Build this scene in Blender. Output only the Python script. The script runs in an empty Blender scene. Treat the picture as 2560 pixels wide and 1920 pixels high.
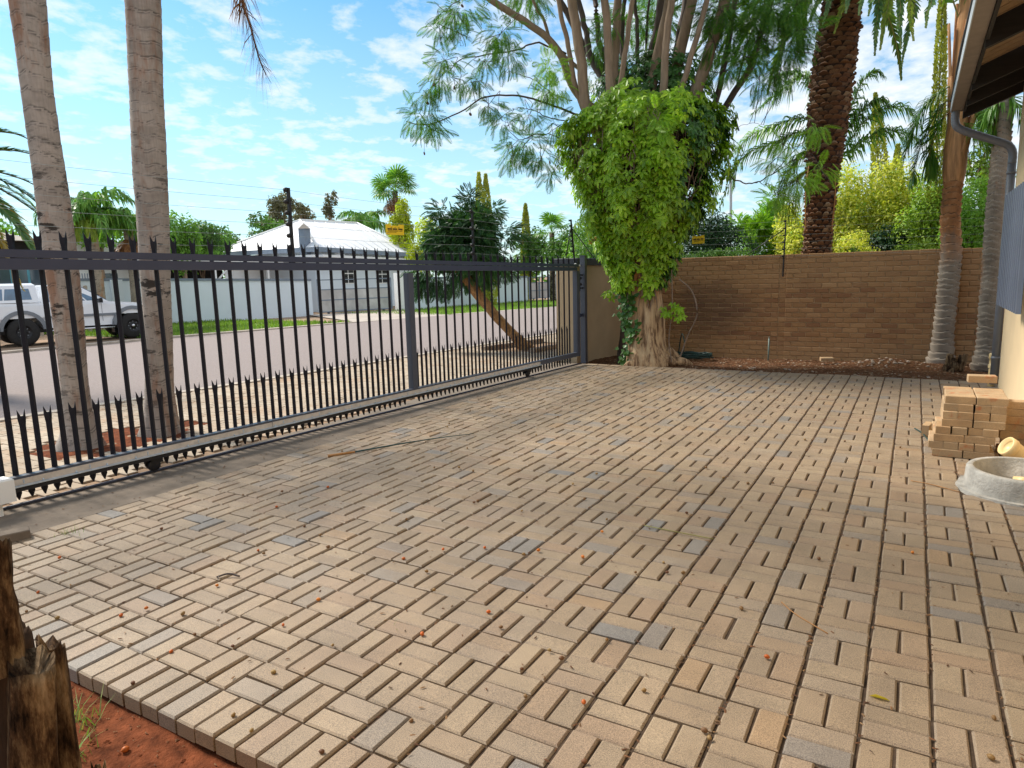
import bpy, math, random
import numpy as np
from mathutils import Vector, Matrix, noise as mnoise

random.seed(11)
rng = np.random.default_rng(11)
scene = bpy.context.scene
COL = scene.collection
PI = math.pi

# ---------------------------------------------------------------- camera
CAM = np.array([-0.1326, -3.0697, 1.4882])
YAW, PITCH, ROLL = math.radians(-30.341), math.radians(9.052), math.radians(-1.497)
_fw = np.array([math.sin(YAW) * math.cos(PITCH), math.cos(YAW) * math.cos(PITCH), -math.sin(PITCH)])
_ri = np.array([math.cos(YAW), -math.sin(YAW), 0.0])
_up = np.cross(_ri, _fw)
_r2 = _ri * math.cos(ROLL) + _up * math.sin(ROLL)
_u2 = _up * math.cos(ROLL) - _ri * math.sin(ROLL)
cam_data = bpy.data.cameras.new("camera")
cam_data.sensor_width = 36.0
cam_data.lens = 24.162
cam_data.clip_start = 0.05
cam_data.clip_end = 2000
cam = bpy.data.objects.new("camera", cam_data)
M = Matrix.Identity(4)
for i in range(3):
    M[i][0], M[i][1], M[i][2], M[i][3] = _r2[i], _u2[i], -_fw[i], CAM[i]
cam.matrix_world = M
COL.objects.link(cam)
scene.camera = cam
F = 24.162 / 36.0


def seen(p):
    """how far along the lens axis a point lies, and whether it is inside the picture"""
    d = np.asarray(p, float) - CAM
    z = d @ _fw
    if z <= 0.1:
        return z, False
    x, y = F * (d @ _r2) / z, F * (d @ _u2) / z
    return z, abs(x) < 0.515 and abs(y) < 0.39


# ---------------------------------------------------------------- world and sun
SUN_AZ, SUN_EL = math.atan2(-0.95, 0.04), math.radians(44)
world = bpy.data.worlds.new("World")
scene.world = world
world.use_nodes = True
wt = world.node_tree
wt.nodes.clear()


def N(tree, kind, **kw):
    n = tree.nodes.new(kind)
    for k, v in kw.items():
        if k == "op":
            n.operation = v
        elif k.startswith("_"):
            setattr(n, k[1:], v)
        else:
            key = int(k[1:]) if k[0] == "i" and k[1:].isdigit() else k.replace("__", " ")
            n.inputs[key].default_value = v
    return n


def L(tree, a, ao, b, bi):
    tree.links.new(a.outputs[ao], b.inputs[bi])


def ramp(tree, stops, interp="LINEAR"):
    r = tree.nodes.new("ShaderNodeValToRGB")
    cr = r.color_ramp
    cr.interpolation = interp
    while len(cr.elements) < len(stops):
        cr.elements.new(0.5)
    for e, (p, c) in zip(cr.elements, stops):
        e.position = p
        e.color = (c, c, c, 1) if isinstance(c, (int, float)) else (*c, 1)
    return r


sky = N(wt, "ShaderNodeTexSky", _sky_type="NISHITA", _sun_disc=False, _sun_elevation=SUN_EL, _sun_rotation=SUN_AZ,
        _air_density=1.0, _dust_density=0.6, _ozone_density=1.3)
geo = N(wt, "ShaderNodeTexCoord")
sep = N(wt, "ShaderNodeSeparateXYZ")
L(wt, geo, "Generated", sep, 0)
zc = N(wt, "ShaderNodeMath", op="MAXIMUM", i1=0.0)
L(wt, sep, "Z", zc, 0)
za = N(wt, "ShaderNodeMath", op="ADD", i1=0.16)
L(wt, zc, 0, za, 0)
dx = N(wt, "ShaderNodeMath", op="DIVIDE"); L(wt, sep, "X", dx, 0); L(wt, za, 0, dx, 1)
dy = N(wt, "ShaderNodeMath", op="DIVIDE"); L(wt, sep, "Y", dy, 0); L(wt, za, 0, dy, 1)
cmb = N(wt, "ShaderNodeCombineXYZ"); L(wt, dx, 0, cmb, 0); L(wt, dy, 0, cmb, 1)
mp = N(wt, "ShaderNodeMapping"); L(wt, cmb, 0, mp, 0)
mp.inputs["Scale"].default_value = (1.1, 0.95, 1.0)
mp.inputs["Rotation"].default_value = (0, 0, 0.5)
mp.inputs["Location"].default_value = (3.1, 1.3, 0.0)
n1 = N(wt, "ShaderNodeTexNoise", Scale=6.2, Detail=8.0, Roughness=0.60, Distortion=0.1); L(wt, mp, 0, n1, "Vector")
n2 = N(wt, "ShaderNodeTexNoise", Scale=0.9, Detail=3.0, Roughness=0.5); L(wt, mp, 0, n2, "Vector")
# cover grows toward the east side of the sky (the right of the view), as in the photograph
ew = N(wt, "ShaderNodeMath", op="MULTIPLY_ADD", i1=0.13, i2=0.06); L(wt, sep, "X", ew, 0)
s1 = N(wt, "ShaderNodeMath", op="MULTIPLY_ADD", i1=0.42); L(wt, n2, 0, s1, 0); L(wt, ew, 0, s1, 2)
s2 = N(wt, "ShaderNodeMath", op="ADD"); L(wt, n1, 0, s2, 0); L(wt, s1, 0, s2, 1)
cr = ramp(wt, [(0.61, 0.0), (0.74, 0.55), (0.93, 1.0)]); L(wt, s2, 0, cr, 0)
# thin milky veil low down
hz = N(wt, "ShaderNodeMapRange"); L(wt, sep, "Z", hz, "Value")
hz.inputs["From Min"].default_value = 0.0; hz.inputs["From Max"].default_value = 0.36
hz.inputs["To Min"].default_value = 0.50; hz.inputs["To Max"].default_value = 0.0
mx = N(wt, "ShaderNodeMath", op="MAXIMUM"); L(wt, cr, 0, mx, 0); L(wt, hz, 0, mx, 1)
tint = N(wt, "ShaderNodeMix", _data_type="RGBA", _blend_type="MULTIPLY"); tint.inputs[0].default_value = 1.0
L(wt, sky, 0, tint, 6); tint.inputs[7].default_value = (0.60, 1.06, 1.20, 1)
mixc = N(wt, "ShaderNodeMix", _data_type="RGBA"); L(wt, mx, 0, mixc, 0); L(wt, tint, 2, mixc, 6)
mixc.inputs[7].default_value = (6.9, 7.2, 7.5, 1)
bg = N(wt, "ShaderNodeBackground", Strength=0.05); L(wt, mixc, 2, bg, 0)
wo = N(wt, "ShaderNodeOutputWorld"); L(wt, bg, 0, wo, 0)

sun_data = bpy.data.lights.new("sun", "SUN")
sun_data.energy = 2.0
sun_data.angle = math.radians(14)
sun_data.color = (1.0, 0.93, 0.82)
sun = bpy.data.objects.new("sun", sun_data)
sd = Vector((math.sin(SUN_AZ) * math.cos(SUN_EL), math.cos(SUN_AZ) * math.cos(SUN_EL), math.sin(SUN_EL)))
sun.rotation_euler = sd.to_track_quat("Z", "Y").to_euler()
COL.objects.link(sun)
vs = scene.view_settings
vs.view_transform = "Standard"
vs.look = "None"
vs.exposure = 1.58
vs.gamma = 1.0
vs.use_curve_mapping = False
scene.cycles.max_bounces = 6
scene.cycles.transparent_max_bounces = 8
scene.cycles.use_denoising = True

# ---------------------------------------------------------------- materials


def new_mat(name):
    m = bpy.data.materials.new(name)
    m.use_nodes = True
    t = m.node_tree
    t.nodes.clear()
    out = t.nodes.new("ShaderNodeOutputMaterial")
    b = t.nodes.new("ShaderNodeBsdfPrincipled")
    L(t, b, 0, out, 0)
    return m, t, b, out


def spec(b, v):
    b.inputs["Specular IOR Level"].default_value = v


def pos_noise(t, scale, detail=4.0, rough=0.55, stretch=(1, 1, 1), world_space=True):
    if world_space:
        g = t.nodes.new("ShaderNodeNewGeometry"); o = g.outputs["Position"]
    else:
        g = t.nodes.new("ShaderNodeTexCoord"); o = g.outputs["Object"]
    mpn = t.nodes.new("ShaderNodeMapping")
    mpn.inputs["Scale"].default_value = stretch
    t.links.new(o, mpn.inputs[0])
    n = N(t, "ShaderNodeTexNoise", Scale=scale, Detail=detail, Roughness=rough)
    L(t, mpn, 0, n, "Vector")
    return n


def mixc_(t, fac, a, b, blend="MIX"):
    m = N(t, "ShaderNodeMix", _data_type="RGBA", _blend_type=blend)
    for idx, v in ((0, fac), (6, a), (7, b)):
        if isinstance(v, tuple) and len(v) == 2 and hasattr(v[0], "outputs"):
            t.links.new(v[0].outputs[v[1]], m.inputs[idx])
        elif isinstance(v, (int, float)):
            m.inputs[idx].default_value = v
        else:
            m.inputs[idx].default_value = (*v, 1)
    return m


def bump(t, b, src, so, strength, dist=0.01):
    bp = N(t, "ShaderNodeBump", Strength=strength, Distance=dist)
    L(t, src, so, bp, "Height")
    L(t, bp, 0, b, "Normal")
    return bp


def simple(name, col, rough=0.6, metal=0.0, var=0.12, scale=6.0, sp=0.4, bmp=0.0, bscale=60.0, stretch=(1, 1, 1), detail=5.0):
    m, t, b, o = new_mat(name)
    n = pos_noise(t, scale, detail, 0.6, stretch)
    r = ramp(t, [(0.3, tuple(c * (1 - var) for c in col)), (0.7, tuple(min(1, c * (1 + var)) for c in col))])
    L(t, n, 0, r, 0)
    L(t, r, 0, b, "Base Color")
    b.inputs["Roughness"].default_value = rough
    b.inputs["Metallic"].default_value = metal
    spec(b, sp)
    if bmp:
        n2_ = pos_noise(t, bscale, 4.0, 0.6, stretch)
        bump(t, b, n2_, 0, bmp)
    return m


def rand_value(t):
    """one number per piece: object random for single pieces, island random inside joined ones"""
    oi = t.nodes.new("ShaderNodeObjectInfo")
    g = t.nodes.new("ShaderNodeNewGeometry")
    a = N(t, "ShaderNodeMath", op="ADD"); L(t, oi, "Random", a, 0); L(t, g, "Random Per Island", a, 1)
    f = N(t, "ShaderNodeMath", op="FRACT"); L(t, a, 0, f, 0)
    return f


def pieces_mat(name, stops, grain=0.25, gscale=420.0, blotch=0.18, bscale=9.0, rough=0.85, bmp=0.25, dirt=None, sp=0.25):
    m, t, b, o = new_mat(name)
    f = rand_value(t)
    r = ramp(t, stops); L(t, f, 0, r, 0)
    n = pos_noise(t, gscale, 2.0, 0.7)
    gr = ramp(t, [(0.32, 1 - grain), (0.55, 1.0), (0.72, 1 + grain * 0.7)]); L(t, n, 0, gr, 0)
    c1 = mixc_(t, 1.0, (r, 0), (gr, 0), "MULTIPLY")
    n2_ = pos_noise(t, bscale, 5.0, 0.65)
    br = ramp(t, [(0.3, 1 - blotch), (0.7, 1 + blotch)]); L(t, n2_, 0, br, 0)
    c2 = mixc_(t, 1.0, (c1, 2), (br, 0), "MULTIPLY")
    last = (c2, 2)
    if dirt:
        n3 = pos_noise(t, dirt[1], 6.0, 0.7)
        dr = ramp(t, [(dirt[2], 0.0), (dirt[3], dirt[4])]); L(t, n3, 0, dr, 0)
        c3 = mixc_(t, (dr, 0), last, dirt[0])
        last = (c3, 2)
    t.links.new(last[0].outputs[last[1]], b.inputs["Base Color"])
    b.inputs["Roughness"].default_value = rough
    spec(b, sp)
    bump(t, b, n, 0, bmp, 0.004)
    return m


def leaf_mat(name, stops, transl=0.35, rough=0.5, sp=0.35, patch=0.25, pscale=1.2):
    m, t, b, o = new_mat(name)
    f = rand_value(t)
    r = ramp(t, stops); L(t, f, 0, r, 0)
    n = pos_noise(t, pscale, 3.0, 0.6)
    pr = ramp(t, [(0.35, 1 - patch), (0.65, 1 + patch)]); L(t, n, 0, pr, 0)
    c = mixc_(t, 1.0, (r, 0), (pr, 0), "MULTIPLY")
    L(t, c, 2, b, "Base Color")
    b.inputs["Roughness"].default_value = rough
    spec(b, sp)
    tr = t.nodes.new("ShaderNodeBsdfTranslucent")
    c2 = mixc_(t, 1.0, (c, 2), (1.25, 1.3, 0.55), "MULTIPLY")
    L(t, c2, 2, tr, 0)
    mxs = N(t, "ShaderNodeMixShader", Fac=transl)
    L(t, b, 0, mxs, 1); L(t, tr, 0, mxs, 2); L(t, mxs, 0, o, 0)
    return m


def trunk_mat(name, col, dark, ringdark=0.75, patch=0.5, warm=None, patchz=None, fib=0.25):
    """palm bark: a dark line at each leaf scar (per-vertex 'ring'), blotches of black lichen, fine vertical fibre"""
    m, t, b, o = new_mat(name)
    n = pos_noise(t, 3.2, 6.0, 0.65, (1, 1, 1.6))
    r = ramp(t, [(0.3, tuple(c * 0.74 for c in col)), (0.5, col), (0.72, tuple(min(1, c * 1.22) for c in col))]); L(t, n, 0, r, 0)
    last = (r, 0)
    if warm:
        nw = pos_noise(t, 2.1, 5.0, 0.7, (1.5, 1.5, 0.35))
        wr = ramp(t, [(0.53, 0.0), (0.64, 0.75)]); L(t, nw, 0, wr, 0)
        last = (mixc_(t, (wr, 0), last, warm), 2)
    nf = pos_noise(t, 70.0, 3.0, 0.6, (1, 1, 0.12))
    fr = ramp(t, [(0.3, 1 - fib), (0.7, 1 + fib)]); L(t, nf, 0, fr, 0)
    last = (mixc_(t, 1.0, last, (fr, 0), "MULTIPLY"), 2)
    np_ = pos_noise(t, 3.0, 8.0, 0.66, (1.0, 1.0, 2.6))
    pr = ramp(t, [(0.56, 0.0), (0.60, patch)]); L(t, np_, 0, pr, 0)
    pf = (pr, 0)
    if patchz:
        g = t.nodes.new("ShaderNodeNewGeometry")
        sx = t.nodes.new("ShaderNodeSeparateXYZ"); L(t, g, "Position", sx, 0)
        zr = ramp(t, patchz)
        dv = N(t, "ShaderNodeMath", op="DIVIDE", i1=5.0); L(t, sx, "Z", dv, 0); L(t, dv, 0, zr, 0)
        pm = N(t, "ShaderNodeMath", op="MULTIPLY"); L(t, pr, 0, pm, 0); L(t, zr, 0, pm, 1)
        pf = (pm, 0)
    last = (mixc_(t, pf, last, dark), 2)
    at = t.nodes.new("ShaderNodeAttribute"); at.attribute_name = "ring"
    rr = ramp(t, [(0.0, ringdark), (0.10, ringdark * 0.8), (0.19, 0.0), (0.82, 0.0), (0.96, ringdark * 0.9)]); L(t, at, "Fac", rr, 0)
    nb = pos_noise(t, 9.0, 3.0, 0.6)
    nbr = ramp(t, [(0.32, 0.25), (0.56, 1.0)]); L(t, nb, 0, nbr, 0)
    rm = N(t, "ShaderNodeMath", op="MULTIPLY"); L(t, rr, 0, rm, 0); L(t, nbr, 0, rm, 1)
    last = (mixc_(t, (rm, 0), last, dark), 2)
    t.links.new(last[0].outputs[last[1]], b.inputs["Base Color"])
    b.inputs["Roughness"].default_value = 0.9
    spec(b, 0.15)
    bump(t, b, nf, 0, 0.15, 0.004)
    return m


MT = {}
MT["paver"] = pieces_mat("paver_concrete", [
    (0.0, (0.295, 0.207, 0.128)), (0.18, (0.325, 0.23, 0.142)), (0.36, (0.275, 0.197, 0.125)), (0.52, (0.335, 0.243, 0.152)),
    (0.68, (0.30, 0.20, 0.122)), (0.82, (0.305, 0.225, 0.15)), (0.90, (0.26, 0.206, 0.155)), (0.935, (0.215, 0.19, 0.165)), (0.965, (0.335, 0.216, 0.118)),
    (1.0, (0.32, 0.24, 0.16))],
    grain=0.55, gscale=300, blotch=0.17, bscale=3.0, rough=0.58, sp=0.55, dirt=((0.20, 0.135, 0.08), 5.0, 0.56, 0.80, 0.45))
MT["paver_pale"] = pieces_mat("pale_paver_concrete", [(0.0, (0.42, 0.33, 0.24)), (0.5, (0.47, 0.38, 0.285)), (1.0, (0.39, 0.29, 0.20))],
                              grain=0.15, gscale=300, blotch=0.15, bscale=1.2, dirt=((0.42, 0.22, 0.11), 1.6, 0.52, 0.72, 0.55))
MT["stack_paver"] = pieces_mat("stacked_paver_concrete", [(0.0, (0.47, 0.32, 0.185)), (0.3, (0.40, 0.28, 0.165)), (0.6, (0.50, 0.345, 0.20)), (1.0, (0.43, 0.27, 0.14))],
                               grain=0.3, gscale=300, blotch=0.15, bscale=6, dirt=((0.42, 0.13, 0.045), 7.0, 0.57, 0.68, 0.8))
MT["joint"] = simple("joint_sand", (0.07, 0.043, 0.025), 0.95, var=0.45, scale=25, bmp=0.6, bscale=160)
MT["joint_pale"] = simple("joint_sand_pale", (0.27, 0.17, 0.10), 0.95, var=0.3, scale=8)
MT["soil"] = simple("red_soil", (0.155, 0.046, 0.019), 0.98, var=0.5, scale=16, sp=0.1, bmp=0.9, bscale=70)
MT["mulch"] = simple("dark_bed_soil", (0.115, 0.055, 0.026), 0.98, var=0.55, scale=26, sp=0.1, bmp=1.0, bscale=80)
MT["ground"] = simple("dry_ground", (0.27, 0.17, 0.10), 0.98, var=0.3, scale=0.7)
MT["verge"] = simple("verge_earth", (0.30, 0.20, 0.13), 0.98, var=0.3, scale=1.2, bmp=0.4, bscale=30)
MT["asphalt"] = simple("old_asphalt", (0.27, 0.222, 0.207), 0.92, var=0.16, scale=30, sp=0.2, bmp=0.5, bscale=150, detail=8)
MT["concrete"] = simple("stained_concrete", (0.185, 0.145, 0.110), 0.95, var=0.32, scale=4.5, bmp=0.4, bscale=60, detail=8)
MT["concrete_pale"] = simple("pale_concrete", (0.36, 0.335, 0.295), 0.95, var=0.32, scale=9, bmp=0.6, bscale=60, detail=8)
MT["drive_pale"] = simple("drive_concrete", (0.42, 0.36, 0.31), 0.95, var=0.15, scale=1.5)
MT["kerb"] = simple("kerb_concrete", (0.46, 0.39, 0.32), 0.95, var=0.2, scale=6)
MT["steel"] = simple("charcoal_paint", (0.033, 0.041, 0.078), 0.42, var=0.08, scale=5, sp=0.5)
MT["pale_paint"] = simple("dark_navy_paint", (0.007, 0.008, 0.016), 0.5, var=0.05, sp=0.25)
MT["steel_post"] = simple("grey_steel_paint", (0.060, 0.069, 0.095), 0.42, var=0.08, scale=5, sp=0.5)
MT["black"] = simple("black_plastic", (0.012, 0.012, 0.016), 0.45, var=0.2, scale=8)
MT["galv"] = simple("galvanised_steel", (0.50, 0.56, 0.62), 0.5, metal=0.25, var=0.2, scale=30)
MT["rackface"] = simple("rack_face", (0.56, 0.49, 0.42), 0.5, var=0.15, scale=16)
MT["wire"] = simple("fence_wire", (0.30, 0.34, 0.34), 0.5, metal=0.4, var=0.05)
MT["yellow"] = simple("yellow_sign_plastic", (0.80, 0.55, 0.015), 0.5, var=0.06, scale=20)
MT["ink"] = simple("sign_ink", (0.05, 0.025, 0.01), 0.6, var=0.05)
MT["mortar"] = simple("wall_mortar", (0.56, 0.40, 0.235), 0.95, var=0.15, scale=8, bmp=0.3, bscale=90)
MT["cream"] = simple("cream_plaster", (0.74, 0.56, 0.34), 0.9, var=0.05, scale=3, bmp=0.15, bscale=110)
MT["beige"] = simple("beige_plaster", (0.50, 0.37, 0.23), 0.9, var=0.10, scale=1.8, bmp=0.2, bscale=90)
MT["coping"] = simple("dark_coping_paint", (0.045, 0.050, 0.060), 0.6, var=0.1, scale=5)
MT["bluewall"] = simple("pale_blue_plaster", (0.70, 0.77, 0.84), 0.9, var=0.04, scale=0.8, bmp=0.1, bscale=30, detail=8)
MT["slate"] = simple("slate_blue_coping", (0.19, 0.23, 0.29), 0.7, var=0.1, scale=3)
MT["white"] = simple("white_paint", (0.80, 0.80, 0.79), 0.7, var=0.03, scale=2)
MT["whiteroof"] = simple("white_roof_sheet", (0.80, 0.80, 0.82), 0.55, var=0.05, scale=1.2, stretch=(3, 0.4, 0.4))
MT["brownroof"] = simple("taupe_roof_sheet", (0.36, 0.31, 0.26), 0.7, var=0.08, scale=2)
MT["sheet"] = simple("galvanised_sheet", (0.46, 0.45, 0.46), 0.35, metal=0.75, var=0.25, scale=1.1)
MT["darkvoid"] = simple("dark_interior", (0.018, 0.017, 0.016), 0.9, var=0.2)
MT["louvre"] = simple("dark_louvre", (0.045, 0.05, 0.06), 0.5, var=0.2)
MT["teal"] = simple("teal_frame_paint", (0.10, 0.33, 0.42), 0.6, var=0.1)
MT["glass"] = simple("window_glass", (0.06, 0.09, 0.12), 0.08, var=0.15, scale=2, sp=0.9)
MT["carglass"] = simple("car_glass", (0.07, 0.15, 0.25), 0.06, var=0.3, scale=3, sp=1.0)  # blue base colour paints in the sky's reflection
MT["carpaint"] = simple("white_car_paint", (0.80, 0.83, 0.88), 0.22, var=0.02, sp=0.6)
MT["cartrim"] = simple("grey_car_trim", (0.19, 0.21, 0.24), 0.5, var=0.05)
MT["tyre"] = simple("tyre_rubber", (0.022, 0.021, 0.021), 0.85, var=0.2, scale=12)
MT["rim"] = simple("dark_wheel_rim", (0.03, 0.03, 0.033), 0.35, metal=0.5, var=0.1)
MT["chrome"] = simple("bright_metal", (0.7, 0.7, 0.72), 0.25, metal=0.9, var=0.02)
MT["beigewall"] = simple("sandy_face_brick", (0.38, 0.28, 0.17), 0.9, var=0.15, scale=12)
MT["weathered"] = simple("weathered_palisade", (0.36, 0.30, 0.24), 0.9, var=0.15, scale=8)
MT["gutter"] = simple("grey_gutter_paint", (0.125, 0.128, 0.14), 0.45, var=0.06, scale=5)
MT["gutter_pale"] = simple("pale_gutter_edge", (0.42, 0.46, 0.50), 0.45, var=0.06, scale=5)
MT["soffit"] = simple("taupe_fascia_board", (0.215, 0.185, 0.165), 0.8, var=0.10, scale=9)
MT["darktimber"] = simple("dark_rafter_timber", (0.020, 0.018, 0.018), 0.8, var=0.3, scale=12, stretch=(0.3, 3, 3))
MT["tantimber"] = simple("tan_ceiling_board", (0.30, 0.20, 0.115), 0.8, var=0.25, scale=14, stretch=(0.2, 4, 4))
MT["pipe"] = simple("grey_pipe_paint", (0.15, 0.16, 0.185), 0.4, var=0.05, sp=0.5)
MT["pvc"] = simple("cream_pvc", (0.72, 0.52, 0.25), 0.4, var=0.05, scale=6)
MT["awning"] = simple("slate_corrugated_sheet", (0.085, 0.10, 0.135), 0.5, var=0.08, scale=6)
MT["orange"] = simple("orange_plastic", (0.75, 0.10, 0.02), 0.5, var=0.1)
MT["hose"] = simple("green_hose", (0.02, 0.055, 0.05), 0.35, var=0.2, scale=20)
MT["greenpeg"] = simple("weathered_green_steel", (0.16, 0.22, 0.20), 0.6, var=0.2, scale=30)
MT["stone"] = pieces_mat("grey_stone", [(0.0, (0.33, 0.26, 0.20)), (0.5, (0.42, 0.33, 0.26)), (1.0, (0.28, 0.20, 0.15))], gscale=120)
MT["litter"] = pieces_mat("dry_litter", [(0.0, (0.08, 0.035, 0.018)), (0.35, (0.16, 0.07, 0.03)), (0.7, (0.26, 0.15, 0.07)), (1.0, (0.05, 0.025, 0.018))], grain=0.1)
MT["chips"] = pieces_mat("bark_chips", [(0.0, (0.13, 0.055, 0.025)), (0.4, (0.20, 0.085, 0.038)), (0.75, (0.09, 0.04, 0.02)), (0.92, (0.33, 0.22, 0.13)), (1.0, (0.40, 0.32, 0.24))], grain=0.15)
MT["fruit"] = pieces_mat("palm_fruit_skin", [(0.0, (0.55, 0.12, 0.02)), (0.5, (0.42, 0.10, 0.02)), (1.0, (0.62, 0.20, 0.03))], grain=0.1, rough=0.4)
MT["fruitdry"] = pieces_mat("dry_fruit_skin", [(0.0, (0.26, 0.15, 0.05)), (0.5, (0.14, 0.06, 0.03)), (1.0, (0.34, 0.22, 0.08))], grain=0.2, rough=0.5)
MT["bird"] = simple("dark_feathers", (0.025, 0.022, 0.03), 0.7, var=0.3, scale=40)
MT["pod"] = simple("brown_pod", (0.12, 0.06, 0.035), 0.7, var=0.3, scale=30)

MT["palm_bark"] = trunk_mat("grey_palm_bark", (0.335, 0.287, 0.25), (0.030, 0.025, 0.022), 0.7, 0.93, warm=(0.25, 0.12, 0.065), fib=0.10,
                            patchz=[(0.0, 0.4), (0.14, 0.7), (0.26, 1.0), (0.44, 1.0), (0.54, 0.35), (0.64, 0.12), (0.85, 0.3), (1.0, 0.6)])
MT["palm_bark_grey"] = trunk_mat("banded_palm_bark", (0.32, 0.265, 0.21), (0.05, 0.037, 0.03), 1.0, 0.22, warm=(0.36, 0.165, 0.075), fib=0.10)
# rust brown above, grey below
_m, _t, _b, _o = new_mat("rusty_banded_bark")
_n = pos_noise(_t, 4.0, 6.0, 0.65); _r = ramp(_t, [(0.3, (0.25, 0.205, 0.165)), (0.7, (0.37, 0.315, 0.255))]); L(_t, _n, 0, _r, 0)
_nw = pos_noise(_t, 6.0, 5.0, 0.65, (1, 1, 0.6)); _rw = ramp(_t, [(0.3, (0.20, 0.10, 0.05)), (0.5, (0.36, 0.17, 0.075)), (0.72, (0.46, 0.26, 0.14))]); L(_t, _nw, 0, _rw, 0)
_g = _t.nodes.new("ShaderNodeNewGeometry"); _s = _t.nodes.new("ShaderNodeSeparateXYZ"); L(_t, _g, "Position", _s, 0)
_ma = N(_t, "ShaderNodeMath", op="MULTIPLY_ADD", i1=1.1, i2=-0.55); L(_t, _nw, 0, _ma, 0)
_ad = N(_t, "ShaderNodeMath", op="ADD"); L(_t, _s, "Z", _ad, 0); L(_t, _ma, 0, _ad, 1)
_zm = N(_t, "ShaderNodeMapRange"); L(_t, _ad, 0, _zm, 0); _zm.inputs[1].default_value = 1.45; _zm.inputs[2].default_value = 1.95
_c = mixc_(_t, (_zm, 0), (_r, 0), (_rw, 0))
_at = _t.nodes.new("ShaderNodeAttribute"); _at.attribute_name = "ring"
_rr = ramp(_t, [(0.0, 0.9), (0.10, 0.8), (0.2, 0.0), (0.84, 0.0), (0.96, 0.85)]); L(_t, _at, "Fac", _rr, 0)
_nb = pos_noise(_t, 8.0, 3.0, 0.6); _nbr = ramp(_t, [(0.32, 0.45), (0.52, 1.0)]); L(_t, _nb, 0, _nbr, 0)
_rm = N(_t, "ShaderNodeMath", op="MULTIPLY"); L(_t, _rr, 0, _rm, 0); L(_t, _nbr, 0, _rm, 1)
_c2 = mixc_(_t, (_rm, 0), (_c, 2), (0.045, 0.03, 0.022))
L(_t, _c2, 2, _b, "Base Color"); _b.inputs["Roughness"].default_value = 0.9; spec(_b, 0.1)
MT["palm_bark_rust"] = _m
MT["date_bark"] = pieces_mat("date_palm_leaf_base", [(0.0, (0.125, 0.058, 0.030)), (0.4, (0.19, 0.092, 0.045)), (0.7, (0.085, 0.040, 0.022)), (0.93, (0.27, 0.17, 0.10)), (1.0, (0.34, 0.25, 0.17))],
                             grain=0.3, gscale=60, blotch=0.3, bscale=1.4)
MT["date_core"] = simple("date_palm_core", (0.045, 0.022, 0.013), 0.95, var=0.4, scale=20)
MT["crownshaft"] = simple("dry_leaf_base", (0.46, 0.235, 0.10), 0.7, var=0.4, scale=5, stretch=(5, 5, 0.5))
MT["stembark"] = simple("grey_brown_stem_bark", (0.27, 0.19, 0.13), 0.85, var=0.25, scale=9, stretch=(2, 2, 0.4), bmp=0.4, bscale=50)
MT["stemdark"] = simple("dark_stem_bark", (0.10, 0.075, 0.065), 0.85, var=0.25, scale=9, stretch=(2, 2, 0.4))
MT["leanbark"] = simple("tan_rough_bark", (0.30, 0.165, 0.07), 0.95, var=0.6, scale=9, stretch=(4, 4, 0.7), bmp=1.0, bscale=26)
MT["vinestem"] = simple("dry_vine_stem", (0.22, 0.16, 0.12), 0.85, var=0.3, scale=20)
MT["twig"] = simple("dark_twig", (0.075, 0.055, 0.05), 0.85, var=0.2, scale=20)
_m, _t, _b, _o = new_mat("grey_weathered_wood")
_n = pos_noise(_t, 9.0, 8.0, 0.7, (2.2, 2.2, 0.6))
_r = ramp(_t, [(0.38, (0.010, 0.006, 0.004)), (0.48, (0.07, 0.04, 0.022)), (0.57, (0.19, 0.125, 0.07)), (0.72, (0.34, 0.25, 0.16))]); L(_t, _n, 0, _r, 0)
_n2 = pos_noise(_t, 70.0, 4.0, 0.7, (1.5, 1.5, 0.12)); _r2n = ramp(_t, [(0.3, 0.6), (0.7, 1.25)]); L(_t, _n2, 0, _r2n, 0)
_c = mixc_(_t, 1.0, (_r, 0), (_r2n, 0), "MULTIPLY")
L(_t, _c, 2, _b, "Base Color"); _b.inputs["Roughness"].default_value = 0.95; spec(_b, 0.1)
bump(_t, _b, _n2, 0, 0.7, 0.008)
MT["stumpwood"] = _m

_m, _t, _b, _o = new_mat("split_trunk_bark")
_n = pos_noise(_t, 5.5, 8.0, 0.7, (2.4, 2.4, 0.32))
_r = ramp(_t, [(0.30, (0.05, 0.028, 0.017)), (0.43, (0.22, 0.135, 0.08)), (0.52, (0.50, 0.34, 0.20)), (0.72, (0.66, 0.50, 0.31))]); L(_t, _n, 0, _r, 0)
_n2 = pos_noise(_t, 1.5, 3.0, 0.5, (2.0, 2.0, 0.4))
_r2n = ramp(_t, [(0.46, 0.0), (0.60, 0.85)]); L(_t, _n2, 0, _r2n, 0)
_g = _t.nodes.new("ShaderNodeNewGeometry"); _s = _t.nodes.new("ShaderNodeSeparateXYZ"); L(_t, _g, "Position", _s, 0)
_zr = N(_t, "ShaderNodeMapRange"); L(_t, _s, "Z", _zr, 0)
_zr.inputs[1].default_value = 0.9; _zr.inputs[2].default_value = 1.5
_mm = N(_t, "ShaderNodeMath", op="MULTIPLY"); L(_t, _zr, 0, _mm, 0); L(_t, _r2n, 0, _mm, 1)
_c = mixc_(_t, (_mm, 0), (_r, 0), (0.42, 0.17, 0.05))
L(_t, _c, 2, _b, "Base Color"); _b.inputs["Roughness"].default_value = 0.95; spec(_b, 0.1)
bump(_t, _b, _n, 0, 1.0, 0.03)
MT["trunkbark"] = _m
MT["darkbark"] = simple("dark_inner_bark", (0.06, 0.035, 0.022), 0.95, var=0.5, scale=8, stretch=(3, 3, 0.5), bmp=0.8, bscale=20)

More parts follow.
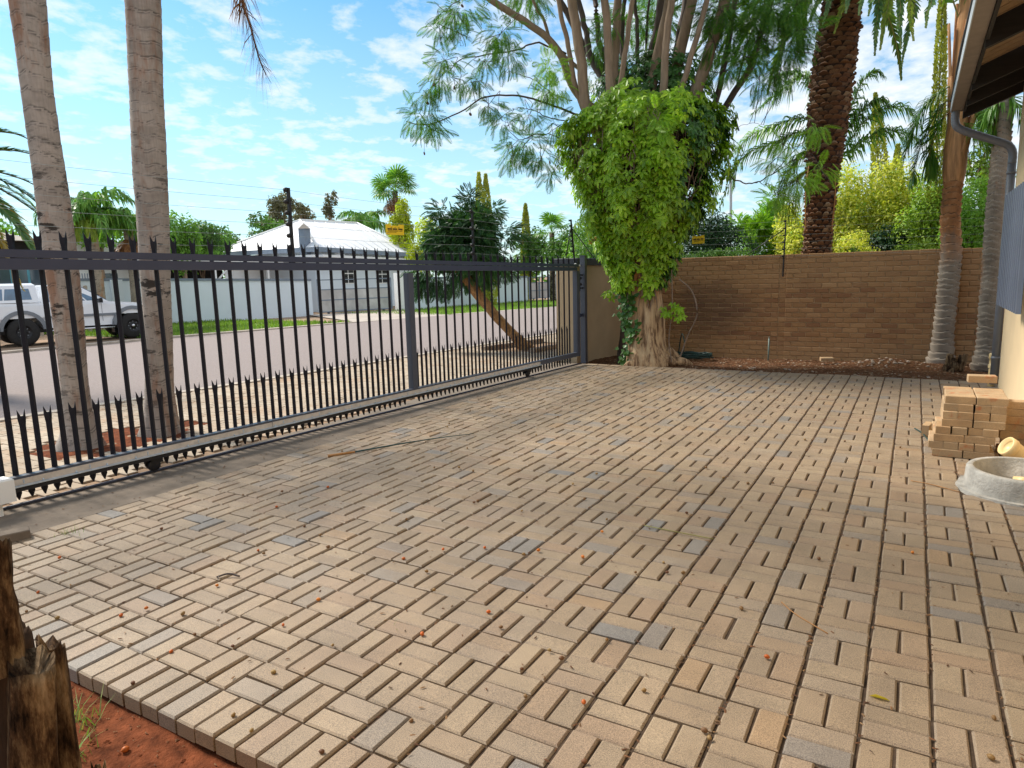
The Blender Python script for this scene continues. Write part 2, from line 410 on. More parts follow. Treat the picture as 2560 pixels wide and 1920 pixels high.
# boundary wall bricks: brown face brick, with a soft dark patch on the left half and paler courses at the top
_m, _t, _b, _o = new_mat("brown_face_brick")
_f = rand_value(_t)
_r = ramp(_t, [(0.0, (0.36, 0.19, 0.088)), (0.3, (0.45, 0.25, 0.12)), (0.6, (0.40, 0.22, 0.11)), (0.85, (0.31, 0.155, 0.078)), (1.0, (0.50, 0.29, 0.145))]); L(_t, _f, 0, _r, 0)
_n = pos_noise(_t, 130.0, 3.0, 0.7); _gr = ramp(_t, [(0.3, 0.78), (0.7, 1.18)]); L(_t, _n, 0, _gr, 0)
_c1 = mixc_(_t, 1.0, (_r, 0), (_gr, 0), "MULTIPLY")
_g = _t.nodes.new("ShaderNodeNewGeometry"); _s = _t.nodes.new("ShaderNodeSeparateXYZ"); L(_t, _g, "Position", _s, 0)
# lime wash-out on the top six courses and along the foot
_zr = ramp(_t, [(0.0, 0.7), (0.14, 0.40), (0.24, 0.0), (0.66, 0.0), (0.70, 0.35), (1.0, 0.45)])
_zm = N(_t, "ShaderNodeMapRange"); L(_t, _s, "Z", _zm, 0); _zm.inputs[1].default_value = -0.14; _zm.inputs[2].default_value = 1.72
L(_t, _zm, 0, _zr, 0)
_c2 = mixc_(_t, (_zr, 0), (_c1, 2), (0.50, 0.31, 0.16))
# soft-edged dark patch mixed into the brick colour, outline broken by noise
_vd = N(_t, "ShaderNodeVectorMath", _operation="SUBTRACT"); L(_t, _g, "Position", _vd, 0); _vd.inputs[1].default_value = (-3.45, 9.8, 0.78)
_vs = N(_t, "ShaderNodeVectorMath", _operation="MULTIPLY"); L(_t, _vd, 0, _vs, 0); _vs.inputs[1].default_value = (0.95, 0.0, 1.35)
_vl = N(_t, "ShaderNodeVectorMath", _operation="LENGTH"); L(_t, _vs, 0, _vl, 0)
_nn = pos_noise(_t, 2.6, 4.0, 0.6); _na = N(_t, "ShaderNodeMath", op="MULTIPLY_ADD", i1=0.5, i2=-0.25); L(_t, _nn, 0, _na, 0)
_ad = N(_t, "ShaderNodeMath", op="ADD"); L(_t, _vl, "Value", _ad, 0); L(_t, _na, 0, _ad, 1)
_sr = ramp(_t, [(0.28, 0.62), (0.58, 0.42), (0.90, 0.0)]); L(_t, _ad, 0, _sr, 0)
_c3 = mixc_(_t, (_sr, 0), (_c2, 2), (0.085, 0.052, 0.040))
L(_t, _c3, 2, _b, "Base Color"); _b.inputs["Roughness"].default_value = 0.9; spec(_b, 0.2)
bump(_t, _b, _n, 0, 0.35, 0.005)
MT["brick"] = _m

G = lambda *a: [(i / (len(a) - 1), c) for i, c in enumerate(a)]
MT["creeper"] = leaf_mat("creeper_leaf", G((0.17, 0.33, 0.014), (0.27, 0.46, 0.022), (0.21, 0.39, 0.016), (0.38, 0.55, 0.035), (0.11, 0.23, 0.016)), 0.38, 0.42, 0.45, 0.2, 1.6)
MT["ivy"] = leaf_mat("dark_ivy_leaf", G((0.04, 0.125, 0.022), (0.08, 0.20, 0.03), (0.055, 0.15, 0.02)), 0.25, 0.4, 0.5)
MT["feather"] = leaf_mat("feathery_leaf", G((0.04, 0.135, 0.022), (0.09, 0.22, 0.025), (0.055, 0.165, 0.028), (0.16, 0.31, 0.03)), 0.42, 0.5, 0.3, 0.3, 1.4)
MT["featherlight"] = leaf_mat("bright_feathery_leaf", G((0.19, 0.40, 0.03), (0.30, 0.50, 0.05), (0.14, 0.32, 0.03)), 0.4)
MT["lean_leaf"] = leaf_mat("dark_compound_leaf", G((0.022, 0.075, 0.030), (0.045, 0.13, 0.045), (0.030, 0.10, 0.035), (0.09, 0.20, 0.06)), 0.25, 0.45, 0.4, 0.35, 1.6)
MT["palm_leaf"] = leaf_mat("palm_leaflet", G((0.075, 0.20, 0.03), (0.13, 0.30, 0.04), (0.21, 0.38, 0.055)), 0.35, 0.4, 0.5)
MT["palm_leaf_blue"] = leaf_mat("date_palm_leaflet", G((0.055, 0.14, 0.04), (0.10, 0.21, 0.055), (0.17, 0.27, 0.06)), 0.3, 0.4, 0.5)
MT["palm_leaf_yellow"] = leaf_mat("yellowing_palm_leaflet", G((0.35, 0.26, 0.02), (0.52, 0.36, 0.025), (0.30, 0.28, 0.03)), 0.4)
MT["palm_leaf_lime"] = leaf_mat("lime_palm_leaflet", G((0.20, 0.30, 0.03), (0.32, 0.38, 0.05), (0.14, 0.25, 0.03)), 0.4)
MT["dead_frond"] = leaf_mat("dead_palm_leaflet", G((0.30, 0.13, 0.06), (0.20, 0.08, 0.045), (0.38, 0.19, 0.08)), 0.2)
MT["rachis"] = simple("palm_rachis", (0.24, 0.22, 0.06), 0.6, var=0.2)
MT["rachis_dead"] = simple("dead_rachis", (0.36, 0.17, 0.055), 0.7, var=0.2)
MT["bush_mid"] = leaf_mat("mid_green_leaf", G((0.065, 0.165, 0.025), (0.11, 0.24, 0.035), (0.04, 0.11, 0.02), (0.16, 0.29, 0.04)), 0.3, patch=0.4, pscale=0.6)
MT["bush_bright"] = leaf_mat("bright_green_leaf", G((0.12, 0.28, 0.03), (0.19, 0.36, 0.045), (0.08, 0.20, 0.025)), 0.35, patch=0.35, pscale=0.5)
MT["bush_dark"] = leaf_mat("dark_green_leaf", G((0.012, 0.045, 0.02), (0.025, 0.075, 0.03), (0.035, 0.10, 0.03)), 0.2, patch=0.4, pscale=1.5)
MT["bush_yellow"] = leaf_mat("yellow_variegated_leaf", G((0.74, 0.70, 0.10), (0.80, 0.78, 0.20), (0.62, 0.66, 0.08), (0.24, 0.38, 0.05), (0.84, 0.80, 0.28)), 0.42, patch=0.25, pscale=2.0)
MT["bush_yellowgreen"] = leaf_mat("yellow_green_leaf", G((0.42, 0.50, 0.02), (0.54, 0.60, 0.03), (0.26, 0.37, 0.02)), 0.35, patch=0.3, pscale=0.5)
MT["bush_olive"] = leaf_mat("olive_grey_leaf", G((0.14, 0.14, 0.075), (0.20, 0.19, 0.11), (0.10, 0.11, 0.06)), 0.3)
MT["cypress"] = leaf_mat("golden_cypress_leaf", G((0.36, 0.40, 0.05), (0.47, 0.48, 0.09), (0.24, 0.30, 0.04)), 0.25)
MT["thuja"] = leaf_mat("conifer_spray", G((0.20, 0.36, 0.035), (0.32, 0.46, 0.04), (0.13, 0.26, 0.03)), 0.25, patch=0.35, pscale=1.2)
MT["grass"] = leaf_mat("lawn_grass", G((0.12, 0.24, 0.025), (0.18, 0.32, 0.035), (0.24, 0.30, 0.06)), 0.3, patch=0.3, pscale=0.7)
MT["lawn"] = simple("lawn_base", (0.13, 0.20, 0.035), 0.95, var=0.35, scale=2.5)
MT["weed"] = leaf_mat("weed_grass", G((0.10, 0.22, 0.04), (0.17, 0.29, 0.06), (0.30, 0.30, 0.12)), 0.3)

# ---------------------------------------------------------------- mesh builders


class MB:
    """collects shapes and links them as one mesh object"""

    def __init__(self):
        self.v, self.f, self.n, self.sm, self.attr = [], [], 0, [], []

    def add(self, verts, faces, smooth=False):
        verts = np.asarray(verts, float).reshape(-1, 3)
        self.v.append(verts)
        for fc in ([faces] if isinstance(faces, np.ndarray) else faces):
            if isinstance(fc, np.ndarray):
                self.f.append((fc + self.n)); self.sm.append(np.full(len(fc), smooth))
            else:
                self.f.append(np.array([fc]) + self.n); self.sm.append(np.array([smooth]))
        self.n += len(verts)
        return self

    def box(self, c, s, rz=0.0, rot=None, taper=1.0):
        hx, hy, hz = s[0] / 2, s[1] / 2, s[2] / 2
        p = np.array([(-hx, -hy, -hz), (hx, -hy, -hz), (hx, hy, -hz), (-hx, hy, -hz),
                      (-hx * taper, -hy * taper, hz), (hx * taper, -hy * taper, hz), (hx * taper, hy * taper, hz), (-hx * taper, hy * taper, hz)])
        R = np.array(rot) if rot is not None else rz_m(rz)
        p = p @ R.T + np.array(c)
        return self.add(p, np.array([(3, 2, 1, 0), (4, 5, 6, 7), (0, 1, 5, 4), (1, 2, 6, 5), (2, 3, 7, 6), (3, 0, 4, 7)]))

    def bevbox(self, c, s, b=0.006, rot=None, bottom=True):
        """box with chamfered top edges"""
        hx, hy, hz = s[0] / 2, s[1] / 2, s[2] / 2
        p = [(sx * hx, sy * hy, -hz) for sx, sy in SQ] + [(sx * hx, sy * hy, hz - b) for sx, sy in SQ] + [(sx * (hx - b), sy * (hy - b), hz) for sx, sy in SQ]
        p = np.array(p)
        if rot is not None:
            p = p @ np.array(rot).T
        p = p + np.array(c)
        q = [(8, 9, 10, 11)] + [(i, (i + 1) % 4, 4 + (i + 1) % 4, 4 + i) for i in range(4)] + [(4 + i, 4 + (i + 1) % 4, 8 + (i + 1) % 4, 8 + i) for i in range(4)]
        if bottom:
            q.append((3, 2, 1, 0))
        return self.add(p, np.array(q))

    def tube(self, pts, rad, seg=8, cap=True, smooth=True):
        P = np.asarray(pts, float)
        n = len(P)
        r = np.broadcast_to(np.asarray(rad, float), (n,))
        T = np.gradient(P, axis=0)
        T /= np.linalg.norm(T, axis=1)[:, None] + 1e-9
        ref = np.array([0.0, 0.0, 1.0]) if abs(T[0, 2]) < 0.9 else np.array([1.0, 0.0, 0.0])
        a = np.cross(T, ref); a /= np.linalg.norm(a, axis=1)[:, None] + 1e-9
        b = np.cross(T, a)
        th = np.arange(seg) * 2 * PI / seg
        V = P[:, None] + r[:, None, None] * (np.cos(th)[None, :, None] * a[:, None] + np.sin(th)[None, :, None] * b[:, None])
        i, j = np.meshgrid(np.arange(n - 1), np.arange(seg), indexing="ij")
        Q = np.stack([i * seg + j, (i + 1) * seg + j, (i + 1) * seg + (j + 1) % seg, i * seg + (j + 1) % seg], -1).reshape(-1, 4)
        fs = [Q]
        if cap:
            fs += [list(range(seg)), list(range((n - 1) * seg, n * seg))[::-1]]
        return self.add(V.reshape(-1, 3), fs, smooth)

    def prism(self, outline, z0, z1, rot=None, off=(0, 0, 0)):
        """outline in xy (counter-clockwise) raised from z0 to z1"""
        n = len(outline)
        o = np.asarray(outline, float)
        p = np.concatenate([np.c_[o, np.full(n, z0)], np.c_[o, np.full(n, z1)]])
        if rot is not None:
            p = p @ np.array(rot).T
        p = p + np.array(off)
        return self.add(p, [list(range(n))[::-1], list(range(n, 2 * n)), np.array([(i, (i + 1) % n, n + (i + 1) % n, n + i) for i in range(n)])])

    def lathe(self, prof, c=(0, 0, 0), seg=20, smooth=True):
        th = np.arange(seg) * 2 * PI / seg
        pr = np.asarray(prof, float)
        V = np.stack([pr[:, 0][:, None] * np.cos(th), pr[:, 0][:, None] * np.sin(th), np.broadcast_to(pr[:, 1][:, None], (len(pr), seg))], -1)
        i, j = np.meshgrid(np.arange(len(pr) - 1), np.arange(seg), indexing="ij")
        Q = np.stack([i * seg + j, i * seg + (j + 1) % seg, (i + 1) * seg + (j + 1) % seg, (i + 1) * seg + j], -1).reshape(-1, 4)
        return self.add(V.reshape(-1, 3) + np.array(c), Q, smooth)

    def many(self, tv, tf, mats, smooth=False):
        """copies of a small shape: tv (n,3), tf list of equal-length index arrays, mats (N,3,4)"""
        mats = np.asarray(mats)
        k = len(mats)
        if not k:
            return self
        V = np.einsum("kij,nj->kni", mats[:, :, :3], tv) + mats[:, None, :, 3]
        off = np.arange(k)[:, None, None] * len(tv)
        self.v.append(V.reshape(-1, 3))
        for fc in tf:
            q = (fc[None] + off).reshape(-1, fc.shape[1]) + self.n
            self.f.append(q); self.sm.append(np.full(len(q), smooth))
        self.n += k * len(tv)
        return self

    def mesh(self, name, mat):
        me = bpy.data.meshes.new(name)
        V = np.concatenate(self.v).astype(np.float32)
        tot = np.concatenate([np.full(len(f), f.shape[1]) for f in self.f]).astype(np.int32)
        lp = np.concatenate([f.ravel() for f in self.f]).astype(np.int32)
        me.vertices.add(len(V)); me.vertices.foreach_set("co", V.ravel())
        me.loops.add(len(lp)); me.loops.foreach_set("vertex_index", lp)
        me.polygons.add(len(tot))
        st = np.concatenate([[0], np.cumsum(tot)[:-1]]).astype(np.int32)
        me.polygons.foreach_set("loop_start", st); me.polygons.foreach_set("loop_total", tot)
        me.polygons.foreach_set("use_smooth", np.concatenate(self.sm).astype(bool))
        if mat:
            me.materials.append(MT[mat] if isinstance(mat, str) else mat)
        me.update(calc_edges=True)
        me.validate()
        return me

    def build(self, name, mat, parent=None, kind=None, loc=None):
        o = bpy.data.objects.new(name, self.mesh(name, mat))
        COL.objects.link(o)
        if parent is not None:
            o.parent = parent
        if kind:
            o["kind"] = kind
        if loc is not None:
            o.location = loc
        return o


SQ = [(-1, -1), (1, -1), (1, 1), (-1, 1)]


def rz_m(a):
    return np.array([(math.cos(a), -math.sin(a), 0), (math.sin(a), math.cos(a), 0), (0, 0, 1.0)])


def tag(o, label, cat, group=None):
    o["label"] = label
    o["category"] = cat
    if group:
        o["group"] = group
    return o


def thing(name, label, cat, loc=(0, 0, 0), group=None, rz=0.0):
    o = bpy.data.objects.new(name, None)
    o.empty_display_size = 0.1
    COL.objects.link(o)
    o.location = loc
    o.rotation_euler = (0, 0, rz)
    return tag(o, label, cat, group)


def child(name, mesh, parent, loc=(0, 0, 0), rz=0.0, mat4=None):
    o = bpy.data.objects.new(name, mesh)
    COL.objects.link(o)
    o.parent = parent
    if mat4 is not None:
        o.matrix_basis = mat4
    else:
        o.location = loc
        o.rotation_euler = (0, 0, rz)
    return o


def struct(name, mb, mat):
    return mb.build(name, mat, kind="structure")


def curve(pts, n=12):
    """smooth polyline through points"""
    P = np.asarray(pts, float)
    if len(P) < 3:
        t = np.linspace(0, 1, n)[:, None]
        return P[0] * (1 - t) + P[-1] * t
    Q = np.concatenate([[2 * P[0] - P[1]], P, [2 * P[-1] - P[-2]]])
    out = []
    for i in range(1, len(Q) - 2):
        m = max(2, n // (len(P) - 1))
        for t in np.linspace(0, 1, m, endpoint=False):
            a, b, c, d = Q[i - 1], Q[i], Q[i + 1], Q[i + 2]
            out.append(0.5 * (2 * b + (c - a) * t + (2 * a - 5 * b + 4 * c - d) * t * t + (3 * b - a - 3 * c + d) * t ** 3))
    out.append(P[-1])
    return np.array(out)


def rot_to(d, roll=0.0):
    """3x3 whose x axis is d"""
    d = np.asarray(d, float); d = d / (np.linalg.norm(d) + 1e-9)
    ref = np.array([0, 0, 1.0]) if abs(d[2]) < 0.95 else np.array([1.0, 0, 0])
    y = np.cross(ref, d); y /= np.linalg.norm(y)
    z = np.cross(d, y)
    c, s = math.cos(roll), math.sin(roll)
    return np.stack([d, y * c + z * s, z * c - y * s], 1)


def mat34(R, p, s=1.0):
    return np.c_[np.asarray(R) * s, np.asarray(p, float)]


def unit(n):
    v = rng.normal(size=(n, 3))
    return v / np.linalg.norm(v, axis=1)[:, None]


def fbm(x, y, z, o=4):
    return mnoise.fractal(Vector((x, y, z)), 1.0, 2.0, o)


def sheet(name, mat, xs, ys, zf):
    """height-field patch"""
    X, Y = np.meshgrid(xs, ys, indexing="ij")
    Z = np.array([[zf(x, y) for y in ys] for x in xs])
    nx, ny = X.shape
    i, j = np.meshgrid(np.arange(nx - 1), np.arange(ny - 1), indexing="ij")
    Q = np.stack([i * ny + j, (i + 1) * ny + j, (i + 1) * ny + j + 1, i * ny + j + 1], -1).reshape(-1, 4)
    mb = MB().add(np.stack([X, Y, Z], -1).reshape(-1, 3), Q, True)
    return struct(name, mb, mat)

# ================================================================ the setting


def farz(x):
    return -0.2 * min(1.0, max(0.0, (-8.6 - x) / 11.9))


struct("ground", MB().add([(-400, -400, -0.34), (400, -400, -0.34), (400, 400, -0.34), (-400, 400, -0.34)], np.array([(0, 1, 2, 3)])), "ground")


def yard_z(x, y):
    if y < -1.0:
        return -0.068 + 0.018 * fbm(x * 2.2, y * 2.2, 3.0) + 0.006 * fbm(x * 11, y * 11, 9.0)
    d = min(1.0, max(0.0, (y - 7.15) / 2.6))
    z = -0.052 - 0.07 * d + 0.028 * fbm(x * 1.6, y * 1.6, 1.0) + 0.012 * fbm(x * 7, y * 7, 2.0)
    z += 0.10 * math.exp(-((x + 0.45) / 0.42) ** 2 - ((y - 9.25) / 0.35) ** 2)      # heap of spoil by the wall
    z += 0.07 * math.exp(-((x + 3.7) / 0.6) ** 2 - ((y - 7.75) / 0.35) ** 2)       # soil raised round the trunk
    z += 0.06 * math.exp(-((x - 0.4) / 0.8) ** 2 - ((y - 9.2) / 0.5) ** 2)
    return z


sheet("soil", "soil", np.linspace(-5.6, 1.6, 150), np.linspace(-6.0, -1.70, 90), yard_z)
sheet("garden_bed", "mulch", np.linspace(-5.1, 2.6, 170), np.linspace(7.16, 9.86, 70), yard_z)

# ---- paving of tan concrete pavers in basket weave
U, V_ = 0.206, 0.2
bed = MB().add([(-4.74, -1.79, -0.011), (0.824, -1.79, -0.011), (0.824, 7.32, -0.011), (-4.74, 7.32, -0.011)], np.array([(0, 1, 2, 3)]))
paving = struct("paving", bed, "joint")
tp = MB().bevbox((0, 0, -0.03), (0.1935, 0.0930, 0.06), 0.0065, bottom=False)
tpv, tpf = np.concatenate(tp.v), [np.concatenate(tp.f)]
pav_mesh = tp.mesh("paver", "paver")
spots = []
for i in range(-23, 4):
    for j in range(-8, 36):
        cx, cy = (i + 0.5) * U, (j + 0.5) * V_
        if (i + j) % 2 == 0:
            spots += [(cx - 0.0515, cy, PI / 2), (cx + 0.0515, cy, PI / 2)]
        else:
            spots += [(cx, cy - 0.05, 0.0), (cx, cy + 0.05, 0.0)]
for k in range(54):
    spots.append((-4.738 + 0.103 * (k + 0.5), -1.7, PI / 2))
for k in range(27):
    spots.append(((k - 22.5) * U, 7.25, 0.0))
pl = []
for (x, y, a) in spots:
    if math.hypot(x - 0.57, y - 2.33) < 0.34:
        continue                                                            # the gully stands here
    und = 0.005 * fbm(x * 0.7, y * 0.7, 5.0)
    tx, ty = rng.normal(0, 0.009, 2)
    a2 = a + rng.normal(0, 0.009)
    R = rz_m(a2) @ np.array([(1, 0, ty), (0, 1, tx), (-ty, -tx, 1)])
    p = np.array([x + rng.normal(0, 0.0010), y + rng.normal(0, 0.0010), und + rng.normal(0, 0.0018)])
    zc_, ins = seen(p)
    pl.append((zc_ if ins else 999, mat34(R, p)))
pl.sort(key=lambda t: t[0])
for zc_, m34 in pl[:300]:
    child("paver", pav_mesh, paving, mat4=Matrix([*map(tuple, m34), (0, 0, 0, 1)]))
MB().many(tpv, tpf, np.array([m for _, m in pl[300:]])).build("paver_field", "paver", paving, "stuff")

# ---- strip of concrete that carries the gate track
cs = MB()
cs.add([(-5.47, -6.0, -0.006), (-4.743, -6.0, -0.006), (-4.743, 7.32, -0.006), (-4.90, 7.32, -0.006)], np.array([(0, 1, 2, 3)]))
conc = MB().box((-5.0, 0.70, -0.075), (0.52, 13.2, 0.14)).box((-5.45 + 0.18, 0.7, -0.079), (0.30, 13.2, 0.14))
strip = struct("concrete_strip", conc, "concrete")
tk = MB().tube([(-5.35 - 0.0671 * 5.5, -5.5, 0.003), (-5.35 + 0.0671 * 7.3, 7.3, 0.003)], 0.011, 6)
tk.build("track_rail", "steel", strip)

# ---- pale paved apron outside the gate, road, far kerb, far verge
def near_edge(y):
    return np.interp(y, [-20, 0.65, 4.25, 11.1, 20, 60], [-9.6, -9.05, -8.62, -8.0, -7.2, -3.5])


bedv, yy = [], np.linspace(-20, 60, 60)
for y in yy:
    bedv += [(near_edge(y), y, -0.020), (-5.40, y, -0.020)]
ap = MB().add(bedv, np.array([(2 * k, 2 * k + 1, 2 * k + 3, 2 * k + 2) for k in range(len(yy) - 1)]))
apron = struct("apron", ap, "joint_pale")
ta = MB().bevbox((0, 0, -0.02), (0.196, 0.096, 0.04), 0.004, bottom=False)
tav, taf = np.concatenate(ta.v), [np.concatenate(ta.f)]
al, acount = [], 0
for j in range(-60, 130):
    for i in range(40):
        y = j * 0.1
        x = -5.58 - i * 0.2 - (0.1 if j % 2 else 0.0)
        if x < near_edge(y) + 0.1:
            break
        if math.hypot((x + 6.82), (y - 0.65) * 0.62) < 0.50 + 0.06 * math.sin(y * 9):
            continue                                                        # earth pit round the two palms
        if -7.55 < x < -6.35 and 8.5 < y < 10.4:
            continue                                                        # planter of the leaning tree
        al.append(mat34(rz_m(rng.normal(0, 0.01)), (x, y, -0.004 + rng.normal(0, 0.002))))
MB().many(tav, taf, np.array(al)).build("paver_field", "paver_pale", apron, "stuff")
pit = sheet("tree_pit", "soil", np.linspace(-7.4, -6.3, 24), np.linspace(-0.35, 1.65, 36), lambda x, y: -0.016 + 0.012 * fbm(x * 5, y * 5, 4.0))

FE = [(-20.9, -60), (-20.85, 0), (-20.75, 6), (-20.4, 10.4), (-19.2, 15.7), (-17.6, 22), (-15.7, 27.6), (-10.5, 45), (-2, 75)]


def far_edge(y):
    return float(np.interp(y, [p[1] for p in FE], [p[0] for p in FE]))


rv, rf, ys_ = [], [], np.linspace(-55, 70, 70)
for y in ys_:
    a, b = near_edge(y) - 0.16, far_edge(y)
    for t in np.linspace(0, 1, 6):
        x = a + (b - a) * t
        rv.append((x, y, -0.03 + (farz(x))))
for k in range(len(ys_) - 1):
    for s in range(5):
        rf.append((k * 6 + s, (k + 1) * 6 + s, (k + 1) * 6 + s + 1, k * 6 + s + 1))
road = struct("road", MB().add(rv, np.array(rf), True), "asphalt")
# kerb blocks: near side flush, far side upright
kb = MB()
for y in np.arange(-6, 24, 0.5):
    x = near_edge(y + 0.25)
    ang = math.atan2(near_edge(y + 0.5) - near_edge(y), 0.5)
    kb.box((x - 0.08, y + 0.25, -0.045), (0.16, 0.488, 0.09), -ang)
struct("near_kerb", kb, "kerb")
kb = MB()
for y in np.arange(-20, 40, 0.6):
    if 17.1 < y < 21.9:
        continue
    x = far_edge(y + 0.3)
    ang = math.atan2(far_edge(y + 0.6) - far_edge(y), 0.6)
    kb.box((x - 0.14, y + 0.3, -0.205), (0.28, 0.585, 0.07), -ang)
struct("far_kerb", kb, "kerb")
vv, vf = [], []
for k, y in enumerate(ys_):
    a = far_edge(y) - 0.2
    vv += [(a, y, -0.212), (-70, y, -0.212)]
    if k:
        vf.append((2 * k - 2, 2 * k, 2 * k + 1, 2 * k - 1))
struct("verge", MB().add(vv, np.array(vf)), "verge")


def wallx(y):
    return float(np.interp(y, [10.0, 14.77, 20.67, 25.69, 29.3, 33.0, 35.4, 60], [-28.4, -27.1, -24.75, -22.75, -22.3, -21.45, -21.25, -13.0]))


def lawn_patch(name, y0, y1, edge_off, wall_off, n):
    ys2 = np.linspace(y0, y1, 40)
    v, f = [], []
    for k, y in enumerate(ys2):
        v += [(far_edge(y) - edge_off, y, -0.196), (wallx(y) + wall_off, y, -0.196)]
        if k:
            f.append((2 * k - 2, 2 * k, 2 * k + 1, 2 * k - 1))
    base = struct(name, MB().add(v, np.array(f)), "lawn")
    tv = np.array([(-0.012, 0, 0), (0.012, 0, 0), (0.004, 0.03, 0.085)])
    ms = []
    for _ in range(n):
        y = rng.uniform(y0, y1)
        a, b = far_edge(y) - edge_off + 0.08, wallx(y) + wall_off
        x = a + (b - a) * rng.uniform(0, 1)
        ms.append(mat34(rz_m(rng.uniform(0, 6.28)), (x, y, -0.197), rng.uniform(0.7, 1.7)))
    MB().many(tv, [np.array([(0, 1, 2)])], np.array(ms)).build("grass", "grass", base, "stuff")


lawn_patch("lawn", 9.8, 17.0, 0.30, 0.0, 9000)
lawn_patch("lawn", 21.6, 36.0, 0.30, 0.0, 9000)
dv = MB().add([(far_edge(17.1), 17.1, -0.190), (far_edge(21.7), 21.7, -0.190), (wallx(24.6), 24.6, -0.150), (wallx(20.3), 20.3, -0.150)], np.array([(0, 1, 2, 3)]))
struct("far_driveway", dv, "drive_pale")

# ================================================================ boundary wall of brown brick
bw = thing("brick_wall", "brown face-brick boundary wall with a soft dark patch, behind the garden bed", "wall", (-1.3, 9.8, 0))
mc = MB().box((-3.585 + 1.3, 0.123, 0.74), (3.01, 0.21, 1.92)).box((0.23 + 1.3, 0.111, 0.74), (4.62, 0.21, 1.92))
mc.build("mortar", "mortar", bw)
RB = np.array([(1.0, 0, 0), (0, 0, -1), (0, 1, 0)])
tb = MB().bevbox((0, 0, -0.03), (0.2215, 0.0725, 0.06), 0.007, bottom=False)
tbv, tbf = np.concatenate(tb.v), [np.concatenate(tb.f)]
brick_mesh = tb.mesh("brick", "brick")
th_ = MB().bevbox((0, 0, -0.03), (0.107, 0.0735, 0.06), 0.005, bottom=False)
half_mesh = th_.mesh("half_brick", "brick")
thv, thf = np.concatenate(th_.v), [np.concatenate(th_.f)]
bl = []
for c in range(22):
    z = 1.715 - 0.0842 * (c + 0.5)
    for (x0, x1, yf, ph) in ((-5.09, -2.085, 9.800, 0), (-2.075, 2.52, 9.788, 1)):
        x = x0
        first = (c + ph) % 2 == 1
        while x < x1 - 0.05:
            half = (first and x == x0) or x + 0.2225 > x1
            w = 0.107 if half else 0.2225
            if x + w > x1 + 0.02:
                break
            R = RB @ rz_m(rng.normal(0, 0.006)) @ np.array([(1, 0, rng.normal(0, 0.01)), (0, 1, rng.normal(0, 0.015)), (0, 0, 1)])
            p = np.array([x + w / 2, yf + rng.normal(0, 0.0018), z + rng.normal(0, 0.0015)])
            zd, ins = seen(p)
            bl.append((zd if ins else 999, half, mat34(R, p - np.array([-1.3, 9.8, 0]))))
            x += w + 0.0098
bl.sort(key=lambda t: t[0])
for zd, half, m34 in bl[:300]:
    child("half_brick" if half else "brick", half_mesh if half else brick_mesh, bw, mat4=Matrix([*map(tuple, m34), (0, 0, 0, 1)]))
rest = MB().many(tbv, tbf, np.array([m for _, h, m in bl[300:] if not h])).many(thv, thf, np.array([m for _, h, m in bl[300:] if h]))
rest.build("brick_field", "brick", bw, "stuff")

# ---- rendered wall at the gate
pw = thing("plastered_wall", "short beige plastered wall with dark coping between grey gate post and tree", "wall", (-5.27, 8.6, 0))
MB().box((0, 0.10, 0.70), (0.38, 2.16, 1.82)).build("wall_body", "beige", pw)
MB().bevbox((0, 0.09, 1.672), (0.46, 2.22, 0.125), 0.012).build("coping", "coping", pw)

# ================================================================ sliding gate (local y runs along it)
GA = -math.atan(0.0671)
gate = thing("sliding_gate", "long charcoal palisade sliding gate with two rows of spiked pales", "gate", (-5.35, 0, 0), rz=GA)


def railz(y, lo):      # the top rail drops slightly towards the latch end
    return np.interp(y, [-0.75, 3.11, 7.19], [1.606, 1.561, 1.519] if lo else [1.736, 1.664, 1.623])


def long_box(mb, y0, y1, x0, x1, zl0, zl1, zh0, zh1):
    p = [(x0, y0, zl0), (x1, y0, zl0), (x1, y1, zl1), (x0, y1, zl1), (x0, y0, zh0), (x1, y0, zh0), (x1, y1, zh1), (x0, y1, zh1)]
    return mb.add(p, np.array([(3, 2, 1, 0), (4, 5, 6, 7), (0, 1, 5, 4), (1, 2, 6, 5), (2, 3, 7, 6), (3, 0, 4, 7)]))


Y0, Y1 = -2.2, 7.2
zl = [float(railz(y, True)) for y in (Y0, Y1)]; zh = [float(railz(y, False)) for y in (Y0, Y1)]
zl[0] += 0.017; zh[0] += 0.027
split = [(l * 0.42 + h * 0.58) for l, h in zip(zl, zh)]
long_box(MB(), Y0, Y1 - 0.06, -0.005, 0.045, zl[0], zl[1], split[0] - 0.003, split[1] - 0.003).build("top_rail", "steel", gate)
long_box(MB(), Y0, Y1, -0.002, 0.042, split[0] + 0.003, split[1] + 0.003, zh[0], zh[1]).build("pale_strap", "steel", gate)
long_box(MB(), Y0, Y1, -0.012, 0.048, 0.140, 0.140, 0.208, 0.208).build("bottom_rail", "steel_post", gate)
rk = MB()
long_box(rk, Y0, 1.2, 0.0485, 0.052, 0.150, 0.150, 0.192, 0.192)
long_box(rk, 1.206, 5.95, 0.0485, 0.052, 0.150, 0.150, 0.192, 0.192)
rack = rk.build("rack_plate", "rackface", gate)
fl = MB()
long_box(fl, Y0, 5.95, 0.0485, 0.082, 0.142, 0.142, 0.1495, 0.1495)
fl.build("flange", "galv", rack)
tt = MB()
long_box(tt, Y0, 5.95, 0.046, 0.078, 0.112, 0.112, 0.1415, 0.1415)
tt.build("gear_rack", "black", gate)
bt = MB()
for k in range(37):
    y = -2.0 + 0.215 * k
    bt.tube([(0.066, y, 0.149), (0.066, y, 0.166)], 0.006, 6)
    if k % 2:
        bt.box((0.055, y + 0.1, 0.171), (0.008, 0.007, 0.026))
bt.build("bolts", "galv", rack, "stuff")
